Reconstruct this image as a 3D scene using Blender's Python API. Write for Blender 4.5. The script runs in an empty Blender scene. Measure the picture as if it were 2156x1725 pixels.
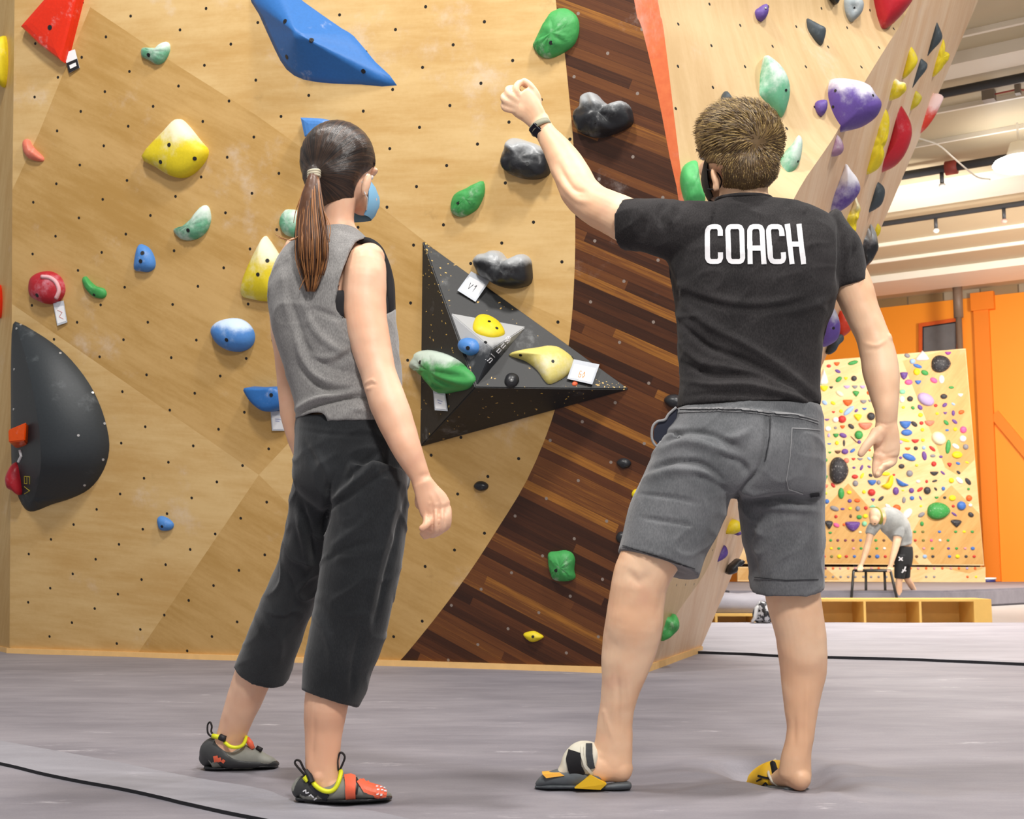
import bpy, bmesh, math, random
from mathutils import Vector, Matrix, noise
from mathutils.bvhtree import BVHTree
from mathutils.geometry import delaunay_2d_cdt
random.seed(7)
S = bpy.context.scene
COL = S.collection
V = Vector
# ---------------------------------------------------------------- camera
F = 2560.0; CX = 1078.0; CY = 862.5; H = 0.58
TH = math.atan(311.5 / F)
cd = bpy.data.cameras.new('camera'); cam = bpy.data.objects.new('camera', cd); COL.objects.link(cam)
cam.location = (0, 0, H); cam.rotation_euler = (math.pi / 2 + TH, 0, 0)
cd.sensor_width = 36; cd.lens = 36 * F / 2156; cd.clip_end = 200
cd.dof.use_dof = True; cd.dof.focus_distance = 3.9; cd.dof.aperture_fstop = 9.0
S.camera = cam
C0 = V((0, 0, H)); FW = V((0, math.cos(TH), math.sin(TH))); UP = V((0, -math.sin(TH), math.cos(TH)))
S.view_settings.view_transform = 'Standard'; S.view_settings.look = 'None'
S.view_settings.gamma = 1; S.view_settings.use_curve_mapping = False
S.view_settings.exposure = 0.0
# ---------------------------------------------------------------- light
w = bpy.data.worlds.new('world'); S.world = w; w.use_nodes = True
w.node_tree.nodes['Background'].inputs[0].default_value = (1.0, 0.97, 0.94, 1)
w.node_tree.nodes['Background'].inputs[1].default_value = 0.38
def area(loc, tgt, size, power, col=(1, 0.965, 0.92)):
    l = bpy.data.lights.new('lamp', 'AREA'); l.shape = 'DISK'; l.size = size; l.energy = power; l.color = col
    o = bpy.data.objects.new('ceiling_lamp_light', l); COL.objects.link(o); o.location = loc
    o.rotation_euler = (V(tgt) - V(loc)).to_track_quat('-Z', 'Y').to_euler(); return o
area((1.6, 2.6, 6.4), (0.0, 6.4, 1.8), 0.6, 200)
area((-1.6, 2.4, 6.4), (-1.2, 7.0, 1.8), 0.6, 240)
area((0.9, -0.7, 4.2), (0.3, 3.4, 0.7), 0.8, 190)
area((5.0, 4.6, 6.6), (1.8, 7.0, 2.6), 0.40, 150)
area((6.0, 16.0, 4.6), (6.0, 22, 2.2), 1.2, 260)
area((3.6, 11.0, 4.8), (3.6, 11, 0), 1.2, 500)
area((9.6, 17.2, 4.4), (9.0, 20.5, 2.2), 1.2, 420, (1, .93, .85))
# ---------------------------------------------------------------- pixel <-> world (2156x1725 frame)
def ray(px, py): return FW + V((1, 0, 0)) * ((px - CX) / F) + UP * ((CY - py) / F)
def at(px, py, Y): d = ray(px, py); return C0 + d * (Y / d.y)
def on(px, py, p0, n): d = ray(px, py); return C0 + d * ((p0 - C0).dot(n) / d.dot(n))
def fl(px, py, z=0.0): return on(px, py, V((0, 0, z)), V((0, 0, 1)))
def proj(P):
    r = P - C0; z = r.dot(FW); return (CX + F * r.x / z, CY - F * r.dot(UP) / z)
# ---------------------------------------------------------------- object helpers
def tag(o, label=None, cat=None, group=None, kind=None):
    if label: o['label'] = label
    if cat: o['category'] = cat
    if group: o['group'] = group
    if kind: o['kind'] = kind
    return o
def empty(name, loc, label, cat, group=None):
    o = bpy.data.objects.new(name, None); COL.objects.link(o); o.location = loc; o.empty_display_size = 0.1
    return tag(o, label, cat, group)
def bbox_c(vs):
    return V([(min(v[i] for v in vs) + max(v[i] for v in vs)) / 2 for i in range(3)])
def mk(name, vs, fs, m, parent=None, smooth=True, mi=None, origin=None, uv=None):
    """vs in world space; the object's origin goes to its own centre (or the given origin)"""
    vs = [V(v) for v in vs]
    og = V(origin) if origin is not None else bbox_c(vs)
    me = bpy.data.meshes.new(name); me.from_pydata([v - og for v in vs], [], fs)
    for x in (m if isinstance(m, (list, tuple)) else [m]): me.materials.append(x)
    if mi: me.polygons.foreach_set('material_index', mi)
    if smooth: me.polygons.foreach_set('use_smooth', [True] * len(me.polygons))
    if uv:
        ul = me.uv_layers.new(name='UVMap')
        for l in me.loops: ul.data[l.index].uv = uv[l.vertex_index]
    me.update()
    o = bpy.data.objects.new(name, me); COL.objects.link(o)
    if parent is not None:
        o.parent = parent; o.location = og - V(wloc(parent))
    else: o.location = og
    return o
def wloc(o):
    p = V(o.location)
    while o.parent is not None: o = o.parent; p += V(o.location)
    return p
def fixn(o):
    bm = bmesh.new(); bm.from_mesh(o.data); bmesh.ops.recalc_face_normals(bm, faces=bm.faces); bm.to_mesh(o.data); bm.free(); return o
class MB:
    def __init__(s): s.v = []; s.f = []; s.m = []
    def add(s, vs, fs, mi=0):
        k = len(s.v); s.v += [V(v) for v in vs]; s.f += [tuple(i + k for i in f) for f in fs]; s.m += [mi] * len(fs); return s
    def hexa(s, b, t, mi=0):  # bottom 4 + top 4
        return s.add(list(b) + list(t), [(3, 2, 1, 0), (4, 5, 6, 7), (0, 1, 5, 4), (1, 2, 6, 5), (2, 3, 7, 6), (3, 0, 4, 7)], mi)
    def box(s, c, ax, ay, az, mi=0):  # centre + half-axis vectors
        c, ax, ay, az = V(c), V(ax), V(ay), V(az)
        return s.hexa([c - ax - ay - az, c + ax - ay - az, c + ax + ay - az, c - ax + ay - az], [c - ax - ay + az, c + ax - ay + az, c + ax + ay + az, c - ax + ay + az], mi)
    def tube(s, pts, r, n=10, mi=0, cap=True, closed=False):
        pts = [V(p) for p in pts]; rr = r if isinstance(r, (list, tuple)) else [r] * len(pts)
        k = len(s.v); N = len(pts); ref = None
        for i, p in enumerate(pts):
            a = pts[i - 1] if (i > 0 or closed) else p; b = pts[(i + 1) % N] if (i < N - 1 or closed) else p
            t = (b - a).normalized()
            if ref is None: ref = t.orthogonal().normalized()
            ref = (ref - t * ref.dot(t)).normalized(); q = t.cross(ref)
            for j in range(n):
                a_ = 2 * math.pi * j / n; s.v.append(p + (ref * math.cos(a_) + q * math.sin(a_)) * rr[i])
        for i in range(N if closed else N - 1):
            for j in range(n):
                a0 = k + i * n; b0 = k + ((i + 1) % N) * n
                s.f.append((a0 + j, a0 + (j + 1) % n, b0 + (j + 1) % n, b0 + j)); s.m.append(mi)
        if cap and not closed:
            s.f.append(tuple(k + j for j in reversed(range(n)))); s.m.append(mi)
            s.f.append(tuple(k + (N - 1) * n + j for j in range(n))); s.m.append(mi)
        return s
    def ell(s, c, ax, ay, az, n=16, m=10, mi=0):
        c, ax, ay, az = V(c), V(ax), V(ay), V(az); k = len(s.v)
        s.v.append(c + az)
        for i in range(1, m):
            p = math.pi * i / m
            for j in range(n):
                q = 2 * math.pi * j / n; s.v.append(c + az * math.cos(p) + (ax * math.cos(q) + ay * math.sin(q)) * math.sin(p))
        s.v.append(c - az); e = len(s.v) - 1
        for j in range(n):
            s.f.append((k, k + 1 + j, k + 1 + (j + 1) % n)); s.m.append(mi)
            b = k + 1 + (m - 2) * n; s.f.append((e, b + (j + 1) % n, b + j)); s.m.append(mi)
        for i in range(m - 2):
            for j in range(n):
                a = k + 1 + i * n; s.f.append((a + j, a + n + j, a + n + (j + 1) % n, a + (j + 1) % n)); s.m.append(mi)
        return s
    def build(s, name, m, parent=None, smooth=False, origin=None, fix=True):
        o = mk(name, s.v, s.f, m, parent, smooth, s.m if isinstance(m, (list, tuple)) else None, origin)
        if fix: fixn(o)
        return o
def cr(pts, sub=4, closed=False):
    """Catmull-Rom through tuples of any length"""
    n = len(pts); out = []
    for i in range(n if closed else n - 1):
        if closed: p = [pts[(i + k) % n] for k in (-1, 0, 1, 2)]
        else: p = [pts[max(i - 1, 0)], pts[i], pts[i + 1], pts[min(i + 2, n - 1)]]
        for j in range(sub):
            t = j / sub
            out.append(tuple(0.5 * ((2 * b) + (c - a) * t + (2 * a - 5 * b + 4 * c - d) * t * t + (3 * b - a - 3 * c + d) * t ** 3) for a, b, c, d in zip(*p)))
    if not closed: out.append(tuple(pts[-1]))
    return out
# ---------------------------------------------------------------- materials
def srgb(c):
    return tuple((x / 12.92 if x <= 0.04045 else ((x + 0.055) / 1.055) ** 2.4) for x in c)
def hx(h): return srgb(tuple(int(h[i:i + 2], 16) / 255 for i in (0, 2, 4)))
def newmat(name):
    m = bpy.data.materials.new(name); m.use_nodes = True; nt = m.node_tree
    b = nt.nodes['Principled BSDF']; return m, nt, b
def N(nt, t, **kw):
    n = nt.nodes.new(t)
    for k, v in kw.items(): setattr(n, k, v)
    return n
def L(nt, a, b): nt.links.new(a, b)
def mth(nt, op, a, b=None, c=None, clamp=False):
    n = N(nt, 'ShaderNodeMath', operation=op); n.use_clamp = clamp
    for i, x in enumerate((a, b, c)):
        if x is None: continue
        if isinstance(x, (int, float)): n.inputs[i].default_value = x
        else: L(nt, x, n.inputs[i])
    return n.outputs[0]
def mix(nt, f, a, b):
    n = N(nt, 'ShaderNodeMix', data_type='RGBA')
    for i, x in ((0, f), (6, a), (7, b)):
        if isinstance(x, (int, float)): n.inputs[i].default_value = x
        elif isinstance(x, tuple): n.inputs[i].default_value = (*x[:3], 1)
        else: L(nt, x, n.inputs[i])
    return n.outputs[2]
def nz(nt, co, scale, detail=4, rough=0.55, vec=None):
    n = N(nt, 'ShaderNodeTexNoise'); n.inputs['Scale'].default_value = scale; n.inputs['Detail'].default_value = detail; n.inputs['Roughness'].default_value = rough
    if vec is not None:
        mp = N(nt, 'ShaderNodeMapping'); mp.inputs['Scale'].default_value = vec; L(nt, co, mp.inputs[0]); co = mp.outputs[0]
    L(nt, co, n.inputs['Vector']); return n.outputs['Fac']
def ss(nt, x, lo, hi):
    n = N(nt, 'ShaderNodeMapRange'); n.interpolation_type = 'SMOOTHSTEP'; L(nt, x, n.inputs[0])
    n.inputs[1].default_value = lo; n.inputs[2].default_value = hi; return n.outputs[0]
def bump(nt, b, h, st=0.3, dist=0.01):
    n = N(nt, 'ShaderNodeBump'); n.inputs['Strength'].default_value = st; n.inputs['Distance'].default_value = dist
    L(nt, h, n.inputs['Height']); L(nt, n.outputs[0], b.inputs['Normal'])
MC = {}
def plain(name, col, rough=0.6, nscale=0, var=0.15, metal=0, bmp=0, spec=0.5, emis=0):
    if name in MC: return MC[name]
    m, nt, b = newmat(name); b.inputs['Roughness'].default_value = rough; b.inputs['Metallic'].default_value = metal
    b.inputs['Specular IOR Level'].default_value = spec
    tc = N(nt, 'ShaderNodeTexCoord').outputs['Object']
    n_ = nz(nt, tc, nscale or 12)
    dk = tuple(x * (1 - var) for x in col); lt = tuple(min(1, x * (1 + var)) for x in col)
    L(nt, mix(nt, n_, dk, lt), b.inputs['Base Color'])
    if bmp: bump(nt, b, nz(nt, tc, (nscale or 12) * 8), bmp, 0.003)
    if emis:
        b.inputs['Emission Color'].default_value = (*col, 1); b.inputs['Emission Strength'].default_value = emis
    MC[name] = m; return m
def uvn(nt): return N(nt, 'ShaderNodeUVMap', uv_map='UVMap').outputs[0]
def dotv(nt, co, vx, vy):
    n = N(nt, 'ShaderNodeVectorMath', operation='DOT_PRODUCT'); L(nt, co, n.inputs[0]); n.inputs[1].default_value = (vx, vy, 0); return n.outputs['Value']
def tnuts(nt, co, base, Mi, off, la, lb, r=0.0075, col=(0.015, 0.012, 0.01)):
    """dark T-nut holes on a lattice; Mi = inverse lattice matrix rows"""
    u = mth(nt, 'SUBTRACT', mth(nt, 'FRACT', mth(nt, 'ADD', dotv(nt, co, *Mi[0]), off[0])), 0.5)
    v = mth(nt, 'SUBTRACT', mth(nt, 'FRACT', mth(nt, 'ADD', dotv(nt, co, *Mi[1]), off[1])), 0.5)
    det = 1.0
    # back to metres
    (a, b_), (c, d) = Mi; D = a * d - b_ * c; A = (d / D, -b_ / D); B = (-c / D, a / D)
    x = mth(nt, 'ADD', mth(nt, 'MULTIPLY', u, A[0]), mth(nt, 'MULTIPLY', v, A[1]))
    y = mth(nt, 'ADD', mth(nt, 'MULTIPLY', u, B[0]), mth(nt, 'MULTIPLY', v, B[1]))
    d2 = mth(nt, 'SQRT', mth(nt, 'ADD', mth(nt, 'MULTIPLY', x, x), mth(nt, 'MULTIPLY', y, y)))
    k = mth(nt, 'LESS_THAN', d2, r)
    return mix(nt, k, base, col)
def mat_ply(name, c1, c2, holes=None, chalk=0.5, gdir=0.0, rough=0.5, gs=1.0):
    m, nt, b = newmat(name); co = uvn(nt)
    rot = N(nt, 'ShaderNodeMapping'); rot.inputs['Rotation'].default_value = (0, 0, gdir); L(nt, co, rot.inputs[0]); g = rot.outputs[0]
    n1 = nz(nt, g, 1.6 * gs, 5, 0.6, (0.6, 1.9, 1)); n2 = nz(nt, g, 9 * gs, 6, 0.65, (0.35, 2.6, 1)); n3 = nz(nt, co, 45, 3)
    f = mth(nt, 'ADD', mth(nt, 'MULTIPLY', n1, 0.62), mth(nt, 'ADD', mth(nt, 'MULTIPLY', n2, 0.3), mth(nt, 'MULTIPLY', n3, 0.08)))
    base = mix(nt, ss(nt, f, 0.36, 0.64), c1, c2)
    # brown scuffs
    sc = ss(nt, nz(nt, co, 3.1, 6, 0.7), 0.63, 0.74)
    base = mix(nt, mth(nt, 'MULTIPLY', sc, 0.35), base, tuple(x * 0.62 for x in c1))
    # chalk clouds
    ck = ss(nt, nz(nt, co, 1.7, 7, 0.68), 0.56, 0.74); ck2 = ss(nt, nz(nt, co, 7.0, 5, 0.7), 0.62, 0.75)
    k = mth(nt, 'MULTIPLY', mth(nt, 'ADD', mth(nt, 'MULTIPLY', ck, 0.7), mth(nt, 'MULTIPLY', mth(nt, 'MULTIPLY', ck2, ck), 0.8)), chalk, None, True)
    base = mix(nt, k, base, hx('E6DDD6'))
    if holes: base = tnuts(nt, co, base, *holes)
    L(nt, base, b.inputs['Base Color']); b.inputs['Roughness'].default_value = rough; b.inputs['Specular IOR Level'].default_value = 0.35
    bump(nt, b, n2, 0.06, 0.004); return m
# ================================================================ SETTING
# ---- main climbing wall (plane W, overhanging), panels by stain
B1 = fl(20, 1375); B2 = fl(1346, 1419)
WX = (B2 - B1).normalized(); nb = V((WX.y, -WX.x, 0)); AL = math.radians(12)
WN = (nb * math.cos(AL) - V((0, 0, 1)) * math.sin(AL)).normalized()
WU = (V((0, 0, 1)) * math.cos(AL) + nb * math.sin(AL)).normalized()
def wst(px, py):
    P = on(px, py, B1, WN) - B1; return (P.dot(WX), P.dot(WU))
def wP(s, t, o=0.0): return B1 + WX * s + WU * t + WN * o
a0 = V((*wst(379, 63), 0)); av = V((*wst(486, 93), 0)) - a0; bv = V((*wst(340, 560), 0)) - V((*wst(393, 521), 0))
D_ = av.x * bv.y - av.y * bv.x
MiW = ((bv.y / D_, -bv.x / D_), (-av.y / D_, av.x / D_))
offW = (0.5 - (MiW[0][0] * a0.x + MiW[0][1] * a0.y), 0.5 - (MiW[1][0] * a0.x + MiW[1][1] * a0.y))
offW = tuple(x % 1 for x in offW)
HW = (MiW, offW, None, None, 0.0085)
m_ply_light = mat_ply('birch_ply_light', hx('C79F62'), hx('DBBA82'), HW, 0.55, 0.1)
m_ply_dark = mat_ply('birch_ply_stained', hx('B58D4E'), hx('CCA66B'), HW, 0.55, 0.5)
def mat_veneer():
    m, nt, b = newmat('dark_plank_veneer'); co = uvn(nt)
    ra = math.radians(27)
    rot = N(nt, 'ShaderNodeMapping'); rot.inputs['Rotation'].default_value = (0, 0, ra); L(nt, co, rot.inputs[0]); g = rot.outputs[0]
    sp = N(nt, 'ShaderNodeSeparateXYZ'); L(nt, g, sp.inputs[0])
    pw = 0.047
    row = mth(nt, 'FLOOR', mth(nt, 'DIVIDE', sp.outputs[1], pw))
    wn = N(nt, 'ShaderNodeTexWhiteNoise', noise_dimensions='1D'); L(nt, row, wn.inputs['W'])
    seg = mth(nt, 'FLOOR', mth(nt, 'ADD', mth(nt, 'DIVIDE', sp.outputs[0], 1.9), mth(nt, 'MULTIPLY', wn.outputs['Value'], 7.0)))
    wn2 = N(nt, 'ShaderNodeTexWhiteNoise', noise_dimensions='1D'); L(nt, mth(nt, 'ADD', mth(nt, 'MULTIPLY', row, 13.7), seg), wn2.inputs['W'])
    gr = nz(nt, g, 6, 7, 0.7, (0.35, 9, 1)); gr2 = nz(nt, g, 20, 5, 0.7, (0.2, 8, 1))
    t = mth(nt, 'ADD', mth(nt, 'MULTIPLY', wn2.outputs['Value'], 0.50), mth(nt, 'ADD', mth(nt, 'MULTIPLY', gr, 0.40), mth(nt, 'MULTIPLY', gr2, 0.24)))
    cr_ = N(nt, 'ShaderNodeValToRGB'); e = cr_.color_ramp.elements
    e[0].position = 0.22; e[0].color = (*hx('2A160D'), 1); e[1].position = 1.0; e[1].color = (*hx('B57A32'), 1)
    for p, c in ((0.42, '3E2112'), (0.60, '5A321A'), (0.74, '6E411F'), (0.84, '9A6428')):
        x = e.new(p); x.color = (*hx(c), 1)
    L(nt, t, cr_.inputs[0]); base = cr_.outputs[0]
    edge = mth(nt, 'LESS_THAN', mth(nt, 'FRACT', mth(nt, 'DIVIDE', sp.outputs[1], pw)), 0.035)
    base = mix(nt, mth(nt, 'MULTIPLY', edge, 0.55), base, hx('1A0D07'))
    ck = ss(nt, nz(nt, co, 2.6, 7, 0.72), 0.57, 0.78)
    up = ss(nt, dotv(nt, co, 0, 1), 0.9, 3.2)
    base = mix(nt, mth(nt, 'MULTIPLY', ck, mth(nt, 'MULTIPLY', up, 0.5)), base, hx('C9BBB4'))
    base = tnuts(nt, co, base, MiW, offW, None, None, 0.008, (0.25, 0.2, 0.17))
    L(nt, base, b.inputs['Base Color']); b.inputs['Roughness'].default_value = 0.42; b.inputs['Specular IOR Level'].default_value = 0.4
    bump(nt, b, gr2, 0.08, 0.003); return m
m_ven = mat_veneer()
def mat_strip():
    m, nt, b = newmat('orange_edge_band'); co = uvn(nt)
    ck = ss(nt, nz(nt, co, 4.0, 6, 0.7, (1, .5, 1)), 0.5, 0.8); n2 = nz(nt, co, 25, 4)
    base = mix(nt, n2, hx('C8552B'), hx('DE7A45')); base = mix(nt, mth(nt, 'MULTIPLY', ck, 0.75), base, hx('D9A898'))
    L(nt, base, b.inputs['Base Color']); b.inputs['Roughness'].default_value = 0.5; return m
m_strip = mat_strip()
Cv = [(1160, -330), (1170, 0), (1185, 80), (1198, 200), (1209, 330), (1211, 450), (1210, 560), (1203, 680), (1188, 780), (1160, 890), (1110, 1010), (1050, 1110), (985, 1210), (910, 1310), (832, 1405)]
Sl = [(1296, -330), (1335, 0), (1352, 60), (1385, 200), (1410, 330), (1430, 430), (1437, 600), (1433, 800), (1416, 1000), (1386, 1200), (1341, 1418.9)]
Ar = [(1340, -330), (1385, 0), (1397, 60), (1420, 250), (1438, 400), (1446, 500), (1450, 600), (1446, 800), (1430, 1000), (1398, 1200), (1346, 1419)]
Cv, Sl, Ar = cr(Cv, 3), cr(Sl, 3), cr(Ar, 3)
Cb = [p for p in Cv]; 
def base_pt(px):  # pixel of the base line under px
    y0, y1 = 1375.0, 1419.0; return (px, y0 + (px - 20) / (1346 - 20) * (y1 - y0))
Cb[-1] = base_pt(832)
left_edge = [(20, 1375), (25, 640), (26, 400), (30, 60), (34, -330)]
lineA = [(150, -330), (176, -30), (190, 15), (380, 142), (540, 243), (720, 372), (890, 505), (1000, 590), (1203, 680)]
pts = []; edges = []
def pid(p):
    st = V(wst(*p))
    for i, q in enumerate(pts):
        if (q - st).length < 1e-4: return i
    pts.append(st); return len(pts) - 1
def chain(l, close=False):
    ids = [pid(p) for p in l]
    for a, b in zip(ids, ids[1:]): edges.append((a, b))
    if close: edges.append((ids[-1], ids[0]))
chain(left_edge); chain([left_edge[-1], (150, -330), Cb[0], Sl[0], Ar[0]]); chain(Ar); chain([(20, 1375), base_pt(285), Cb[-1], Sl[-1], Ar[-1]])
chain(Cb); chain(Sl)
reg = {  # light-stained polygons in pixel space
    't1': [(25, 640), (545, 1000), (285, base_pt(285)[1]), (20, 1375)],
    't2': [(545, 1000), (690, 845), (770, 1010), (640, 1095)],
    't3': [(34, -330), (150, -330), (176, -30), (190, 15), (82, 280), (26, 400)],
    't4': lineA[:7] + [(890, 505), (1000, 590), (1203, 680)] + [p for p in reversed(Cb) if p[1] < 680],
}
for k in ('t1', 't2'): chain(reg[k], True)
chain([(190, 15), (82, 280), (26, 400)]); chain(lineA)
vo, eo, fo, *_ = delaunay_2d_cdt(pts, edges, [], 1, 1e-6)
def inpoly(x, y, poly):
    c = False; j = len(poly) - 1
    for i in range(len(poly)):
        xi, yi = poly[i]; xj, yj = poly[j]
        if (yi > y) != (yj > y) and x < (xj - xi) * (y - yi) / (yj - yi) + xi: c = not c
        j = i
    return c
mi = []
for f in fo:
    c = sum((V(vo[i]) for i in f), V((0, 0))) / len(f); px, py = proj(wP(c.x, c.y))
    xc = next((Cb[i][0] + (Cb[i + 1][0] - Cb[i][0]) * (py - Cb[i][1]) / (Cb[i + 1][1] - Cb[i][1]) for i in range(len(Cb) - 1) if Cb[i][1] <= py <= Cb[i + 1][1]), 832)
    xs = next((Sl[i][0] + (Sl[i + 1][0] - Sl[i][0]) * (py - Sl[i][1]) / (Sl[i + 1][1] - Sl[i][1]) for i in range(len(Sl) - 1) if Sl[i][1] <= py <= Sl[i + 1][1]), 1341)
    if px > xs: mi.append(3)
    elif px > xc: mi.append(2)
    else: mi.append(0 if any(inpoly(px, py, reg[k]) for k in reg) else 1)
wall = mk('wall_front', [wP(v.x, v.y) for v in vo], [tuple(f) for f in fo], [m_ply_light, m_ply_dark, m_ven, m_strip], None, False, mi, uv=[(v.x, v.y) for v in vo])
wall['kind'] = 'structure'
EDG = []
# base ledge under the wall
m_edge = plain('raw_ply_edge', hx('E2B677'), 0.6, 20, 0.12)
mb = MB(); mid = (B1 + B2) / 2
mb.box(mid + nb * 0.012 + V((0, 0, 0.0)), WX * ((B2 - B1).length / 2), nb * 0.014, V((0, 0, 0.030)))
tag(mb.build('trim_1', m_edge), kind='structure')
# ---- left return panel of the wall
q = (WX * -0.80 + V((0.0, 0.62, 0))).normalized()
tl = on(34, -330, B1, WN)
m_left = mat_ply('birch_ply_side', hx('C39A5A'), hx('D8B77C'), None, 0.5, 1.2)
lv = [B1, B1 + q * 7.0, tl + q * 7.0, tl]
o = mk('wall_left', lv, [(0, 1, 2, 3)], m_left, None, False, uv=[(0, 0), (7.0, 0), (7.0, 4.4), (0, 4.4)]); o['kind'] = 'structure'
mb = MB(); mb.box(B1 + q * 3.5 + V((0.01, -0.012, 0)), q * 3.5, V((q.y, -q.x, 0)).normalized() * 0.012, V((0, 0, 0.03))); tag(mb.build('trim_2', m_edge), kind='structure')
# ---- right wall: R1 between arete and crease, R2 from crease to free edge
E0 = fl(1472, 1373)
RX = (E0 - B2).normalized(); rb = V((RX.y, -RX.x, 0)); BE = math.radians(20)
RN = (rb * math.cos(BE) - V((0, 0, 1)) * math.sin(BE)).normalized(); RU = (V((0, 0, 1)) * math.cos(BE) + rb * math.sin(BE)).normalized()
def rP(px, py): return on(px, py, B2, RN)
A3 = [on(px, py, B1, WN) for px, py in Ar]
KR = [(2040, -330), (1919, 3), (1870, 92), (1821, 172), (1755, 290), (1673, 414), (1620, 560), (1580, 720), (1550, 900), (1520, 1080), (1495, 1189), (1424, 1293), (1352, 1414)]
Kc = cr(KR, 3)
def kx(py):
    for a, b in zip(Kc, Kc[1:]):
        if a[1] <= py <= b[1]: return a[0] + (b[0] - a[0]) * (py - a[1]) / (b[1] - a[1])
    return Kc[-1][0]
EG = [(2200, -330), (2060, 0), (1767, 686), (1472, 1373)]
def ex_(py):
    for a, b in zip(EG, EG[1:]):
        if a[1] <= py <= b[1]: return a[0] + (b[0] - a[0]) * (py - a[1]) / (b[1] - a[1])
    return EG[-1][0]
ys = list(range(-330, 1360, 26)) + [1373]
def ax_(py):
    for a, b in zip(Ar, Ar[1:]):
        if a[1] <= py <= b[1]: return a[0] + (b[0] - a[0]) * (py - a[1]) / (b[1] - a[1])
    return Ar[-1][0]
m_r1 = mat_ply('birch_ply_pale', hx('C2A274'), hx('D3B68A'), ((( 1 / .2, 0), (0, 1 / .2)), (.3, .2), None, None, 0.007), 0.5, 1.3)
m_r2 = mat_ply('birch_ply_pinkish', hx('DDB48C'), hx('EED2B2'), None, 0.45, 1.05, 0.5, 0.8)
rows = []
for y in ys: rows.append([on(ax_(y), y, B1, WN), rP(kx(y), y), rP(ex_(y), y)])
rows.append([B2, B2 * 0.999 + E0 * 0.001, E0])
vs = []; fs = []; mi = []; uv = []
NS = 6
for r in rows:
    for k in range(NS + 1): vs.append(r[0].lerp(r[1], k / NS))
    for k in range(NS + 1): vs.append(r[1].lerp(r[2], k / NS))
W_ = 2 * NS + 2
for v in vs: d = v - B2; uv.append((d.dot(RX), d.dot(RU)))
for i in range(len(rows) - 1):
    for k in range(W_ - 1):
        if k == NS: continue
        fs.append((i * W_ + k, (i + 1) * W_ + k, (i + 1) * W_ + k + 1, i * W_ + k + 1)); mi.append(0 if k < NS else 1)
wr = mk('wall_right', vs, fs, [m_r1, m_r2], None, True, mi, uv=uv); wr['kind'] = 'structure'
# plywood thickness and the return behind the free edge
bk = (RX * 0.55 - rb * 0.84).normalized()
ev = [r[2] for r in rows]; th = [e - RN * 0.03 for e in ev]
n_ = len(ev); vs = ev + [e - RN * 0.03 for e in ev]
tag(mk('trim_3', vs, [(i, i + 1, n_ + i + 1, n_ + i) for i in range(n_ - 1)], m_edge, None, False), kind='structure')
mb = MB(); mb.box((B2 + E0) / 2 + rb * 0.012, RX * ((E0 - B2).length / 2), rb * 0.012, V((0, 0, 0.035))); tag(mb.build('trim_4', m_edge), kind='structure')
# collision trees used to seat the holds
def tree(o):
    me = o.data; return BVHTree.FromPolygons([o.location + v.co for v in me.vertices], [tuple(p.vertices) for p in me.polygons])
T_W = tree(wall); T_R = tree(wr)

# ---- floor: the near crash mat, dented under the feet
FEET = []  # contact points of the soles: (x, y, depth, radius)
def dent(px, py, Y, rad): p = at(px, py, Y); FEET.append((p.x, p.y, max(0.0, -p.z - 0.001), rad))
for c in ((440, 1621, 3.45, .08), (490, 1619, 3.455, .08), (560, 1617, 3.465, .08), (640, 1690, 3.05, .10), (700, 1691, 3.04, .10), (760, 1690, 3.02, .10), (810, 1686, 3.01, .09), (1140, 1662, 3.19, .07), (1210, 1663, 3.17, .08), (1300, 1665, 3.15, .08),
          (1600, 1660, 3.41, .10), (1640, 1666, 3.32, .12), (1682, 1667, 3.2, .11)): dent(*c)
mfr = fl(1668, 1648)
def zf(x, y):
    z = 0.0
    mx = rim = 0.0
    for fx, fy, d, r in FEET:
        dx, dy = x - fx, y - fy; q_ = math.hypot(dx, dy)
        mx = max(mx, d * math.exp(-(q_ / r) ** 4)); rim = max(rim, d * 0.22 * math.exp(-((q_ - 2.1 * r) / (0.7 * r)) ** 2))
    z += rim * (1 - min(1, mx * 60)) - mx
    dx, dy = x - mfr.x, y - mfr.y; r_ = math.hypot(dx, dy); an = math.atan2(dy, dx)
    if r_ > 0.12: z += 0.006 * math.exp(-((r_ - 0.24) / 0.13) ** 2) * max(0, math.sin(9 * an + 0.6)) ** 2
    z += 0.004 * noise.noise(V((x * 1.1, y * 1.6, 0))) + 0.0016 * noise.noise(V((x * 4, y * 7, 3)))
    return z
Pe1 = fl(1440, 1311); Pe2 = fl(2400, 1312)
xs = [-7 + i * 0.25 for i in range(20)] + [-2 + i * 0.022 for i in range(182)] + [2.0 + i * 0.2 for i in range(1, 40)]
ysr = [0.9 + i * 0.1 for i in range(14)] + [2.3 + i * 0.022 for i in range(75)] + [3.96 + i * 0.16 for i in range(1, 90)]
yend = Pe1.y
ysr = [y for y in ysr if y < yend - 0.02] + [yend]
vs = [(x, y, zf(x, y)) for y in ysr for x in xs]; nx = len(xs)
fs = [(j * nx + i, j * nx + i + 1, (j + 1) * nx + i + 1, (j + 1) * nx + i) for j in range(len(ysr) - 1) for i in range(nx - 1)]
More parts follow.
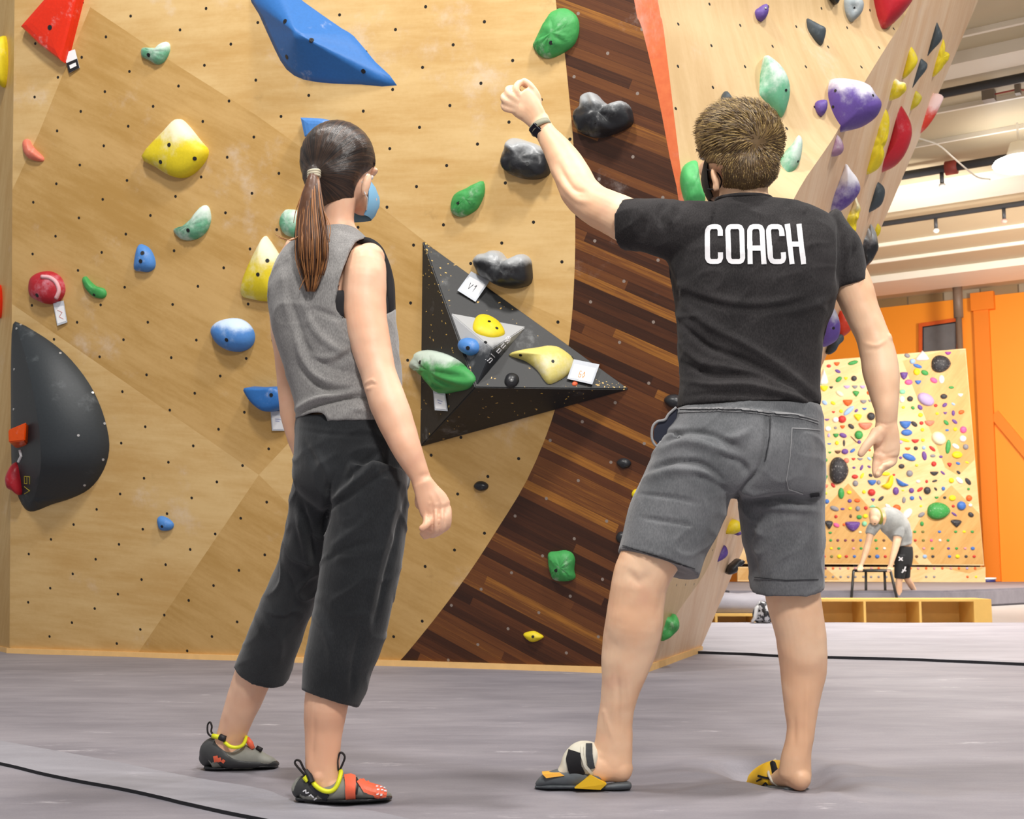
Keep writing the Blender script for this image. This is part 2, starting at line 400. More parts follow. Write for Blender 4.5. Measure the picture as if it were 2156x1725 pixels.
# front drop of the far edge
k0 = len(vs); vs += [(x, yend, -0.14) for x in xs]; b0 = (len(ysr) - 1) * nx
fs += [(b0 + i, b0 + i + 1, k0 + i + 1, k0 + i) for i in range(nx - 1)]
def mat_vinyl(name, c1, c2, chalk=0.6):
    m, nt, b = newmat(name); tc = N(nt, 'ShaderNodeTexCoord').outputs['Object']
    n1 = nz(nt, tc, 1.3, 6, 0.65, (0.8, 2.2, 1)); n2 = nz(nt, tc, 9, 5, 0.6, (0.5, 2.2, 1)); n3 = nz(nt, tc, 160, 2)
    f = mth(nt, 'ADD', mth(nt, 'MULTIPLY', n1, 0.68), mth(nt, 'ADD', mth(nt, 'MULTIPLY', n2, 0.2), mth(nt, 'MULTIPLY', n3, 0.12)))
    base = mix(nt, ss(nt, f, 0.30, 0.72), c1, c2)
    ck = ss(nt, nz(nt, tc, 2.2, 8, 0.75, (0.9, 3.0, 1)), 0.60, 0.74)
    base = mix(nt, mth(nt, 'MULTIPLY', ck, chalk), base, hx('D9D4DA'))
    L(nt, base, b.inputs['Base Color']); b.inputs['Roughness'].default_value = 0.62; b.inputs['Specular IOR Level'].default_value = 0.3
    bump(nt, b, n2, 0.06, 0.005); return m
m_mat = mat_vinyl('crash_mat_vinyl', hx('77747C'), hx('969299'))
m_mat_b = mat_vinyl('second_mat_vinyl', hx('918E96'), hx('A9A6AD'))
_sa, _sb = fl(1466, 1372), fl(2400, 1408)
mi = []
for f in fs:
    c = [sum(vs[i][k] for i in f) / 4 for k in (0, 1)]; mi.append(1 if c[1] > _sa.y + (_sb.y - _sa.y) * (c[0] - _sa.x) / (_sb.x - _sa.x) and c[0] > 0.5 else 0)
o = mk('floor', vs, fs, [m_mat, m_mat_b], None, True, mi); o['kind'] = 'structure'; T_F = tree(o)
# seam covers on the mat
def ribbon(name, lo, hi, m, th=0.006, dark=None):
    lo = cr(lo, 6); hi = cr(hi, 6)
    P0 = [fl(*p) for p in lo]; P1 = [fl(*p) for p in hi]; n = min(len(P0), len(P1)); mb = MB()
    for i in range(n):
        for P in (P0[i], P1[i]): P.z = zf(P.x, P.y)
    vs = []
    for i in range(n): vs += [P0[i] + V((0, 0, th)), P1[i] + V((0, 0, 0.002)), P0[i] - V((0, 0, 0.004))]
    fs = []; mi_ = []
    for i in range(n - 1):
        a, b = i * 3, i * 3 + 3; fs += [(a, b, b + 1, a + 1), (a + 2, b + 2, b, a)]; mi_ += [0, 1]
    o = mk(name, vs, fs, [m, dark or m], None, False, mi_); o['kind'] = 'structure'; return o
m_seam = mat_vinyl('seam_cover_vinyl', hx('85848C'), hx('A3A2AB'), 0.7); m_black = plain('black_gap', (0.008, 0.008, 0.012), 0.8)
ribbon('trim_5', [(-160, 1580), (0, 1613), (120, 1641), (250, 1665), (340, 1684), (385, 1696), (460, 1713), (620, 1745), (900, 1800)],
       [(-160, 1530), (0, 1562), (120, 1584), (250, 1607), (400, 1637), (520, 1658), (640, 1681), (860, 1724), (1050, 1765)], m_seam, 0.009, m_black)
ribbon('trim_6', [(1466, 1377), (1560, 1380), (1640, 1384.5), (1745, 1387.5), (1900, 1391), (2000, 1395), (2156, 1402), (2400, 1413)],
       [(1482, 1361), (1560, 1369), (1640, 1377), (1745, 1382), (1900, 1384), (2000, 1387), (2156, 1393), (2400, 1403)], m_seam, 0.016, m_black)
# ---- lower hall floor beyond the mat
ZL = -0.14
m_hall = plain('grey_hall_floor', hx('B9B6B4'), 0.5, 2, 0.12)
o = mk('floor_hall', [(-12, yend - 0.3, ZL), (16, yend - 0.3, ZL), (16, 34, ZL), (-12, 34, ZL)], [(0, 1, 2, 3)], m_hall, None, False); o['kind'] = 'structure'; o.name = 'floor_2'
# ---- far thick mat
M1 = fl(2087, 1275, ZL); M2 = fl(2230, 1272, ZL); ZT = at(2087, 1239, M1.y).z
M0 = V((at(1500, 1243, M1.y).x, M1.y, ZL))
yb = fl(1546, 1225.5, ZT).y
cor = fl(1985, 1244, ZT)
Rr = fl(2400, 1222, ZT)
lo_ = [V((M0.x, cor.y, 0)), V((cor.x, cor.y, 0)), V((Rr.x, min(Rr.y, yb), 0)), V((Rr.x, yb + 0.1, 0)), V((M0.x, yb + 0.1, 0))]
mb = MB(); n5 = 5
vv = [p + V((0, 0, ZL)) for p in lo_] + [p + V((0, 0, ZT)) for p in lo_]
mb.add(vv, [(0, 1, 2, 3, 4)[::-1], (5, 6, 7, 8, 9)] + [(i, (i + 1) % 5, 5 + (i + 1) % 5, 5 + i) for i in range(5)])
m_mat2 = mat_vinyl('far_mat_vinyl', hx('7E7A82'), hx('98939B'), 0.3)
fm = mb.build('crash_mat', m_mat2); bm = bmesh.new(); bm.from_mesh(fm.data); bmesh.ops.bevel(bm, geom=list(bm.edges), offset=0.03, segments=2, affect='EDGES'); bm.to_mesh(fm.data); bm.free()
tag(fm, 'thick grey vinyl crash mat below the far board of small holds', 'mat')
# ---- orange back wall, window, brick band, ceiling direction
VPd = ray(-2900, 1174); DD = V((-VPd.x, -VPd.y, 0)).normalized()   # runs to the right and towards us
OW = at(2156, 700, 24.6); OW.z = 0; ON = V((-DD.y, DD.x, 0)); ON = ON if ON.y < 0 else -ON
def oP(px, py, o=0.0): return on(px, py, OW + ON * o, ON)
ZC = oP(2156, 597).z
def owz(px, z): p = oP(px, 900); p.z = z; return p
zO = oP(2156, 615).z
def wallband(name, x0, x1, z0, z1, m):
    a, b = owz(x0, z0), owz(x1, z0); c, d = owz(x1, z1), owz(x0, z1)
    o = mk(name, [a, b, c, d], [(0, 1, 2, 3)], m, None, False, uv=[(0, z0), ((b - a).length, z0), ((b - a).length, z1), (0, z1)]); o['kind'] = 'structure'; return o
m_orange = plain('orange_wall_paint', hx('FF9A1E'), 0.55, 0.6, 0.05)
m_orange_d = plain('deep_orange_paint', hx('F08410'), 0.55, 0.6, 0.04)
wallband('wall_back', 1300, 2700, ZL, zO, m_orange)
def mat_brick():
    m, nt, b = newmat('bare_brick'); co = uvn(nt); br = N(nt, 'ShaderNodeTexBrick'); L(nt, co, br.inputs[0])
    br.inputs['Scale'].default_value = 1.2; br.inputs['Color1'].default_value = (*hx('8A6A3A'), 1); br.inputs['Color2'].default_value = (*hx('A79A84'), 1); br.inputs['Mortar'].default_value = (*hx('6E5C44'), 1)
    br.inputs['Brick Width'].default_value = 0.9; br.inputs['Row Height'].default_value = 0.3
    L(nt, br.outputs[0], b.inputs['Base Color']); b.inputs['Roughness'].default_value = 0.8; return m
wallband('wall_back_2', 1300, 2700, zO, ZC + 0.3, mat_brick()).name = 'trim_7'
# painted pilaster and brace on the orange wall
def obar(name, pa, pb, w, d, m):
    a, b = oP(*pa), oP(*pb); t = (b - a).normalized(); s = t.cross(ON).normalized(); mb = MB()
    mb.box((a + b) / 2 + ON * d / 2, t * (b - a).length / 2, s * w / 2, ON * d / 2); return tag(mb.build(name, m), kind='structure')
p1, p2 = oP(2070, 655), oP(2070, 1190)
obar('trim_8', (2066, 618), (2093, 1224), 0.30, 0.12, m_orange_d)
obar('trim_9', (2070, 618), (2072, 655), 0.46, 0.16, m_orange_d)
obar('trim_10', (2094, 872), (2210, 1010), 0.20, 0.08, m_orange_d)
# window
def quad_on(pts, o): return [oP(x, y, o) for x, y in pts]
mb = MB(); out = [(1934, 681), (2022, 668), (2022, 760), (1934, 760)]; inn = [(1942, 688), (2014, 677), (2014, 760), (1942, 760)]
A = quad_on(out, 0.02); B = quad_on(inn, 0.02); A2 = quad_on(out, 0.10); B2_ = quad_on(inn, 0.10)
for k in range(4):
    j = (k + 1) % 4
    mb.add([A2[k], A2[j], B2_[j], B2_[k]], [(0, 1, 2, 3)]); mb.add([B2_[k], B2_[j], B[j], B[k]], [(0, 1, 2, 3)]); mb.add([A[k], A[j], A2[j], A2[k]], [(0, 1, 2, 3)])
wf = tag(mb.build('window_1', plain('window_frame_orange', hx('D4570B'), 0.5)), kind='structure')
mb = MB(); mb.add(quad_on([(1941, 687), (2015, 676), (2015, 761), (1941, 761)], 0.03), [(0, 1, 2, 3)])
g = mb.build('pane', plain('window_grey_glass', hx('6E6E70'), 0.25, 6, 0.2), wf)
mb = MB(); P = quad_on([(1941, 687), (2015, 676), (2015, 761), (1941, 761)], 0.045)
for a, b in ((P[0], P[1]), (P[0], P[3])): mb.tube([a, b], 0.035, 6)
mb.build('gasket', m_black, wf)
# ---- ceiling: deck with seams, box beams, sprinkler pipes
CN = V((DD.y, -DD.x, 0)); CN = CN if CN.y > 0 else -CN          # horizontal, away from us
Cc = V((0, 0, ZC))
def cs(py, px=2100): P = fl(px, py, ZC); return P.dot(CN)        # station across the beams
def cp(s, l, z): return CN * s + DD * l + V((0, 0, z))
m_deck = plain('cream_ceiling_deck', hx('C4B496'), 0.6, 3, 0.05); m_beam = plain('white_ceiling_beam', hx('EFE7D8'), 0.5, 3, 0.04)
l0, l1 = -14, 22; s_near = cs(-40) - 2.5; s_far = OW.dot(CN) + 0.02
mb = MB(); mb.add([cp(s_near, l0, ZC), cp(s_far, l0, ZC), cp(s_far, l1, ZC), cp(s_near, l1, ZC)], [(0, 1, 2, 3)])
o = mb.build('ceiling', m_deck); o['kind'] = 'structure'; T_C = tree(o)
k = 0
for py in (479, 515, 205, 271, 50):
    s = cs(py); mb = MB(); mb.box(cp(s, (l0 + l1) / 2, ZC - 0.03), CN * 0.025, DD * (l1 - l0) / 2, V((0, 0, 0.03))); k += 1
    tag(mb.build('trim_%d' % (10 + k), m_beam), kind='structure')
for y0, y1 in ((549, 580), (358, 394), (90, 122), (-140, -90)):
    sa, sb = cs(y1), cs(y0); mb = MB()
    mb.box(cp((sa + sb) / 2, (l0 + l1) / 2, ZC - 0.07), CN * abs(sb - sa) / 2, DD * (l1 - l0) / 2, V((0, 0, 0.07))); k += 1
    tag(mb.build('ceiling_beam', m_beam), kind='structure')
m_pipe = plain('dark_ceiling_pipe', hx('3B3A3C'), 0.5)
pipes = []
for n_p, (py, r) in enumerate(((146, 0.055), (313, 0.06), (415, 0.045))):
    s = cs(py); mb = MB(); mb.tube([cp(s, l0, ZC - 0.16), cp(s, l1, ZC - 0.16)], r, 10)
    q_ = tag(mb.build('sprinkler_pipe', m_pipe, smooth=True), ['dark sprinkler pipe under the ceiling, the nearest of three', 'dark sprinkler pipe under the ceiling with a red joint, middle of three', 'dark sprinkler pipe under the ceiling beside the bright lamp, farthest of three'][n_p], 'pipe', 'sprinkler pipes')
    pipes.append((q_, s))
def onpipe(px, i):  # point of pipe i seen at column px
    s = pipes[i][1]; a, b = cp(s, l0, ZC - 0.16), cp(s, l1, ZC - 0.16); best = min((abs(proj(a.lerp(b, t / 800))[0] - px), t) for t in range(801) if a.lerp(b, t / 800).y > 2)
    return a.lerp(b, best[1] / 800)
for px, i, c in ((1979, 1, hx('D8D4CC')), (2112, 2, hx('C9A79A')), (1971, 2, hx('E8E4DC'))):
    P = onpipe(px, i); mb = MB(); mb.tube([P + V((0, 0, -.03)), P + V((0, 0, -.20))], 0.03, 8); mb.build('sprinkler_head', m_pipe, pipes[i][0], True)
    mb = MB(); mb.ell(P + V((0, 0, -.24)), (0.05, 0, 0), (0, 0.05, 0), (0, 0, 0.04), 10, 6); mb.build('deflector', plain('deflector%d%d' % (px, i), c, 0.4), pipes[i][0], True)
P = onpipe(2001, 1); mb = MB(); mb.tube([P - DD * .08, P + DD * .08], 0.10, 10); mb.build('red_joint', plain('red_joint', hx('A04238'), 0.5), pipes[1][0], True)
# support post in front of the orange wall
a = at(2018, 660, 24.4)
mb = MB(); a.z = ZC; mb.tube([V((a.x, a.y, ZC)), V((a.x, a.y, ZL))], 0.062, 12); mb.tube([V((a.x, a.y, ZC)), V((a.x, a.y, ZC - 0.75))], 0.10, 8)
tag(mb.build('support_post', plain('brown_steel', hx('7A6656'), 0.5), smooth=True), kind='structure')
# pendant high-bay lamp seen glowing at the right edge
LP = fl(2146, 345, ZC - 0.55)
root = empty('ceiling_light', (LP.x, LP.y, LP.z), 'bright glowing round high-bay lamp hanging from the ceiling', 'lamp')
mb = MB(); mb.tube([LP + V((0, 0, .55)), LP + V((0, 0, .28))], 0.015, 6); mb.build('stem', m_beam, root)
mb = MB(); mb.tube([LP + V((0, 0, .28)), LP + V((0, 0, .10)), LP], [0.10, 0.16, 0.34], 24); mb.build('shade', m_beam, root, True)
mb = MB(); mb.ell(LP, (0.33, 0, 0), (0, 0.33, 0), (0, 0, 0.10), 24, 8); mb.build('lens', plain('lamp_glow', (1, 1, 1), 0.5, emis=14), root, True)
# loose cable along the ceiling
pts_ = [(1905, 282), (1938, 292), (1975, 305), (2005, 330), (2035, 356), (2060, 374), (2085, 378)]
cb = [fl(x, y, ZC - 0.32) for x, y in cr(pts_, 4)]
mb = MB(); mb.tube(cb, 0.012, 6); tag(mb.build('ceiling_cable', m_beam, smooth=True), 'thin white cable sagging below the ceiling towards the lamp', 'cable')
mb = MB(); e1 = fl(2082, 201, ZC - 0.06); e2 = fl(2143, 188, ZC - 0.06); mb.tube([e1, e2, fl(2200, 196, ZC - 0.06)], 0.010, 6)
root = empty('junction_box', e1, 'small grey ceiling junction box with a thin red wire', 'electrical box')
mb.build('red_wire', plain('red_wire', hx('B4453C'), 0.5), root)
mb = MB(); mb.box(e1 + V((0, 0, .0)), DD * .07, CN * .07, V((0, 0, .07))); mb.build('box', plain('grey_box', hx('8A7F74'), 0.5), root); mb = MB(); mb.box(e2, DD * .03, CN * .05, V((0, 0, .06))); mb.build('wire_clip', plain('grey_box', hx('8A7F74'), 0.5), root)
# ================================================================ HOLDS
def mat_hold(name, col, chalk=0.3, rough=0.55, top=0.0, ckc='E4E1DE', ck_scale=6.0, fleck=None):
    key = 'H' + name
    if key in MC: return MC[key]
    m, nt, b = newmat(name); tcn = N(nt, 'ShaderNodeTexCoord'); tc = tcn.outputs['Object']; ge = tcn.outputs['Generated']
    n1 = nz(nt, tc, ck_scale, 6, 0.65); n2 = nz(nt, tc, 70, 3)
    base = mix(nt, n2, tuple(x * 0.86 for x in col), tuple(min(1, x * 1.12) for x in col))
    sp = N(nt, 'ShaderNodeSeparateXYZ'); L(nt, ge, sp.inputs[0])
    t = mth(nt, 'MULTIPLY', ss(nt, sp.outputs[2], 0.35, 1.0), top)
    k = ss(nt, mth(nt, 'ADD', n1, mth(nt, 'SUBTRACT', t, 0.0)), 0.62 - chalk * 0.25, 0.86 - chalk * 0.15)
    base = mix(nt, mth(nt, 'MULTIPLY', k, 0.92), base, hx(ckc))
    if fleck:
        f = ss(nt, nz(nt, tc, 34, 2), 0.70, 0.72); base = mix(nt, f, base, hx(fleck))
    L(nt, base, b.inputs['Base Color']); b.inputs['Roughness'].default_value = rough; b.inputs['Specular IOR Level'].default_value = 0.4
    bump(nt, b, n2, 0.25, 0.002); MC[key] = m; return m
m_bolt = plain('dark_bolt', (0.012, 0.012, 0.014), 0.4)
HC = dict(green=hx('429A50'), pgreen=hx('62A581'), yellow=hx('DCC622'), blue=hx('4A82C6'), dblue=hx('2C69AE'), red=hx('C81E1E'), black=hx('26272A'), slate=hx('3D464C'),
          purple=hx('5C4590'), salmon=hx('E07A62'), orange=hx('E8622A'), white=hx('E9E6E0'), pink=hx('F06AA8'), cream=hx('E9DFB0'), grey=hx('8E979B'), crimson=hx('B0202C'), mauve=hx('B592A8'))
def surf(px, py, T):
    """point and normal where the line of sight through a pixel meets a built surface"""
    d = ray(px, py).normalized(); h = T.ray_cast(C0, d)
    if h[0] is None: return None
    n = h[1]; n = n if n.dot(d) < 0 else -n; return h[0], n.normalized()
def shape(outline, P, n, T_, prof='dome', peak=None, sub=3, back=None, ridges=0, ramp=0.0, rn=7, wob=0.0, sharp=False, off=0.0, saddle=0.0, seed=1, cheek=1.0, rc=None):
    """solid hold: closed outline on the plane through P (normal n), raised to height T_"""
    back = T_ * 0.25 + 0.004 if back is None else back
    ol = outline if sharp else cr(outline, sub, True)
    if sharp:
        ol2 = []
        for i in range(len(ol)):
            a, b = ol[i], ol[(i + 1) % len(ol)]
            for t in (0.0, 0.06, 0.28, 0.5, 0.72, 0.94): ol2.append((a[0] + (b[0] - a[0]) * t, a[1] + (b[1] - a[1]) * t))
        ol = ol2
    P = P + n * off
    R = [on(x, y, P, n) for x, y in ol]; K = len(R)
    cpx = peak or (sum(p[0] for p in ol) / K, sum(p[1] for p in ol) / K); pk = on(*cpx, P, n)
    ex = n.orthogonal().normalized(); ey = n.cross(ex); vs = []; rcp = on(*rc, P, n) if rc else pk
    vs += [p - n * back for p in R]
    for k in range(rn + 1):
        t = k / rn
        if prof == 'dome': s = math.cos(t * math.pi / 2) ** 0.9 if k < rn else 0; h = math.sin(t * math.pi / 2) ** cheek
        elif prof == 'facet': s = 1 - t; h = t
        elif prof == 'plate': s = (1, .985, .95, .88, .7, .45, .2, 0)[min(k, 7)] if rn == 7 else 1 - t; h = (0, .45, .75, .9, .97, 1, 1, 1)[min(k, 7)] if rn == 7 else min(1, t * 3)
        else: s = 1 - t; h = math.sin(t * math.pi / 2)
        if k == rn: s = 0.0
        for i, p in enumerate(R):
            q = pk.lerp(p, s); hh = h * T_; r = (q - rcp); a = math.atan2(r.dot(ey), r.dot(ex))
            if ridges: hh *= 1 + ramp * math.cos(ridges * a) * s
            if saddle: hh *= 1 - saddle * (1 - s) ** 2
            if wob: hh += T_ * wob * noise.noise(V((q.x * 22 + seed * 3, q.y * 22, q.z * 22))) * min(1, t * 3)
            if k == rn and i > 0: continue
            vs.append(q + n * hh)
    fs = [tuple(reversed(range(K)))]
    for k in range(rn + 1):
        for i in range(K):
            a, b = k * K + i, k * K + (i + 1) % K
            if k < rn: fs.append((a, b, b + K, a + K))
            else: fs.append((a, b, (rn + 1) * K))
    return vs, fs
ALLH = []
def hold(outline, T, thick, mat, label, prof='dome', name='climbing_hold', cat='climbing hold', bolt=None, face=0.0, group=None, smooth=True, bolt_r=4.2, anchor=None, parent=None, **kw):
    ax = anchor or (sum(p[0] for p in outline) / len(outline), sum(p[1] for p in outline) / len(outline))
    h = surf(ax[0], ax[1], T)
    P, n = h
    m_ = n if not face else (n * (1 - face) + (C0 - P).normalized() * face).normalized()
    vs, fs = shape(outline, P, m_, thick, prof, **kw)
    o = mk(name, vs, fs, mat, None, smooth); fixn(o)
    if smooth and kw.get('sharp'):
        for p in o.data.polygons: p.use_smooth = False
    tag(o, label, cat, group); o['px'] = ax[0]; ALLH.append(o); T2 = tree(o)
    for bp in ([bolt] if bolt and isinstance(bolt[0], (int, float)) else (bolt or [])):
        s = surf(bp[0], bp[1], T2)
        if s is None: continue
        Q, nn = s; r = bolt_r * (Q - C0).length / F
        mb = MB(); mb.tube([Q - nn * 0.010, Q + nn * 0.0015], r, 12); mb.tube([Q + nn * 0.0012, Q + nn * 0.0022], r * 0.45, 6, 1)
        mb.build('bolt', [m_bolt, plain('bolt_core', hx('4A4A4A'), 0.3, metal=1)], o)
    del o['px']; return o, T2
def card(quad, T, label, name='route_tag', off=0.012, ink=None, dark=None, onto=''):
    """clear plastic sleeve with a paper card; quad in reading order tl,tr,br,bl"""
    c = (sum(p[0] for p in quad) / 4, sum(p[1] for p in quad) / 4); P, n = surf(*c, T)
    n = (n * 0.8 + (C0 - P).normalized() * 0.2).normalized(); P = P + n * off
    w = [on(x, y, P, n) for x, y in quad]; g = sum(w, V((0, 0, 0))) / 4
    root = empty(name, g, label, 'route tag', 'route tags on the wall')
    def q(u, v, o=0.0): return (w[0] * (1 - u) + w[1] * u) * (1 - v) + (w[3] * (1 - u) + w[2] * u) * v + n * o
    mb = MB(); mb.hexa([q(0, 0), q(1, 0), q(1, 1), q(0, 1)], [q(0, 0, .002), q(1, 0, .002), q(1, 1, .002), q(0, 1, .002)]); mb.build('plastic_sleeve', plain('plastic_sleeve', hx('BFC4CC'), 0.2), root)
    a, b = (0.08, 0.22) if not dark else (0.0, 0.0)
    mb = MB(); mb.hexa([q(a, b, .0021), q(1 - a, b, .0021), q(1 - a, 1 - a, .0021), q(a, 1 - a, .0021)], [q(a, b, .003), q(1 - a, b, .003), q(1 - a, 1 - a, .003), q(a, 1 - a, .003)])
    mb.build('paper_card', plain('white_card', hx('EFF1F7'), 0.6), root)
    if dark:
        mb = MB(); mb.hexa([q(0, .5, .0031), q(1, .5, .0031), q(1, 1, .0031), q(0, 1, .0031)], [q(0, .5, .004), q(1, .5, .004), q(1, 1, .004), q(0, 1, .004)]); mb.build('black_label', m_black, root)
        mb = MB(); mb.hexa([q(.2, .66, .0041), q(.8, .66, .0041), q(.8, .84, .0041), q(.2, .84, .0041)], [q(.2, .66, .0045), q(.8, .66, .0045), q(.8, .84, .0045), q(.2, .84, .0045)]); mb.build('label_print', plain('white_card', hx('EFF1F7'), 0.6), root)
    if ink:
        col, strokes = ink; mb = MB()
        for st in strokes:
            for (u0, v0), (u1, v1) in zip(st, st[1:]): mb.tube([q(u0, v0, .0035), q(u1, v1, .0035)], 0.0016, 5)
        mb.build('handwriting', plain('ink_' + col, hx(col), 0.5), root)
    return root
G_, PG, Y_, B_, DB, RD, BK, SL, PU = (HC[k] for k in ('green', 'pgreen', 'yellow', 'blue', 'dblue', 'red', 'black', 'slate', 'purple'))
h_green = mat_hold('green_hold', G_, 0.15); h_pg = mat_hold('pale_green_hold', PG, 0.55, top=0.25, ckc='CFDCD2'); h_yel = mat_hold('yellow_hold', Y_, 0.1); h_yelc = mat_hold('yellow_chalky_hold', Y_, 0.25, top=0.42, ckc='EDE6C8', ck_scale=4)
h_blue = mat_hold('blue_hold', B_, 0.12); h_bluec = mat_hold('blue_chalky_hold', B_, 0.15, top=0.45, ckc='C9DCF2', ck_scale=4); h_db = mat_hold('deep_blue_hold', DB, 0.12, 0.5)
h_red = mat_hold('red_hold', hx('DE2E12'), 0.12, 0.35); h_redc = mat_hold('red_knob', HC['crimson'], 0.5, ckc='D99AA8'); h_crim = mat_hold('crimson_hold', HC['crimson'], 0.2, 0.35, ckc='C88A92')
h_blk = mat_hold('black_hold', BK, 0.10, 0.35, ckc='9A9C9E'); h_blkc = mat_hold('black_chalky_hold', BK, 0.2, 0.35, top=0.55, ckc='A9ACAE', ck_scale=3); h_sl = mat_hold('slate_hold', SL, 0.12, ckc='8E969A')
h_pur = mat_hold('purple_hold', PU, 0.15, ckc='A59AC0'); h_purc = mat_hold('purple_chalky_hold', PU, 0.22, top=0.38, ckc='D5D2DA', ck_scale=4); h_sal = mat_hold('salmon_hold', HC['salmon'], 0.2, top=0.1); h_pinkc = mat_hold('pink_fin_hold', hx('D8402E'), 0.15, top=0.55, ckc='F2D6D2', ck_scale=3)
h_gry = mat_hold('grey_hold', HC['grey'], 0.2); h_mauve = mat_hold('mauve_hold', hx('9A7690'), 0.3, top=0.1); h_cream = mat_hold('cream_hold', hx('D9CB72'), 0.6, ckc='E8E2D2', ck_scale=5)
h_or = mat_hold('orange_hold', hx('E2520A'), 0.0, 0.3)
W = T_W; R = T_R
# ---- holds on the front wall
hold([(55, 60), (118, -12), (180, -12), (166, 45), (143, 135), (96, 100)], W, 0.07, h_red, 'large flat red triangular hold at the top left of the plywood wall', 'plate', sharp=True, peak=(112, 50), bolt=(105, 58), bolt_r=5)
hold([(298, 108), (303, 101), (318, 101), (335, 101), (345, 92), (351, 88), (358, 94), (358, 108), (352, 122), (343, 133), (330, 136), (316, 128), (301, 121)], W, 0.045, h_pg, 'small chalky green shell hold on the wall above the yellow shield hold', bolt=(313, 116), ridges=26, ramp=.12, rc=(312, 112))
hold([(304, 330), (350, 277), (375, 252), (393, 259), (425, 298), (440, 318), (432, 342), (412, 364), (390, 375), (365, 372), (335, 354)], W, 0.085, h_yelc, 'yellow shield-shaped hold with a chalky top, left of the woman', 'dome', bolt=[(356, 305), (338, 341), (410, 334)], cheek=.6)
hold([(50, 300), (55, 293), (63, 295), (68, 305), (77, 316), (92, 331), (91, 340), (75, 339), (61, 333), (52, 319)], W, 0.04, h_sal, 'small salmon-coloured curved hold near the left edge of the wall')
hold([(367, 484), (385, 478), (405, 462), (418, 445), (431, 432), (441, 438), (445, 460), (440, 480), (428, 496), (410, 505), (388, 506), (374, 497)], W, 0.05, h_pg, 'chalk-covered green fan-shaped hold below the yellow shield hold', bolt=(396, 485), ridges=34, ramp=.16, rc=(385, 490))
hold([(285, 568), (287, 540), (292, 520), (298, 514), (313, 521), (323, 535), (328, 553), (325, 566), (313, 573), (298, 572)], W, 0.05, h_blue, 'small blue teardrop hold between the red knob and the yellow wedge', bolt=[(296, 550), (300, 533)])
o, t_ = hold([(66, 607), (70, 585), (85, 574), (105, 571), (125, 580), (136, 598), (137, 618), (125, 636), (105, 641), (85, 634), (70, 625)], W, 0.075, h_redc, 'round red knob hold with a chalky pink face near the left edge', bolt=(78, 622), cheek=.8)
mb = MB(); pts_ = [surf(x, y, t_) for x, y in cr([(88, 583), (105, 585), (118, 595), (124, 612), (118, 628)], 4)]
mb.tube([p[0] + p[1] * .002 for p in pts_ if p], 0.012, 8); mb.build('chalky_rim', plain('pink_chalk', hx('DDA9AE'), 0.8), o, True)
hold([(175, 586), (182, 582), (191, 592), (204, 603), (220, 608), (225, 620), (217, 629), (200, 626), (188, 615), (178, 601)], W, 0.035, h_green, 'small green bean-shaped hold right of the red knob', bolt=(198, 621), bolt_r=3, wob=.2)
hold([(447, 697), (455, 681), (475, 672), (500, 670), (520, 678), (534, 695), (537, 715), (528, 732), (506, 741), (480, 737), (458, 721)], W, 0.09, h_bluec, 'blue oval hold with a chalk-white top, left of the woman at her waist', bolt=(477, 716))
hold([(527, 815), (560, 815), (600, 815), (612, 835), (605, 856), (588, 865), (568, 865), (547, 851), (533, 833)], W, 0.10, h_db, 'blue half-bowl hold with a flat chalky top beside the woman\'s elbow', 'plate', peak=(568, 822), bolt=(571, 832))
hold([(510, 622), (514, 590), (530, 550), (548, 515), (559, 497), (568, 505), (580, 522), (592, 545), (596, 580), (592, 630), (560, 635), (530, 630)], W, 0.08, h_yelc, 'tall yellow wedge hold partly behind the woman\'s left shoulder', bolt=[(543, 578), (563, 549)])
hold([(590, 465), (600, 444), (612, 441), (632, 446), (640, 470), (635, 496), (608, 498), (594, 484)], W, 0.05, h_pg, 'small chalky green hold partly behind the woman\'s ponytail', ridges=16, ramp=.1)
hold([(646, 250), (690, 252), (725, 262), (715, 300), (690, 310), (655, 292)], W, 0.10, h_blue, 'light blue hold peeking out above the woman\'s hair', 'plate', sharp=True)
hold([(523, -14), (545, 30), (578, 103), (603, 146), (640, 168), (700, 176), (760, 178), (836, 180), (790, 130), (745, 76), (720, 60), (640, 4), (600, -30), (560, -45)], W, 0.16, h_db, 'very large blue diamond-shaped volume at the top of the plywood wall', 'facet', peak=(655, 82), bolt=[(656, 84), (600, 45), (604, 120), (765, 150)], sub=2, bolt_r=5)
hold([(1123, 95), (1135, 70), (1150, 42), (1163, 25), (1188, 17), (1213, 32), (1220, 58), (1212, 90), (1190, 110), (1160, 123), (1140, 120), (1128, 108)], W, 0.06, h_green, 'green fan hold at the top beside the dark plank band', bolt=(1160, 90), ridges=44, ramp=.22, wob=.1, rc=(1138, 105))
hold([(950, 437), (957, 410), (985, 395), (1002, 386), (1018, 382), (1021, 405), (1012, 430), (1000, 445), (975, 457), (955, 452)], W, 0.055, h_green, 'green fan hold left of the coach\'s forearm', bolt=(964, 426), ridges=44, ramp=.2, rc=(958, 432))
hold([(1210, 238), (1222, 225), (1225, 205), (1240, 196), (1257, 199), (1275, 217), (1293, 222), (1312, 214), (1328, 226), (1334, 248), (1330, 265), (1300, 281), (1270, 290), (1240, 288), (1215, 272)], W, 0.11, h_blkc, 'black lobed hold on the dark plank band above the coach\'s arm', bolt=(1253, 256), wob=.35, seed=2, cheek=.7)
hold([(1058, 330), (1065, 312), (1073, 296), (1088, 291), (1110, 297), (1138, 308), (1158, 330), (1160, 362), (1142, 376), (1110, 378), (1075, 367), (1060, 350)], W, 0.10, h_blkc, 'black lobed hold on the plywood partly behind the coach\'s raised forearm', wob=.35, seed=5, bolt=(1110, 345), cheek=.7)
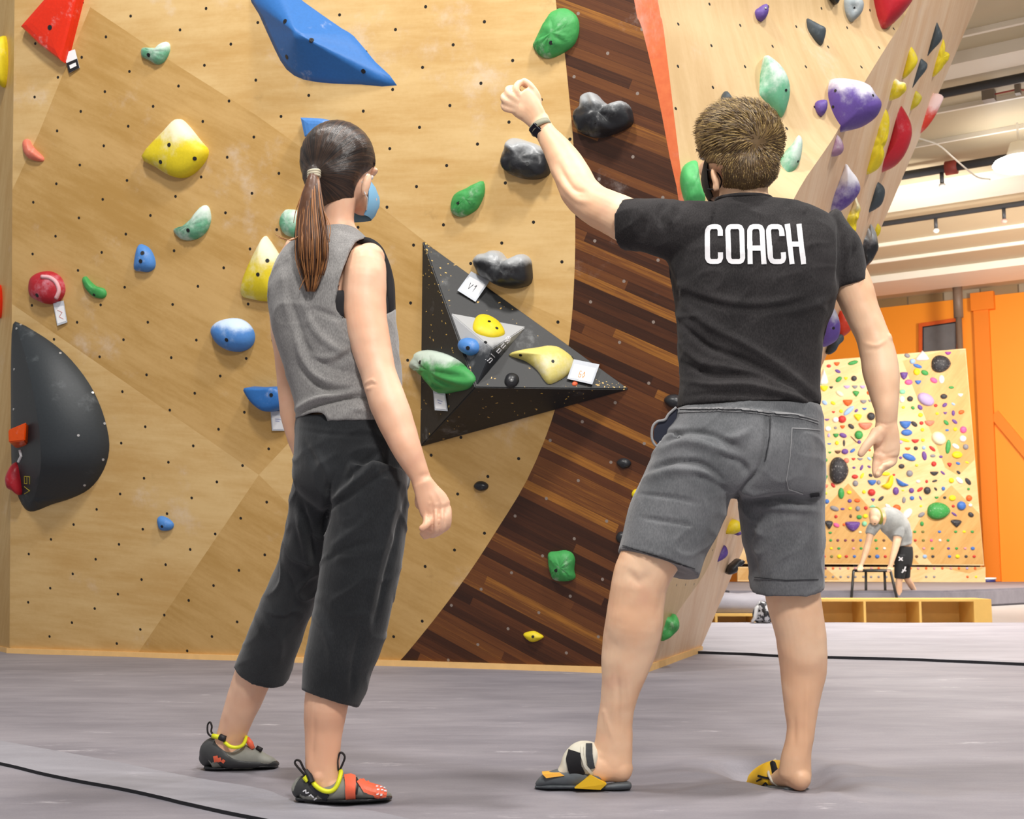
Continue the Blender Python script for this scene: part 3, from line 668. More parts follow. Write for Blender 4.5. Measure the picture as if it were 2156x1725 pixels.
hold([(1000, 550), (1010, 536), (1025, 533), (1040, 527), (1057, 532), (1070, 546), (1084, 541), (1102, 535), (1117, 545), (1121, 565), (1120, 595), (1100, 606), (1075, 608), (1052, 602), (1030, 590), (1010, 576)], W, 0.11, h_blkc, 'black mushroom-shaped hold just above the black triangular volume', wob=.25, seed=9, bolt=(1053, 577), cheek=.7)
hold([(998, 1022), (1006, 1014), (1018, 1014), (1028, 1021), (1026, 1030), (1014, 1034), (1002, 1030)], W, 0.03, h_blk, 'small black oval hold between the woman\'s hand and the dark band', bolt=(1010, 1025), bolt_r=2)
hold([(1155, 1165), (1172, 1161), (1192, 1159), (1206, 1166), (1211, 1180), (1209, 1200), (1212, 1216), (1200, 1223), (1170, 1222), (1160, 1208), (1156, 1190)], W, 0.06, h_green, 'squarish green hold low on the dark plank band', bolt=(1170, 1200), ridges=30, ramp=.18, wob=.1, rc=(1168, 1202))
hold([(1102, 1336), (1110, 1331), (1124, 1329), (1134, 1333), (1145, 1341), (1136, 1348), (1122, 1352), (1110, 1346)], W, 0.03, h_yel, 'small yellow eye-shaped hold at the bottom of the dark band', bolt=(1122, 1341), bolt_r=3)
hold([(333, 1100), (334, 1089), (343, 1087), (355, 1092), (366, 1103), (363, 1114), (350, 1118), (338, 1115)], W, 0.035, h_blue, 'small blue hold low on the wall by itself below the black half-moon volume', bolt=(341, 1109), bolt_r=3)
hold([(1298, 975), (1306, 966), (1320, 966), (1329, 974), (1325, 983), (1311, 987)], W, 0.03, h_blk, 'small black oval hold on the dark band left of the coach\'s shorts', bolt=(1310, 978), bolt_r=2)
hold([(1330, 1040), (1336, 1031), (1350, 1030), (1356, 1042), (1346, 1050), (1334, 1048)], W, 0.03, h_yel, 'tiny yellow hold peeking out left of the coach\'s shorts')
hold([(1297, 1130), (1304, 1120), (1320, 1122), (1326, 1136), (1312, 1144), (1301, 1141)], W, 0.03, h_blk, 'small black hold mostly behind the coach\'s left shorts leg')
hold([(1398, 843), (1408, 832), (1430, 832), (1445, 845), (1438, 860), (1412, 858)], W, 0.05, h_blk, 'black rounded hold partly behind the coach\'s waist')
# ---- big black volumes
m_vol = mat_hold('black_volume', hx('232425'), 0.14, 0.5, ckc='8A8C8E', fleck='C9A45A', ck_scale=5)
A_, B__, C_ = (889, 505), (1327, 820), (884, 942)
P0, n0 = surf(1000, 760, W)
wv = [on(x, y, P0, n0) for x, y in (A_, B__, C_)]; pk = on(1000, 790, P0, n0) + n0 * 0.36
# slide the peak so that it is seen at its photographed place
dv = on(1001, 816, pk, n0) - pk; pk = pk + dv
ed = []
def tri_vol(a, b, c, p, name, m, lb, r=0.005):
    bm = bmesh.new(); vv = [bm.verts.new(v) for v in (a, b, c, p, a - n0 * .02, b - n0 * .02, c - n0 * .02)]
    for f in ((0, 1, 3), (1, 2, 3), (2, 0, 3), (0, 4, 5, 1), (1, 5, 6, 2), (2, 6, 4, 0), (6, 5, 4)): bm.faces.new([vv[i] for i in f])
    bmesh.ops.recalc_face_normals(bm, faces=bm.faces); bmesh.ops.bevel(bm, geom=list(bm.edges), offset=r, segments=2, affect='EDGES')
    me = bpy.data.meshes.new(name); g = P0.copy()
    for v in bm.verts: v.co -= g
    bm.to_mesh(me); bm.free(); me.materials.append(m); o = bpy.data.objects.new(name, me); COL.objects.link(o); o.location = g; return tag(o, lb, 'volume')
vol = tri_vol(*wv, pk, 'triangular_volume', m_vol, 'large black triangular pyramid volume with gold flecks between woman and coach'); T_V = tree(vol)
# small chalky volume bolted on it
g1 = [surf(x, y, T_V) for x, y in ((948, 659), (1108, 688), (1004, 812))]
P0 = (g1[0][0] + g1[1][0] + g1[2][0]) / 3; nn_ = (g1[1][0] - g1[0][0]).cross(g1[2][0] - g1[0][0]).normalized(); nn_ = nn_ if nn_.dot(C0 - P0) > 0 else -nn_
pk2 = P0 + nn_ * 0.11; pk2 = pk2 + (on(1037, 735, pk2, nn_) - pk2); n0 = nn_
m_gv = mat_hold('dark_grey_volume', hx('33363A'), 0.35, 0.4, top=0.75, ckc='B4B6B8', ck_scale=4)
v2 = tri_vol(g1[0][0], g1[1][0], g1[2][0], pk2, 'small_volume', m_gv, 'small dark grey chalky pyramid volume mounted on the black triangular volume', 0.004); T_V2 = tree(v2)
# its printed word, stroke letters laid on the right-hand face
def strokes_on(name, T, word, o_, dx, dy, m, parent, r=0.0035, lift=0.002):
    GL = {'b': [[(0, 0), (0, 2)], [(0, 1), (.8, 1), (.8, 0), (0, 0)]], 'l': [[(.2, 0), (.2, 2)]], 'o': [[(0, 0), (.8, 0), (.8, 1), (0, 1), (0, 0)]], 'c': [[(.8, 0), (0, 0), (0, 1), (.8, 1)]],
          'z': [[(0, 1), (.8, 1), (0, 0), (.8, 0)]], 's': [[(0, 0), (.8, 0), (.8, .5), (0, .5), (0, 1), (.8, 1)]], 'V': [[(0, 2), (.4, 0), (.8, 2)]], '1': [[(.2, 1.6), (.5, 2), (.5, 0)]], '6': [[(.8, 2), (0, 2), (0, 0), (.8, 0), (.8, 1), (0, 1)]],
          'C': [[(.8, 2), (0, 2), (0, 0), (.8, 0)]], 'S': [[(0, 0), (.8, 0), (.8, 1), (0, 1), (0, 2), (.8, 2)]], 'P': [[(0, 0), (0, 2), (.8, 2), (.8, 1), (0, 1)]], 'A': [[(0, 0), (.4, 2), (.8, 0)]], 'R': [[(0, 0), (0, 2), (.8, 2), (.8, 1), (0, 1), (.8, 0)]], 'T': [[(.4, 0), (.4, 2)], [(0, 2), (.8, 2)]],
          '*': [[(.4 + .38 * math.cos(k * math.pi / 3), 1 + .55 * math.sin(k * math.pi / 3)) for k in range(7)], [(.4, .45), (.4, 1.55)], [(.05, .7), (.75, 1.3)], [(.05, 1.3), (.75, .7)]]}
    mb = MB()
    for i, ch in enumerate(word):
        for st in GL.get(ch, []):
            ps = []
            for u, v in st:
                x = o_[0] + dx[0] * (i * 1.15 + u) + dy[0] * v; y = o_[1] + dx[1] * (i * 1.15 + u) + dy[1] * v; s = surf(x, y, T)
                if s: ps.append(s[0] + s[1] * lift)
            if len(ps) > 1:
                for a, b in zip(ps, ps[1:]):
                    if (a - b).length > 1e-5: mb.tube([a, b], r, 5)
    return mb.build(name, m, parent)
m_white = plain('white_print', hx('E8E8EC'), 0.6)
strokes_on('lettering', T_V2, 'blocz', (1030, 764), (8.0, -8.8), (-3.6, -3.4), m_white, v2, 0.0020)
strokes_on('emblem', T_V2, '*', (1069, 722), (11, -9), (-4, -5), m_white, v2, 0.002)
hold([(995, 690), (1000, 672), (1010, 665), (1028, 667), (1050, 680), (1062, 697), (1060, 706), (1040, 711), (1020, 708), (1002, 701)], T_V2, 0.035, h_yel, 'bright yellow oval hold on the small grey volume', bolt=[(1030, 677), (1046, 691)], bolt_r=3.5)
hold([(968, 728), (974, 717), (988, 712), (1002, 716), (1009, 728), (1006, 742), (992, 749), (978, 745), (970, 738)], T_V2, 0.05, h_blue, 'small round blue knob at the lower left of the grey volume', bolt=(985, 733), bolt_r=4.5)
mb = MB(); s_ = surf(1022, 722, T_V2); mb.tube([s_[0] - s_[1] * .004, s_[0] + s_[1] * .003], .009, 12); mb.build('bolt', m_bolt, v2)
hold([(870, 762), (880, 743), (900, 737), (925, 741), (950, 750), (975, 766), (993, 788), (997, 805), (986, 819), (962, 825), (930, 829), (912, 812), (890, 786), (872, 775)], T_V, 0.075, mat_hold('green_fan_chalky', G_, 0.12, top=0.62, ckc='C9D6CC', ck_scale=3), 'big green fan hold with a chalked left end on the black volume', bolt=(884, 763), ridges=52, ramp=.22, rc=(882, 765), anchor=(905, 790))
hold([(1071, 748), (1100, 739), (1130, 735), (1152, 731), (1178, 735), (1205, 755), (1208, 772), (1194, 791), (1160, 809), (1146, 801), (1131, 780), (1105, 760)], T_V, 0.06, h_cream, 'chalky cream-yellow fish-shaped hold on the right of the black volume', bolt=[(1164, 761), (1096, 748), (1205, 753)], bolt_r=3.5)
hold([(1062, 801), (1067, 790), (1078, 787), (1090, 792), (1093, 803), (1086, 813), (1073, 816), (1064, 810)], T_V, 0.03, h_blk, 'small round black hold below the cream hold on the black volume', bolt=(1077, 800), bolt_r=4.5)
hold([(1205, 806), (1209, 803), (1215, 804), (1216, 810), (1210, 813), (1205, 811)], T_V, 0.008, mat_hold('tiny_orange', hx('E2643C'), 0.1), 'tiny orange dot hold near the right tip of the black volume')
m_gold = plain('gold_fleck', hx('D9B25A'), 0.4)
mb = MB(); rg = random.Random(3)
for k in range(90):
    a, b = rg.random(), rg.random()
    if k < 30: x, y = 892 + a * 12 + a * b * 60, 508 + a * 260 * b + 10 * b
    elif k < 55: x, y = 890 + a * 60, 560 + b * 330
    elif k < 75: x, y = 1240 + a * 80, 812 + b * 12 - 20 * (1 - a)
    else: x, y = 1010 + a * 270, 790 + b * 60
    s = surf(x, y, T_V)
    if s and s[1].dot(C0 - s[0]) > 0:
        t = s[1].orthogonal().normalized(); u = s[1].cross(t); r = 0.002 + 0.004 * rg.random() ** 2; an = rg.random() * 3
        d1 = t * math.cos(an) + u * math.sin(an); d2 = -t * math.sin(an) + u * math.cos(an)
        mb.hexa([s[0] + d1 * r * i + d2 * r * .45 * j for i, j in ((-1, -1), (1, -1), (1, 1), (-1, 1))], [s[0] + s[1] * .0015 + d1 * r * i + d2 * r * .45 * j for i, j in ((-1, -1), (1, -1), (1, 1), (-1, 1))])
fk = mb.build('paint_chips', m_gold, vol); fk['kind'] = 'stuff'
# ---- black half-moon volume on the left
hm = [(27, 683), (45, 683), (62, 691), (110, 722), (150, 758), (188, 808), (214, 862), (229, 920), (228, 962), (213, 1000), (188, 1030), (152, 1049), (110, 1062), (72, 1077), (52, 1071), (36, 1040), (26, 1005), (23, 940), (23, 850), (23, 760)]
Ph, nh = surf(110, 880, W); ring = [on(x, y, Ph, nh) for x, y in cr(hm, 3, True)]; K = len(ring)
rdg = cr([(36, 690), (58, 770), (74, 850), (84, 920), (86, 985), (72, 1050)], 8); hgt = cr([(0.02,), (0.13,), (0.20,), (0.22,), (0.20,), (0.07,)], 8)
RG = []
for (x, y), (h_,) in zip(rdg, hgt):
    p = on(x, y, Ph, nh) + nh * h_; RG.append(p + (on(x, y, p, nh) - p))
def near(p): return min(RG, key=lambda q: (q - p - nh * (q - p).dot(nh)).length)
vs = [p - nh * .02 for p in ring]; RN_ = 8
zr = [(p - Ph).dot(WU) for p in RG]
def rp(p):  # ridge point level with p
    z = (p - Ph).dot(WU); 
    if z >= zr[0]: return RG[0]
    if z <= zr[-1]: return RG[-1]
    for a in range(len(RG) - 1):
        if zr[a] >= z >= zr[a + 1]: return RG[a].lerp(RG[a + 1], (zr[a] - z) / (zr[a] - zr[a + 1] + 1e-9))
    return RG[-1]
for k in range(RN_ + 1):
    t = k / RN_
    for p in ring:
        q = rp(p); hh = (q - p).dot(nh); f_ = q - nh * hh; xy = p.lerp(f_, t)
        right = (p - f_).dot(WX) > 0
        e_ = math.sin(t * math.pi / 2) ** 0.75 if right else t ** 0.9
        vs.append(xy + nh * hh * e_)
fs = [tuple(reversed(range(K)))] + [(k * K + i, k * K + (i + 1) % K, (k + 1) * K + (i + 1) % K, (k + 1) * K + i) for k in range(RN_ + 1) for i in range(K)]
mv = mk('half_moon_volume', vs, fs, mat_hold('charcoal_volume', hx('2E3337'), 0.16, 0.5, ckc='6E7478'), None, True); fixn(mv)
bm = bmesh.new(); bm.from_mesh(mv.data); bmesh.ops.remove_doubles(bm, verts=bm.verts, dist=0.0015); bm.to_mesh(mv.data); bm.free()
tag(mv, 'big black half-moon volume at the left edge of the wall', 'volume'); T_M = tree(mv)
m_screw = plain('steel_screw', hx('C9C9C9'), 0.3, metal=.6)
for x, y in ((35, 692), (44, 684), (127, 744), (195, 827), (220, 892), (217, 968), (30, 778), (29, 862), (178, 1022), (165, 917)):
    s = surf(x, y, T_M)
    if s: mb = MB(); mb.tube([s[0] - s[1] * .003, s[0] + s[1] * .003], .0075, 10); mb.build('screw', m_screw, mv)
P, n = surf(45, 918, T_M)
q_ = [(17, 906), (58, 890), (62, 902), (58, 944), (22, 947), (15, 918)]
pc = on(40, 920, P, WN); bmv = []
b0_ = [on(x, y, P, WN) for x, y in ((24, 918), (61, 905), (57, 945), (24, 945))]; t0_ = [on(x, y, P + WN * .10, WN) for x, y in ((17, 905), (55, 889), (52, 928), (18, 932))]
mb = MB(); mb.hexa([v - WN * .03 for v in b0_], t0_); o = mb.build('climbing_hold', h_or); bm = bmesh.new(); bm.from_mesh(o.data); bmesh.ops.bevel(bm, geom=list(bm.edges), offset=.006, segments=2, affect='EDGES'); bm.to_mesh(o.data); bm.free()
tag(o, 'orange block-shaped hold on the left side of the black half-moon volume', 'climbing hold')
hold([(16, 1000), (24, 982), (34, 973), (44, 981), (48, 1005), (47, 1030), (42, 1043), (30, 1034), (19, 1028), (15, 1012)], T_M, 0.06, h_crim, 'small red hold low on the left side of the black half-moon volume', face=.5, anchor=(38, 1008))
mb = MB(); s1 = [surf(x, y, T_M) for x, y in ((43, 948), (46, 960), (40, 972))]; mb.tube([s[0] + s[1] * .003 for s in s1 if s], .009, 6)
tag(mb.build('tape', m_white), 'short white tape strip between orange block and red hold', 'tape')
strokes_on('painted_mark', T_M, '6A', (52, 1003), (0, 19), (5.5, 0.6), plain('yellow_paint', hx('B9A93A'), 0.6), mv, .0022)
# ---- holds at the far left, on the side panel
T_L = tree(bpy.data.objects['wall_left'])
hold([(-14, 130), (-6, 90), (8, 75), (20, 88), (27, 130), (24, 168), (16, 186), (2, 180), (-8, 160)], T_L, 0.10, h_yel, 'yellow oval hold cut off by the left edge of the photo', face=.6, anchor=(10, 130))
hold([(-12, 640), (-6, 605), (3, 602), (8, 625), (7, 650), (2, 670), (-8, 665)], T_L, 0.06, h_red, 'red hold cut off by the left edge, below the yellow oval', face=.6, anchor=(3, 636))
# ---- route tags
card([(135, 112), (158, 104), (168, 143), (146, 154)], W, 'white route tag with a black label under the red triangular hold', dark=True)
card([(112, 638), (134, 633), (142, 679), (121, 686)], W, 'white route tag hanging under the round red knob', ink=('C87A74', [[(.3, .35), (.7, .5), (.35, .65), (.7, .8)]]))
card([(570, 866), (600, 866), (602, 907), (573, 907)], W, 'route tag with grey writing under the blue half-bowl hold', ink=('8A98C8', [[(.3, .4), (.7, .42)], [(.3, .5), (.6, .52)]]))
card([(992, 572), (1031, 592), (1001, 636), (963, 612)], T_V, 'route tag reading V1 on the black volume below the mushroom hold', ink=('22222A', [[(.30, .45), (.38, .72), (.46, .45)], [(.56, .50), (.62, .42), (.62, .72)]]), off=.02)
card([(1208, 757), (1262, 768), (1247, 810), (1194, 798)], T_V, 'route tag with orange numbers right of the cream hold', ink=('E8902E', [[(.45, .5), (.38, .5), (.38, .8), (.46, .8), (.46, .65), (.38, .65)], [(.56, .5), (.52, .65), (.56, .8), (.6, .65), (.56, .5)]]), off=.02)
card([(912, 818), (937, 824), (943, 866), (916, 864)], T_V, 'narrow route tag hanging under the green fan hold on the black volume', ink=('8A98C8', [[(.3, .5), (.7, .55)], [(.35, .62), (.6, .66)]]), off=.02)
# ---- holds on the right wall (seen at a grazing angle: solids turned out towards the room)
def rh(ol, th, m, lb, **kw):
    kw.setdefault('face', .72); return hold(ol, R, th, m, lb, off=kw.pop('off', .02), back=kw.pop('back', .05), **kw)
rh([(1587, 25), (1600, 15), (1614, 8), (1618, 22), (1612, 38), (1602, 46), (1590, 42)], .04, h_pur, 'small purple hold at the top of the pale right wall', bolt=(1612, 17), bolt_r=2.5)
rh([(1697, 40), (1710, 44), (1725, 52), (1738, 60), (1736, 80), (1728, 97), (1712, 88), (1697, 68)], .05, h_sl, 'slate-grey angular hold near the top, right of the small purple one')
rh([(1733, -14), (1745, -2), (1760, 10), (1768, -4), (1755, -20)], .04, h_blk, 'black hold cut off by the top edge above the slate hold')
rh([(1773, 12), (1777, -4), (1800, -8), (1817, 2), (1815, 24), (1800, 42), (1787, 48), (1776, 34)], .06, h_gry, 'grey pocket hold with a light ring, left of the big crimson one', bolt=(1798, 17), saddle=.4, bolt_r=3)
rh([(1828, -30), (1834, 10), (1842, 45), (1851, 66), (1875, 54), (1903, 25), (1922, -8), (1905, -40), (1860, -45)], .12, h_crim, 'large crimson hold cut off by the top edge on the right wall', off=.05)
rh([(1905, 96), (1918, 98), (1930, 120), (1928, 135), (1918, 150), (1902, 166), (1894, 162), (1898, 130)], .07, mat_hold('yellow_greenish', hx('D8C21C'), .3, ckc='B9B48C'), 'yellow hold with a dirty green lower half on the upper right wall')
rh([(1934, 122), (1945, 127), (1952, 135), (1948, 148), (1932, 168), (1913, 192), (1920, 155), (1927, 138)], .05, h_sl, 'slate triangular hold between two yellow ones, pointing down', sharp=False)
rh([(1968, 42), (1976, 55), (1983, 75), (1977, 90), (1962, 106), (1947, 121), (1953, 85), (1960, 60)], .06, h_sl, 'slate diamond-shaped hold, highest near the free edge')
rh([(1983, 80), (1988, 92), (1986, 106), (1997, 112), (1995, 126), (1985, 140), (1972, 156), (1956, 164), (1954, 140), (1957, 118), (1970, 98)], .07, h_yel, 'yellow fan hold below the slate diamond near the edge', wob=.2, ridges=12, ramp=.15)
rh([(1872, 163), (1886, 166), (1894, 172), (1906, 175), (1907, 190), (1895, 202), (1875, 212), (1858, 216), (1860, 195), (1866, 178)], .07, mat_hold('yellow_lobed', Y_, .2, top=.35, ckc='F0EEDC'), 'yellow lobed hold with white tips right of the big purple one', wob=.5)
rh([(1920, 190), (1930, 192), (1940, 204), (1936, 216), (1924, 228), (1910, 234), (1912, 212)], .05, mat_hold('yellow_olive', hx('C9B928'), .25, ckc='D0CFA2'), 'small olive-yellow hold near the pink fin', wob=.2)
rh([(1970, 197), (1986, 203), (1980, 220), (1966, 248), (1946, 274), (1921, 291), (1928, 262), (1940, 235), (1955, 210)], .05, h_pinkc, 'pink and white fin hold sticking out past the free edge', anchor=(1950, 245))
rh([(1748, 176), (1765, 166), (1800, 168), (1828, 178), (1840, 196), (1853, 214), (1850, 232), (1838, 250), (1810, 268), (1775, 277), (1748, 282), (1740, 262), (1737, 215)], .13, h_purc, 'largest purple boulder hold right of the coach\'s head', off=.06, bolt=[(1838, 201), (1754, 225), (1759, 191)], bolt_r=3)
rh([(1715, 222), (1722, 212), (1740, 211), (1741, 228), (1734, 242), (1725, 246), (1717, 236)], .04, h_pur, 'small purple hold touching the left of the big purple boulder')
rh([(1853, 228), (1864, 228), (1871, 248), (1870, 275), (1864, 300), (1856, 318), (1860, 332), (1852, 350), (1838, 363), (1818, 368), (1814, 345), (1820, 305), (1835, 265)], .07, h_yel, 'tall yellow ribbed hold left of the crimson crescent', ridges=14, ramp=.12, wob=.2, off=.04)
rh([(1870, 226), (1882, 210), (1895, 220), (1908, 240), (1917, 262), (1918, 285), (1910, 312), (1895, 338), (1872, 357), (1830, 370), (1850, 340), (1862, 308), (1868, 270)], .10, h_crim, 'crimson crescent hold near the free edge, right of the tall yellow one', off=.05)
rh([(1612, 117), (1628, 124), (1645, 140), (1658, 163), (1663, 190), (1658, 220), (1645, 249), (1628, 238), (1610, 226), (1578, 212), (1592, 180), (1603, 145)], .07, h_pg, 'large chalky green hold above the coach\'s head', bolt=(1655, 190), bolt_r=3)
rh([(1516, 212), (1522, 197), (1530, 192), (1540, 204), (1552, 216), (1545, 232), (1522, 232)], .05, h_sl, 'dark slate hold peeking out just above the coach\'s hair')
rh([(1433, 372), (1440, 350), (1455, 339), (1467, 341), (1468, 365), (1474, 390), (1483, 425), (1465, 440), (1446, 432), (1436, 402)], .07, mat_hold('mint_green_hold', hx('4FAE62'), .3, ckc='8FCB9C'), 'mint green hold left of the coach\'s face mask', wob=.3, face=.4)
rh([(1681, 285), (1689, 296), (1688, 320), (1682, 345), (1668, 368), (1645, 397), (1637, 380), (1638, 345), (1652, 320), (1668, 303)], .06, h_pg, 'slim chalky green hold right behind the coach\'s head', bolt=(1680, 340), bolt_r=2.5)
rh([(1757, 281), (1770, 292), (1776, 312), (1768, 326), (1750, 330), (1742, 322), (1750, 300)], .04, h_mauve, 'small mauve teardrop hold below the purple boulder')
rh([(1778, 343), (1790, 358), (1803, 375), (1809, 395), (1802, 412), (1785, 432), (1765, 446), (1748, 454), (1732, 441), (1729, 422), (1740, 400), (1755, 385), (1768, 362)], .11, mat_hold('purple_white_hold', PU, .45, top=.6, ckc='E2E0E6', ck_scale=3), 'purple boulder hold mostly whitened by chalk above the coach\'s shoulder', bolt=(1742, 415), bolt_r=2, off=.05)
rh([(1800, 408), (1806, 425), (1812, 440), (1806, 458), (1800, 478), (1793, 495), (1778, 478), (1762, 456), (1780, 448), (1794, 430)], .07, h_yelc, 'yellow knobbly hold under the chalk-white purple boulder', wob=.6, off=.04)
rh([(1838, 381), (1852, 385), (1862, 398), (1860, 418), (1850, 436), (1820, 450), (1826, 425), (1830, 400)], .06, h_sl, 'slate-grey hold right of the chalk-white purple boulder')
rh([(1800, 500), (1812, 484), (1820, 474), (1828, 480), (1832, 470), (1842, 488), (1848, 510), (1843, 535), (1828, 558), (1815, 566), (1805, 545), (1798, 520)], .08, h_blkc, 'black claw-like lobed hold above the coach\'s right sleeve', wob=.5)
rh([(1836, 475), (1845, 469), (1854, 478), (1852, 492), (1845, 499), (1838, 490)], .03, h_yel, 'tiny yellow hold beside the black claw-like one', wob=.2)
rh([(1725, 650), (1735, 635), (1748, 640), (1760, 658), (1767, 685), (1763, 712), (1748, 725), (1728, 730), (1718, 700)], .09, mat_hold('purple_low', PU, .3, top=.35, ckc='B9BAC2'), 'purple hold with a grey chalk top beside the coach\'s ribs', bolt=(1755, 691), bolt_r=3)
rh([(1766, 660), (1774, 655), (1784, 668), (1792, 690), (1782, 704), (1764, 712), (1758, 690)], .06, mat_hold('red_orange_hold', hx('C8391E'), .1), 'red-orange hold between the purple one and the coach\'s arm', anchor=(1758, 690))
rh([(1766, 705), (1775, 706), (1776, 716), (1765, 727), (1758, 740), (1744, 747), (1746, 732), (1756, 716)], .03, h_sl, 'small dark crooked hold under the red-orange one', anchor=(1742, 725))
rh([(1524, 1122), (1528, 1104), (1540, 1096), (1553, 1096), (1562, 1108), (1556, 1120), (1540, 1125)], .05, h_yel, 'yellow hold seen between the coach\'s legs', anchor=(1535, 1112))
rh([(1549, 1119), (1557, 1118), (1561, 1125), (1552, 1128)], .02, h_pur, 'tiny purple hold under the yellow one between the coach\'s legs', anchor=(1545, 1122))
rh([(1505, 1184), (1510, 1165), (1525, 1148), (1532, 1163), (1524, 1176)], .03, h_pur, 'purple diamond hold seen between the coach\'s legs', face=.6)
rh([(1533, 1210), (1535, 1196), (1545, 1186), (1556, 1178), (1568, 1182), (1562, 1190), (1551, 1194), (1550, 1206)], .035, h_blk, 'small black crooked hold at the free edge between the coach\'s legs', anchor=(1528, 1196), wob=.3)
rh([(1386, 1294), (1400, 1293), (1410, 1300), (1422, 1294), (1430, 1318), (1420, 1334), (1400, 1348), (1388, 1345)], .06, h_green, 'green crumpled hold low on the right wall beside the coach\'s calf', wob=.4)
# ================================================================ FAR BOARD AND BACKGROUND
YB = yb - 0.35; KB = V((0, YB, 0)); KN = V((0, -1, 0))
zk0 = ZT; kz1 = at(1900, 1194, YB).z
m_bl = mat_ply('board_ply_light', hx('DDB67C'), hx('EBCB98'), None, 0.2, 0.4); m_bd = mat_ply('board_ply_stained', hx('C89858'), hx('D8AE6E'), None, 0.2, 0.9)
ao = math.radians(5); BN = V((0, -math.cos(ao), -math.sin(ao))); BU = V((0, -math.sin(ao), math.cos(ao)))
BP0 = V((0, YB - 0.02, at(1900, 1188, YB).z))
def bP(px, py, o=0.0): return on(px, py, BP0 + BN * o, BN)
def pboard(name, outline, polys, PF, th=0.05):
    """panel with stained polygons, cut with a constrained triangulation"""
    o0 = PF(*outline[0]); ex = V((1, 0, 0)); n = (PF(*outline[1]) - o0).cross(PF(*outline[2]) - o0).normalized(); n = n if n.y < 0 else -n; ey = n.cross(ex).normalized() * -1
    pt = []; eg = []
    def pid(p):
        d = PF(*p) - o0; s = V((d.dot(ex), d.dot(ey)))
        for i, q in enumerate(pt):
            if (q - s).length < 1e-4: return i
        pt.append(s); return len(pt) - 1
    for pl in [outline] + polys:
        ids = [pid(p) for p in pl]
        for a, b in zip(ids, ids[1:] + ids[:1]): eg.append((a, b))
    vo, eo, fo, *_ = delaunay_2d_cdt(pt, eg, [], 1, 1e-6)
    vs = [o0 + ex * v.x + ey * v.y for v in vo]; fs = []; mi = []
    for f in fo:
        c = sum((vs[i] for i in f), V((0, 0, 0))) / len(f); x, y = proj(c); fs.append(tuple(f)); mi.append(1 if any(inpoly(x, y, p) for p in polys) else 0)
    k = len(vs); ol = [PF(*p) for p in outline]; vs2 = vs + ol + [p - n * th for p in ol]; m = len(ol)
    fs += [(k + i, k + (i + 1) % m, k + m + (i + 1) % m, k + m + i) for i in range(m)] + [tuple(k + m + i for i in range(m))]; mi += [2] * (m + 1)
    uv = [((v - o0).dot(ex), (v - o0).dot(ey)) for v in vs2]
    return mk(name, vs2, fs, [m_bl, m_bd, m_edge], None, False, mi, uv=uv)
bo = pboard('climbing_board', [(1540, 1187), (1546, 775), (2033, 734), (2072, 1191)], [[(1786, 1018), (1722, 1085), (1560, 1186), (1935, 1188)], [(2003, 1022), (1944, 1082), (1915, 1130), (1962, 1188), (2071, 1189), (2062, 1082)], [(1900, 760), (1990, 738), (2032, 736), (2052, 968), (2018, 1002), (1990, 985)]], bP)
tag(bo, 'far plywood training board covered in many small bright holds', 'climbing board'); T_B = tree(bo)
ko = pboard('kickboard', [(1553, 1224.5), (1553, 1194), (2075, 1194.5), (2075, 1226.5)], [[(1553, 1196), (1738, 1196), (1768, 1222), (1553, 1222)], [(1985, 1196), (2072, 1196), (2040, 1208)]], lambda x, y: on(x, y, KB, KN))
tag(ko, 'low plywood kickboard strip under the far training board', 'kickboard'); T_K = tree(ko)
mb = MB()
for x0, x1 in ((1796, 1810), (1905, 1928), (2038, 2055)):
    a = on(x0, 1187, KB - KN * .02, KN); b = on(x1, 1196, KB - KN * .02, KN); mb.box((a + b) / 2 + V((0, .05, 0)), (abs(b.x - a.x) / 2, 0, 0), (0, 0.05, 0), (0, 0, abs(b.z - a.z) / 2 + .02))
mb.build('bracket', m_black, bo)
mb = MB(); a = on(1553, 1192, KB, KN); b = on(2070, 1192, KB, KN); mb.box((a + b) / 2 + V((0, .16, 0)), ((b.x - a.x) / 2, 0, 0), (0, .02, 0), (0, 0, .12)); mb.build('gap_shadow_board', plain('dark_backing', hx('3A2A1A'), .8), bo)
# props that hold the board up, behind it
for px in (1600, 2040):
    a = at(px, 760, YB + 1.1); mb = MB(); q = bP(px, 800, -0.08); mb.box(V((q.x, (q.y + YB + 0.15) / 2 + .15, (q.z + ZT) / 2)), (.05, 0, 0), (0, .05, 0), V((0, (q.y - YB - 0.0) / 2, (q.z - ZT) / 2))); mb.build('support_strut', m_edge, bo)
CL = dict(o=('orange', hx('F0662A')), r=('red', hx('C8302A')), c=('coral', hx('F0836A')), g=('green', hx('3C9A4A')), G=('mint green', hx('8AD0A8')), p=('purple', hx('6A4694')), l=('lilac', hx('BBA6D2')), b=('blue', hx('3F72C0')),
          B=('light blue', hx('9CBDE4')), y=('yellow', hx('F6DC24')), Y=('lime yellow', hx('C9CF3A')), k=('black', hx('333236')), s=('grey', hx('8C8A90')), w=('white', hx('F2EEE8')), K=('pink', hx('F0609A')), P=('pale pink', hx('D89AA2')), m=('maroon', hx('7A3A52')), C=('cream', hx('EFE8C4')), n=('brown', hx('6E4A30')), M=('magenta', hx('9A3A9A')), O=('olive', hx('7A7A3A')))
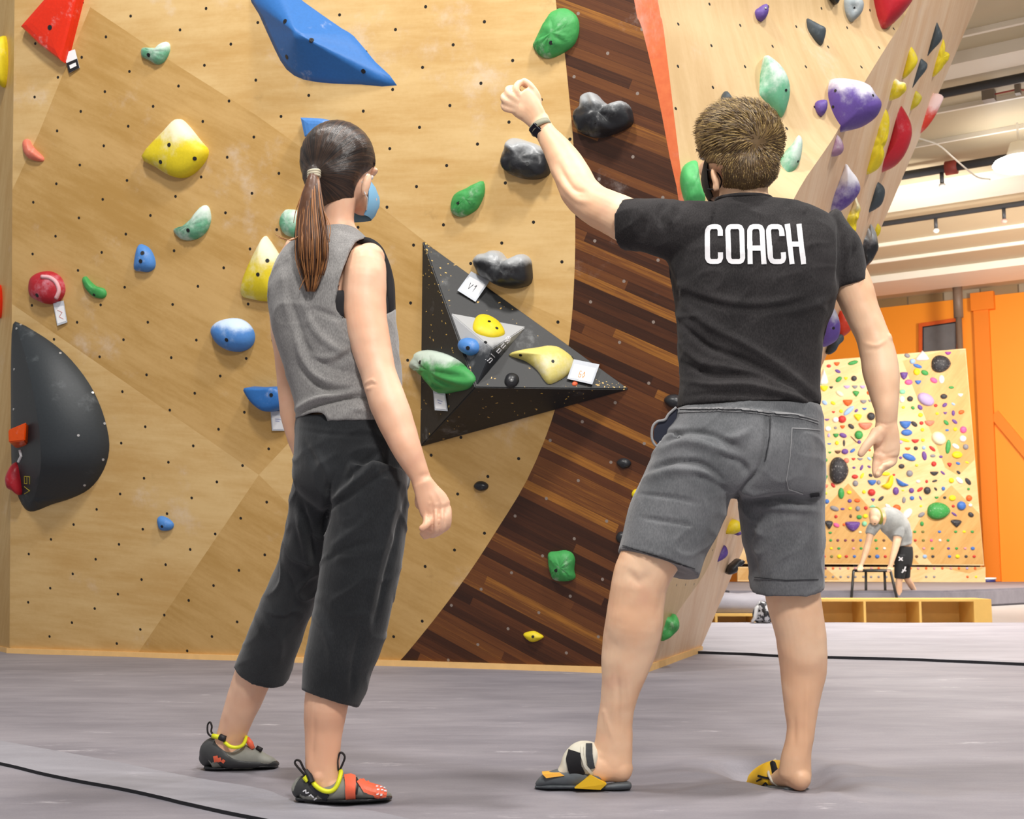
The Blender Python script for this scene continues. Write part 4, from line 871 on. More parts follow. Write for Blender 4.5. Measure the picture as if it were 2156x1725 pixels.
BH = """1762,766.5,12,9,o,b 1745,771,10,7,r,o 1796,764,23,9,g,l15 1764,782,13,7,p,l-25 1766,799,16,10,g,l40 1781,797,8,7,y,b 1798,797,12,12,k,o 1734,795,19,30,w,u 1729,808,8,6,G,o 1735,818,17,13,y,b 1750,816,8,6,k,b 1783,815,14,8,l,b 1800,815,12,8,s,b
1816,815,12,8,l,b 1768,829,19,10,C,l-35 1802,829,15,12,g,t 1829,827,8,9,o,o 1736,848,13,9,B,l-40 1754,849,11,7,y,l-30 1785,848,20,15,o,b 1818,846,14,9,s,b 1832,844,8,6,s,b 1787,865,29,11,B,l42 1803,865,9,6,p,l40 1820,861,10,6,b,b 1755,868,7,5,r,b
1771,866,8,8,y,o 1727,870,6,8,l,o 1806,879,18,14,y,t 1834,877,17,17,k,o 1773,883,17,16,r,o 1759,884,13,12,w,o 1741,884,11,5,p,b 1728,885,8,7,s,b 1822,897,29,17,c,b 1792,898,15,9,k,l-35 1774,899,10,8,o,b 1759,901,7,6,s,o 1743,903,13,11,w,o 1729,901,8,6,s,b
1745,917,6,9,l,o 1760,917,12,10,g,b 1775,917,17,10,p,l-20 1808,916,18,19,g,o 1731,916,6,13,B,o 1746,935,9,4,b,b 1762,933,8,9,y,o 1777,933,15,5,k,l90 1798,926,22,3,n,l-45 1809,931,8,8,p,o 1747,953,7,5,g,b 1764,952,13,8,n,b 1779,951,15,12,p,o
1795,949,13,7,b,l35 1831,948,6,5,o,o 1736,951,6,11,y,o 1739,969,7,8,g,o 1782,970,12,11,c,o 1797,967,8,6,r,b 1811,967,12,6,s,b 1830,966,10,6,B,l-40 1839,964,8,6,g,b 1765,991,43,57,k,e 1798,985,7,5,p,o 1814,985,13,6,p,l65 1830,983,8,5,p,l-25 1800,1004,14,9,r,o
1815,1002,14,6,y,l62 1833,1001,9,7,k,l-30 1801,1018,12,13,s,o 1836,1016,18,13,b,b 1850,1016,9,10,s,o 1865,998,19,8,y,o 1868,1016,26,30,y,q 1738,1005,10,9,g,t 1738,1024,12,9,c,b 1754,1022,12,7,r,l-50 1739,1039,6,6,Y,o 1771,1039,13,24,g,o 1788,1037,10,8,y,o
1819,1036,8,8,y,o 1835,1037,16,15,r,o 1886,1034,13,17,p,o 1741,1056,10,10,b,o 1789,1055,9,8,p,o 1805,1054,13,8,o,o 1838,1053,9,7,p,t 1855,1050,15,7,k,l40 1757,1071,20,10,s,l-20 1774,1072,9,5,p,o 1790,1071,8,6,y,o 1806,1071,10,11,s,o 1823,1070,8,8,r,o
1837,1066,15,6,G,u 1870,1067,16,8,w,l-40 1888,1070,17,15,o,o 1882,1000,6,5,r,o 1910,749,13,9,s,l-25 1921,761,12,12,B,o 1932,771,20,8,b,l-18 1941.5,750,29,19,w,u 1980,766.5,43,37,k,e 1996,744,13,8,M,b 1930,783,14,15,y,o 1947,785,17,11,g,l-25 1903,791,16,18,p,b
1913,805,17,12,K,o 1933,805,13,10,b,b 1966,801,17,11,K,l-30 1982,799,12,18,w,o 2003,816,12,6,g,o 1900,825,14,11,G,o 1899,841,11,14,w,o 1916,840,13,12,k,o 1949,841,38,25,l,l-30 1987,835,15,11,k,o 2022,832,11,8,w,b 1902,858,7,6,y,o 1922,859,9,7,g,l-40
1937,858,13,9,p,l-50 1970,854,8,7,r,o 1989,853,12,8,p,l40 2007,851,9,5,B,l-30 1938,874,10,9,y,o 1973,871,7,6,y,o 1990,870,8,6,p,b 2007,870,7,12,p,o 2024,868,13,9,o,l20 1906,894,24,19,b,b 1925,893,16,9,k,l-40 1940,891,9,8,r,o 1957,891,21,13,c,b
1992,890,14,8,g,l-45 2010,888,14,7,p,l-40 1942,905,8,8,y,o 1994,906,8,5,b,o 2011,904,8,8,y,o 2028,905,14,15,K,o 1909,911,24,14,b,o 1896,931,9,8,l,o 1905,927,22,6,y,l-15 1927,929,16,9,r,b 1943,927,8,7,y,o 1976,923,32,26,C,l-40 1996,941,31,11,g,l83
2027,924,14,14,w,o 2012,940,17,9,w,l-32 2033,941,12,12,s,o 1911,945,12,7,o,b 1928,944,9,9,k,o 1945,943,8,8,B,o 1963,945,17,7,r,l-40 1914,963,30,14,b,l-20 1946,960,20,10,p,l-80 1964,960,12,7,s,o 1981,962,8,6,p,o 2015,958,22,15,y,o 1896,964,7,6,p,o
1966,977,11,11,r,o 1999,979,10,9,r,t 2017,976,10,6,b,l-20 2036,974,8,4,y,l-20 1898,982,13,10,k,o 1930,980,7,6,Y,o 1915,997,14,14,s,o 1967,997,18,10,k,b 1985,996,12,5,p,l-40 2018,995,10,6,k,l-40 1900,1016,27,18,b,q2 1933,1014,9,7,w,o 1951,1014,6,7,r,o
1968,1013,12,5,k,l15 2003,1012,11,11,y,o 2020,1012,18,10,w,l-42 2038,1014,18,9,k,l-52 1901,1033,6,4,Y,o 1919,1033,11,11,p,o 1937,1031,15,7,r,l35 1952,1033,15,16,k,o 1970,1030,9,5,k,l-50 1986,1029,8,9,b,o 2039,1030,6,6,g,o 1903,1053,14,8,s,l85
1920,1049,10,9,b,o 1938,1049,11,4,p,l-60 1972,1048,9,6,g,b 1989,1048,7,6,k,o 2005,1049,15,12,y,o 2040,1049,13,13,o,o 1939,1066,6,5,y,o 1975,1076,52,36,g,e 2007,1066,7,6,r,o 2024,1065,19,19,b,o 2043,1064,8,7,w,o 1909,1083,30,16,w,l48 1940,1084,16,9,s,l30
2009,1083,14,5,p,l-35 2044,1084,13,10,k,l-30 2013,1102,24,15,k,t 1941,1103,8,10,g,o 1760,1088,7,7,r,o 1791,1087,6,8,n,o 1809,1089,12,9,g,o 1822,1087,11,9,y,o 1745,1105,18,17,k,t 1761,1106,14,9,K,l-25 1777,1105,6,6,o,o 1795,1108,31,23,p,b 1820,1103,11,11,G,o
1730,1122,9,5,B,b 1748,1122,8,5,g,o 1811,1121,7,5,C,o"""
ROWS = [('third row from the bottom', 1138, '1733B 1749g 1764m 1780m 1796m 1812b 1844g 1861n 1927r 1944O 1961K 1979w 1996g', 6.5, 5.5, 'main panel'),
        ('second row from the bottom', 1155, '1750y 1766g 1797P 1813g 1846g 1862w 1945P 1963g 1997p 2014g 2032P 2048b', 6.5, 5.5, 'main panel'),
        ('lowest row', 1172, '1735r 1751O 1767y 1782r 1799b 1831k 1847b 1864r 1930n 1947B 1964k 1999b 2016y 2034k 2051r', 7, 6, 'main panel'),
        ('fourth row from the bottom', 1120, '1926g 1943O 1978b 2012g 2030y 2047g', 7, 5.5, 'main panel'),
        ('upper row', 1197, '1738m 1754o 1769P 1786c 1801P 1818o 1835P 1850o 1917o 1933P 1950o 1967P 1984o 2002P 2019o 2036l 2053o', 5.5, 5, 'kickboard'),
        ('lower row', 1215, '1738s 1754s 1770s 1786s 1801s 1818s 1834s 1850s 1866s 1950s 1967s 2037o 2055y', 5.5, 5, 'kickboard')]
PM = {}
def proto(kind, ck):
    if (kind, ck) in PM: return PM[(kind, ck)]
    n = 14; U = {'o': [(math.cos(a), math.sin(a)) for a in [i * 2 * math.pi / n for i in range(n)]],
        'b': [(-1, .7), (-.5, .8), (0, .82), (.5, .8), (1, .7), (.92, .1), (.6, -.55), (0, -1), (-.6, -.55), (-.92, .1)],
        't': [(-1, .6), (-.4, 1), (.4, .95), (1, .5), (.3, -.9), (-.1, -1)], 'u': [(-1, -.8), (-.1, 1), (.15, 1), (1, -.7), (0, -1)],
        'e': [(.92 * math.cos(a) + (.18 * math.sin(a) if math.sin(a) < 0 else -.1 * math.sin(a)) + .05, math.sin(a)) for a in [i * 2 * math.pi / 18 for i in range(18)]],
        'q': [(.9, 1), (.95, .2), (.7, -.5), (.1, -1), (-1, -.5), (-.3, -.2), (.2, .3), (.4, .9)], 'q2': [(-1, 1), (-.9, .2), (-.6, -.6), (0, -1), (1, -.65), (.3, -.2), (-.3, .3)]}
    ol = cr(U['o' if kind == 'l' else kind], 2, True) if kind not in ('o', 'l') else U['o']
    K = len(ol); vs = []; RN = 4
    for x, y in ol: vs.append((x, y, -.08))
    fl_ = kind == 'b'
    for k in range(RN + 1):
        t = k / RN; s = math.cos(t * math.pi / 2); h = math.sin(t * math.pi / 2) ** .7
        for x, y in ol:
            if k == RN: break
            vs.append((x * s, y * s + (.35 * (1 - s) if fl_ else 0), h))
    vs.append((0, .35 if fl_ else 0, 1.0)); top = len(vs) - 1
    fs = [tuple(reversed(range(K)))]
    for k in range(RN):
        for i in range(K): fs.append((k * K + i, k * K + (i + 1) % K, (k + 1) * K + (i + 1) % K, (k + 1) * K + i))
    for i in range(K): fs.append((RN * K + i, RN * K + (i + 1) % K, top))
    me = bpy.data.meshes.new('board_hold'); me.from_pydata(vs, [], fs); me.polygons.foreach_set('use_smooth', [True] * len(fs))
    ch = {'w': 0, 'y': .12, 'o': .1}.get(ck, .3); me.materials.append(mat_hold('board_hold_' + CL[ck][0].replace(' ', '_'), CL[ck][1], ch, top=0.0, ck_scale=5)); me.update(); PM[(kind, ck)] = me; return me
BHL = []
def bhold(x, y, w_, h_, c, sh, T, N_, U_, label=None, group='small holds on the far training board'):
    s = surf(x, y, T)
    if s is None: return
    P = s[0]; k = (P - C0).dot(FW) / F; ang = 0; kind = sh
    if sh[0] == 'l': ang = float(sh[1:]); kind = 'l'
    me = proto(kind, c); o = bpy.data.objects.new('climbing_hold', me); COL.objects.link(o)
    X_ = U_.cross(N_).normalized(); X_ = X_ if X_.x > 0 else -X_
    M = Matrix((X_, U_, N_)).transposed() @ Matrix.Rotation(math.radians(ang), 3, 'Z')
    o.rotation_mode = 'QUATERNION'; o.location = P + N_ * 0.0; o.rotation_quaternion = M.to_quaternion()
    th = min(w_, h_) * k * 0.42; o.scale = (w_ * k / 2, h_ * k / 2, th); tag(o, label, 'climbing hold', group); BHL.append([o, x, y, w_, h_, c, kind]); return o
for tk in BH.split():
    x, y, w_, h_, c, sh = tk.split(','); bhold(float(x), float(y), float(w_), float(h_), c, sh, T_B, BN, BU)
# labels: colour, shape and place against the big landmarks
LM = [(1765, 991, 'the big black egg-shaped hold'), (1980, 766, 'the big black dome hold'), (1949, 841, 'the big lilac boulder hold'), (1976, 923, 'the big cream disc hold'), (1975, 1076, 'the big green dish hold'), (1795, 1108, 'the purple bowl hold'),
      (1941, 750, 'the white pyramid hold'), (1868, 1016, 'the big yellow crescent hold'), (1900, 1016, 'the blue crescent hold'), (1909, 1083, 'the white slab hold'), (1822, 897, 'the coral bowl hold'), (1787, 865, 'the long pale blue hold'), (1734, 795, 'the tall white wedge hold'), (1909, 911, 'the blue pill-shaped hold'), (1906, 894, 'the blue bowl hold'), (2015, 958, 'the wide yellow hold'), (2024, 1065, 'the round blue hold'), (2013, 1102, 'the white-topped black hold'), (1785, 848, 'the orange bowl hold'), (1808, 916, 'the green ball hold')]
BIG = {(x, y): t for x, y, t in LM}
def direc(dx, dy):
    a = (math.degrees(math.atan2(-dy, dx)) + 360) % 360
    return ['right of', 'upper right of', 'above', 'upper left of', 'left of', 'lower left of', 'below', 'lower right of'][int((a + 22.5) // 45) % 8]
SHW = {'o': 'round', 'b': 'flat-topped', 't': 'wedge-shaped', 'u': 'peaked', 'e': 'egg-shaped', 'l': 'elongated', 'q': 'crescent', 'q2': 'crescent'}
seen = {}
for r in BHL:
    o, x, y, w_, h_, c, kd = r
    big = next((t for (lx, ly), t in BIG.items() if abs(lx - x) < 1.6 and abs(ly - y) < 1.6), None)
    if big: lb = big.replace('the ', '') + ' on the far training board'
    else:
        c1 = sorted(LM, key=lambda q: (q[0] - x) ** 2 + (q[1] - y) ** 2)[:3]; sz = 'tiny' if max(w_, h_) < 9 else 'small' if max(w_, h_) < 15 else 'mid-sized'; lb = None
        nn = sorted([q for q in BHL if q is not r], key=lambda q: (q[1] - x) ** 2 + (q[2] - y) ** 2)[:4]
        cand = ['%s %s far-board hold %s %s' % (CL[c][0], SHW[kd], direc(x - q[0], y - q[1]), q[2].replace('the big ', 'the ')) for q in c1[:2]]
        cand = ['%s %s' % (sz, t) for t in cand] + ['%s hold %s a %s one, %s %s' % (CL[c][0], direc(x - q[1], y - q[2]), CL[q[5]][0], direc(x - c1[0][0], y - c1[0][1]), c1[0][2].replace('the big ', 'the ')) for q in nn]
        lb = next((t for t in cand if t not in seen), cand[-1] + ' again')
    seen[lb] = 1; o['label'] = lb
OR = ['first', 'second', 'third', 'fourth', 'fifth', 'sixth', 'seventh', 'eighth', 'ninth', 'tenth', 'eleventh', 'twelfth', 'thirteenth', 'fourteenth', 'fifteenth', 'sixteenth', 'seventeenth']
for nm, y, its, w_, h_, pan in ROWS:
    for i, it in enumerate(its.split()):
        big = 1.35 if it in ('1767y', '1847b', '2016y', '1947B', '2048b') else 1
        T_, N2, U2 = (T_B, BN, BU) if pan == 'main panel' else (T_K, KN, V((0, 0, 1)))
        bhold(float(it[:4]), y, w_ * big, h_ * big, it[4], 'o', T_, N2, U2, '%s foot chip, %s from left in the %s, far %s' % (CL[it[4]][0], OR[i], nm, 'board' if pan == 'main panel' else 'kickboard'), 'foot chips low on the far board')
# ---- wooden cubby bench
YS = yend + 0.75
def bench(name, x0, x1, ytop, divs, label, y0=YS, dep=0.42):
    a = at(x0, ytop, y0); b = at(x1, ytop, y0); zt = a.z; root = empty(name, ((a.x + b.x) / 2, y0 + dep / 2, ZL), label, 'shelf'); t = 0.022
    m_w = mat_simple_ply; L_ = b.x - a.x; cx_ = (a.x + b.x) / 2
    MB().box((cx_, y0 + dep / 2, zt - t / 2), (L_ / 2, 0, 0), (0, dep / 2, 0), (0, 0, t / 2)).build('top_board', m_w, root)
    MB().box((cx_, y0 + dep / 2, ZL + t / 2), (L_ / 2, 0, 0), (0, dep / 2, 0), (0, 0, t / 2)).build('bottom_board', m_w, root)
    MB().box((cx_, y0 + dep - t / 2, (zt + ZL) / 2), (L_ / 2 - t, 0, 0), (0, t / 2, 0), (0, 0, (zt - ZL) / 2 - t)).build('back_panel', m_w, root)
    for k, d in enumerate([x0] + divs + [x1]):
        x = at(d, ytop, y0).x + (t / 2 if k == 0 else -t / 2 if d == x1 else 0); ww = t / 2
        if d == x1 and name == 'cubby_bench': ww = 0.085; x = b.x - ww
        MB().box((x, y0 + (dep - t) / 2, (zt + ZL) / 2), (ww, 0, 0), (0, (dep - t) / 2, 0), (0, 0, (zt - ZL) / 2 - t)).build('side_panel' if d in (x0, x1) else 'divider', m_w, root)
    return root
mat_simple_ply = plain('golden_bench_ply', hx('D9AE5E'), 0.5, 5, 0.15)
bench('cubby_bench', 1600, 2087, 1262, [1712, 1820, 1937], 'long low golden plywood bench with open cubbies behind the mat edge')
bench('plywood_bench', 1440, 1592, 1293, [1508], 'short low plywood bench under the grey pad, left of the long one', YS - 0.15)
# folded grey pad lying on the short bench
a = at(1450, 1293, YS); b = at(1640, 1293, YS); c_ = (a + b) / 2; hgt_ = at(1500, 1251, YS).z - a.z
mb = MB(); prof = cr([(-.22, 0), (-.24, .35), (-.20, .8), (-.10, 1), (.15, 1), (.22, .8), (.24, .3), (.22, 0)], 4); nS = 10
vs = []; 
for i in range(nS + 1):
    x = a.x + (b.x - a.x) * i / nS
    for u, v in prof: vs.append((x, YS + .18 + u, a.z + 0.002 + v * hgt_ * (1 - .04 * math.sin(i * 1.3))))
K = len(prof); fs = [(i * K + j, i * K + (j + 1) % K, (i + 1) * K + (j + 1) % K, (i + 1) * K + j) for i in range(nS) for j in range(K)] + [tuple(range(K)), tuple(nS * K + j for j in range(K))]
o = mk('foam_pad', vs, fs, m_mat, None, True); fixn(o); tag(o, 'folded grey pad lying on the short plywood bench', 'pad')
# crumpled silver and black bag at the mat edge
mb = MB(); g = fl(1607, 1313); rg = random.Random(5); k = (g - C0).dot(FW) / F
mb.ell(g + V((0.02, 0.05, .085)), (.10, 0, 0), (0, .08, 0), (0, 0, .095), 22, 14)
for v_ in range(len(mb.v)):
    v = mb.v[v_]; q = noise.noise(v * 14) * .035 + noise.noise(v * 34) * .018; d = (v - (g + V((.02, .05, .085)))); mb.v[v_] = v + d.normalized() * q; mb.v[v_].z = max(mb.v[v_].z, 0.004)
def mat_bag():
    m, nt, b = newmat('silver_black_bag'); tc = N(nt, 'ShaderNodeTexCoord').outputs['Object']
    L(nt, mix(nt, ss(nt, nz(nt, tc, 16, 3), .47, .52), hx('1C1C22'), hx('B9B9BC')), b.inputs['Base Color']); b.inputs['Roughness'].default_value = .35; return m
bag = mb.build('bag', mat_bag(), None, True); tag(bag, 'crumpled silver and black bag at the far edge of the mat', 'bag')
mb = MB(); mb.tube([g + V((-.10, 0, .012)), g + V((-.07, 0, .05)), g + V((-.05, .02, .13)), g + V((0, .03, .17))], [.012, .018, .02, .016], 8); mb.build('strap', plain('silver_strap', hx('C9C9C9'), .4), bag, True)
# small white tub by the orange wall
p = at(2084, 1226, YB); mb = MB(); P = V((p.x + .0, YB + .15, ZT)); mb.tube([P, P + V((0, 0, .05))], .16, 20); o = mb.build('tub', plain('navy_tub', hx('3A3A7A'), .4), None, True)
tag(o, 'small shallow white and navy tub by the orange wall', 'tub'); mb = MB(); mb.tube([P + V((0, 0, .051)), P + V((0, 0, .085))], .175, 20); mb.build('lid', plain('white_tub_lid', hx('F4F4F4'), .4), o, True)
# ================================================================ PEOPLE
def mat_skin(name, c1, c2, red=(0.75, 0.32, 0.24)):
    m, nt, b = newmat(name); tc = N(nt, 'ShaderNodeTexCoord').outputs['Object']
    n1 = nz(nt, tc, 5, 5, 0.6); n2 = nz(nt, tc, 60, 4)
    base = mix(nt, ss(nt, n1, .35, .7), c1, c2); base = mix(nt, mth(nt, 'MULTIPLY', ss(nt, nz(nt, tc, 9, 3), .55, .75), .25), base, red)
    L(nt, base, b.inputs['Base Color']); b.inputs['Roughness'].default_value = 0.5; b.inputs['Subsurface Weight'].default_value = 0.12; b.inputs['Subsurface Radius'].default_value = (0.02, 0.008, 0.004); b.inputs['Subsurface Scale'].default_value = 0.5
    bump(nt, b, n2, 0.06, 0.002); return m
def mat_cloth(name, c1, c2, sc=1.0, heather=0.5, wv=0.25):
    m, nt, b = newmat(name); tc = N(nt, 'ShaderNodeTexCoord').outputs['Object']
    n1 = nz(nt, tc, 420 * sc, 2, .5, (1, 1, .35)); n2 = nz(nt, tc, 7, 4)
    f = mth(nt, 'ADD', mth(nt, 'MULTIPLY', n1, heather), mth(nt, 'MULTIPLY', n2, 1 - heather))
    L(nt, mix(nt, ss(nt, f, .35, .65), c1, c2), b.inputs['Base Color']); b.inputs['Roughness'].default_value = 0.85; b.inputs['Sheen Weight'].default_value = .25; b.inputs['Specular IOR Level'].default_value = 0.2
    bump(nt, b, n1, wv, 0.002); return m
def kpx(P): return (P - C0).dot(FW) / F
def loft(mb, secs, n=28, sub=4, ex=2.0, cap=True, smooth=True, mi=0, tdir=None):
    """secs: (px, py, Y, half-width in px, half-depth in m). Rings stand across the path; width lies in the image plane at that depth."""
    S_ = cr(secs, sub) if smooth else secs
    Ps = [at(s[0], s[1], s[2]) for s in S_]; N_ = len(Ps); k0 = len(mb.v); rings = []
    for i, P in enumerate(Ps):
        t = V(tdir) if tdir else (Ps[min(i + 1, N_ - 1)] - Ps[max(i - 1, 0)])
        vd = (P - C0).normalized(); t = t.normalized(); s = t.cross(vd)
        if s.length < 1e-3: s = V((1, 0, 0))
        s.normalize(); b = s.cross(t).normalized(); rx = S_[i][3] * kpx(P); ry = S_[i][4]
        rings.append((P, s, b, rx, ry, t))
    if cap:  # rounded ends
        def endr(r, sg):
            P, s, b, rx, ry, t = r; m_ = min(rx, ry) * .6
            return [(P + t * sg * m_ * math.sin(a), s, b, rx * math.cos(a), ry * math.cos(a), t) for a in (.5, 1.0, 1.35)]
        rings = endr(rings[0], -1)[::-1] + rings + endr(rings[-1], 1)
    for P, s, b, rx, ry, t in rings:
        for j in range(n):
            a = 2 * math.pi * j / n; c, d = math.cos(a), math.sin(a)
            if ex != 2.0: c = math.copysign(abs(c) ** (2 / ex), c); d = math.copysign(abs(d) ** (2 / ex), d)
            mb.v.append(P + s * c * rx + b * d * ry)
    R_ = len(rings)
    for i in range(R_ - 1):
        for j in range(n): mb.f.append((k0 + i * n + j, k0 + i * n + (j + 1) % n, k0 + (i + 1) * n + (j + 1) % n, k0 + (i + 1) * n + j)); mb.m.append(mi)
    mb.f.append(tuple(k0 + j for j in reversed(range(n)))); mb.m.append(mi); mb.f.append(tuple(k0 + (R_ - 1) * n + j for j in range(n))); mb.m.append(mi)
    return rings
def blob(mb, px, py, Y, rx, ry, rz, n=20, m=12, rot=0.0, dirs=None):
    P = at(px, py, Y); k = kpx(P); X, Z, Y_ = V((1, 0, 0)), V((0, 0, 1)), V((0, 1, 0))
    if rot: X, Z = X * math.cos(rot) + Z * math.sin(rot), Z * math.cos(rot) - X * math.sin(rot)
    mb.ell(P, X * rx * k, Y_ * ry, Z * rz * k, n, m)
def fuse(name, mb, voxel, m, parent, sm=4, fn=None, origin=None, decim=None):
    """closed shells -> one continuous skin"""
    t = MB(); t.v, t.f, t.m = mb.v, mb.f, mb.m; o = t.build('tmp', m, None, True)
    md = o.modifiers.new('r', 'REMESH'); md.mode = 'VOXEL'; md.voxel_size = voxel; md.use_smooth_shade = True
    if sm: sd = o.modifiers.new('s', 'SMOOTH'); sd.factor = .5; sd.iterations = sm
    dg = bpy.context.evaluated_depsgraph_get(); dg.update(); me = bpy.data.meshes.new_from_object(o.evaluated_get(dg)); off = o.location.copy(); bpy.data.objects.remove(o)
    if fn:
        nr = [v.normal.copy() for v in me.vertices]
        for v, q in zip(me.vertices, nr):
            P = v.co + off; d = fn(P, q)
            if isinstance(d, Vector): v.co += d
            elif d: v.co += q * d
    for p in me.polygons: p.use_smooth = True
    me.materials.clear(); me.materials.append(m); me.name = name
    o = bpy.data.objects.new(name, me); COL.objects.link(o)
    if parent is not None: o.parent = parent; o.location = off - wloc(parent)
    else: o.location = off
    return o
def wtree(o):
    q = wloc(o); return BVHTree.FromPolygons([q + v.co for v in o.data.vertices], [tuple(p.vertices) for p in o.data.polygons])
def folds(FL, fine=0.0, fs=18, stretch=(1, 1, 1), rid=0.0):
    """crease lines traced in the photo: (points, width px, height m); ridges > 0, valleys < 0"""
    FLs = []
    for pts, w_, a in FL:
        q = cr(pts, 4) if len(pts) > 2 else pts; FLs.append((q, w_, a, min(p[0] for p in q) - 3 * w_, max(p[0] for p in q) + 3 * w_, min(p[1] for p in q) - 3 * w_, max(p[1] for p in q) + 3 * w_))
    def f(P, nrm):
        d = 0.0
        if nrm.dot(C0 - P) > -0.15 * (C0 - P).length:
            x, y = proj(P)
            for q, w_, a, x0, x1, y0, y1 in FLs:
                if not (x0 < x < x1 and y0 < y < y1): continue
                best = 1e9; L_ = len(q) - 1
                for i in range(L_):
                    ax, ay = q[i][0], q[i][1]; bx, by = q[i + 1][0] - ax, q[i + 1][1] - ay; l2 = bx * bx + by * by + 1e-9
                    t = max(0, min(1, ((x - ax) * bx + (y - ay) * by) / l2)); e = (x - ax - t * bx) ** 2 + (y - ay - t * by) ** 2; tt = (i + t) / L_
                    if e < best: best = e; bt = tt
                taper = min(1, 4 * bt, 4 * (1 - bt)) if a else 1
                d += a * math.exp(-best / (w_ * w_)) * (0.25 + .75 * taper)
        if rid:
            q_ = noise.noise(V((P.x * 9 + P.z * 5, P.y * 9, P.z * 13 - P.x * 6 + 7))) ; d += rid * ((1 - min(1, abs(q_) * 3.2)) ** 2 - .25) * (.4 + noise.noise(P * 5 + V((9, 2, 4))))
        if fine: d += fine * noise.noise(V((P.x * fs * stretch[0], P.y * fs * stretch[1], P.z * fs * stretch[2])))
        return d
    return f
def ribbon_on(mb, T, pl, w_, lift=0.0015, th=0.0012, taper=False, step=3.0):
    """flat band laid on a surface along a pixel polyline"""
    q = []
    for (ax, ay), (bx, by) in zip(pl, pl[1:]):
        l = math.hypot(bx - ax, by - ay); m = max(1, int(l / step)); q += [(ax + (bx - ax) * i / m, ay + (by - ay) * i / m) for i in range(m)]
    q.append(pl[-1]); ps = []
    for i, (x, y) in enumerate(q):
        a = q[max(i - 1, 0)]; b = q[min(i + 1, len(q) - 1)]; dx, dy = b[0] - a[0], b[1] - a[1]; l = math.hypot(dx, dy) or 1; nx_, ny_ = -dy / l * w_ / 2, dx / l * w_ / 2
        m = max(1, int(w_ / 4)); r_ = [surf(x + nx_ * (1 - 2 * k / m), y + ny_ * (1 - 2 * k / m), T) for k in range(m + 1)]
        for k in range(m + 1):  # past the silhouette: reuse the neighbour
            if r_[k] is None: r_[k] = next((r_[j] for j in (k - 1, k + 1, k - 2, k + 2, k - 3, k + 3) if 0 <= j <= m and r_[j]), None)
        ps.append(r_ if all(r_) else None)
    for a, b in zip(ps, ps[1:]):
        if a and b:
            for k in range(len(a) - 1):
                t = [a[k], a[k + 1], b[k + 1], b[k]]; mb.hexa([s[0] + s[1] * lift for s in t], [s[0] + s[1] * (lift + th) for s in t])
def finger(mb, pts, r0, r1, n=12):
    """pts: (px,py,Y) joints from knuckle to tip"""
    q = cr([(*p,) for p in pts], 4); N_ = len(q); P = [at(*p) for p in q]; rr = [r0 + (r1 - r0) * i / (N_ - 1) for i in range(N_)]
    t = (P[-1] - P[-2]).normalized(); P += [P[-1] + t * r1 * .5, P[-1] + t * r1 * .85]; rr += [r1 * .82, r1 * .4]
    mb.tube(P, rr, n)
sk_m = mat_skin('skin_man', hx('F0BE98'), hx('F7D0AE')); sk_w = mat_skin('skin_woman', hx('EDB694'), hx('F4C8AA'))

# ---------------------------------------------------------------- the coach
man = empty('person', fl(1480, 1655), 'man in a dark COACH t-shirt and grey shorts, raised left arm, seen from behind', 'person')
b = MB()
# legs
loft(b, [(1485, 960, 3.10, 56, .08), (1425, 1080, 3.08, 66, .08), (1366, 1180, 3.06, 62, .066), (1348, 1225, 3.06, 59, .058), (1341, 1265, 3.07, 59, .058), (1335, 1310, 3.08, 60, .062), (1328, 1350, 3.10, 59, .062), (1318, 1395, 3.11, 53, .056), (1309, 1440, 3.12, 43, .046), (1301, 1480, 3.13, 37, .040), (1295, 1515, 3.14, 36.5, .037), (1293, 1545, 3.145, 38, .036), (1291, 1580, 3.15, 41, .036), (1291, 1612, 3.15, 40, .036)])
blob(b, 1304, 1618, 3.15, 29, .036, 30); blob(b, 1268, 1590, 3.145, 16, .024, 24); blob(b, 1290, 1562, 3.135, 16, .016, 20)
loft(b, [(1300, 1618, 3.15, 28, .036), (1262, 1612, 3.155, 36, .038), (1225, 1622, 3.165, 27, .040), (1185, 1637, 3.175, 17, .042), (1150, 1645, 3.185, 11, .034)])
loft(b, [(1635, 960, 3.16, 60, .08), (1650, 1080, 3.16, 68, .08), (1663, 1190, 3.16, 60, .066), (1668, 1240, 3.17, 58, .06), (1674, 1280, 3.17, 56, .058), (1684, 1325, 3.18, 53, .06), (1690, 1375, 3.19, 51, .06), (1691, 1415, 3.20, 48, .055), (1688, 1460, 3.2, 41, .046), (1687, 1500, 3.2, 34, .039), (1686, 1540, 3.2, 29, .035), (1680, 1575, 3.2, 29, .036), (1675, 1605, 3.2, 32, .037), (1674, 1632, 3.2, 34, .037)])
blob(b, 1682, 1638, 3.19, 25, .036, 27)
loft(b, [(1676, 1632, 3.2, 28, .038), (1656, 1636, 3.26, 22, .036), (1634, 1642, 3.32, 12, .030)])
# trunk and neck
loft(b, [(1557, 985, 3.12, 100, .09), (1560, 930, 3.12, 140, .115), (1570, 860, 3.13, 130, .105), (1580, 760, 3.14, 130, .105), (1588, 640, 3.14, 148, .12), (1590, 540, 3.14, 160, .125), (1585, 480, 3.135, 128, .085), (1572, 440, 3.13, 78, .050), (1566, 418, 3.13, 54, .056), (1566, 395, 3.13, 50, .058), (1566, 360, 3.14, 50, .065)], tdir=(0, 0, 1))
# head
HC_ = (1562, 312, 3.13)
blob(b, 1564, 306, 3.12, 79, .100, 86, 26, 18); blob(b, 1545, 345, 3.17, 60, .085, 62, 20, 14); blob(b, 1528, 378, 3.18, 30, .06, 26)
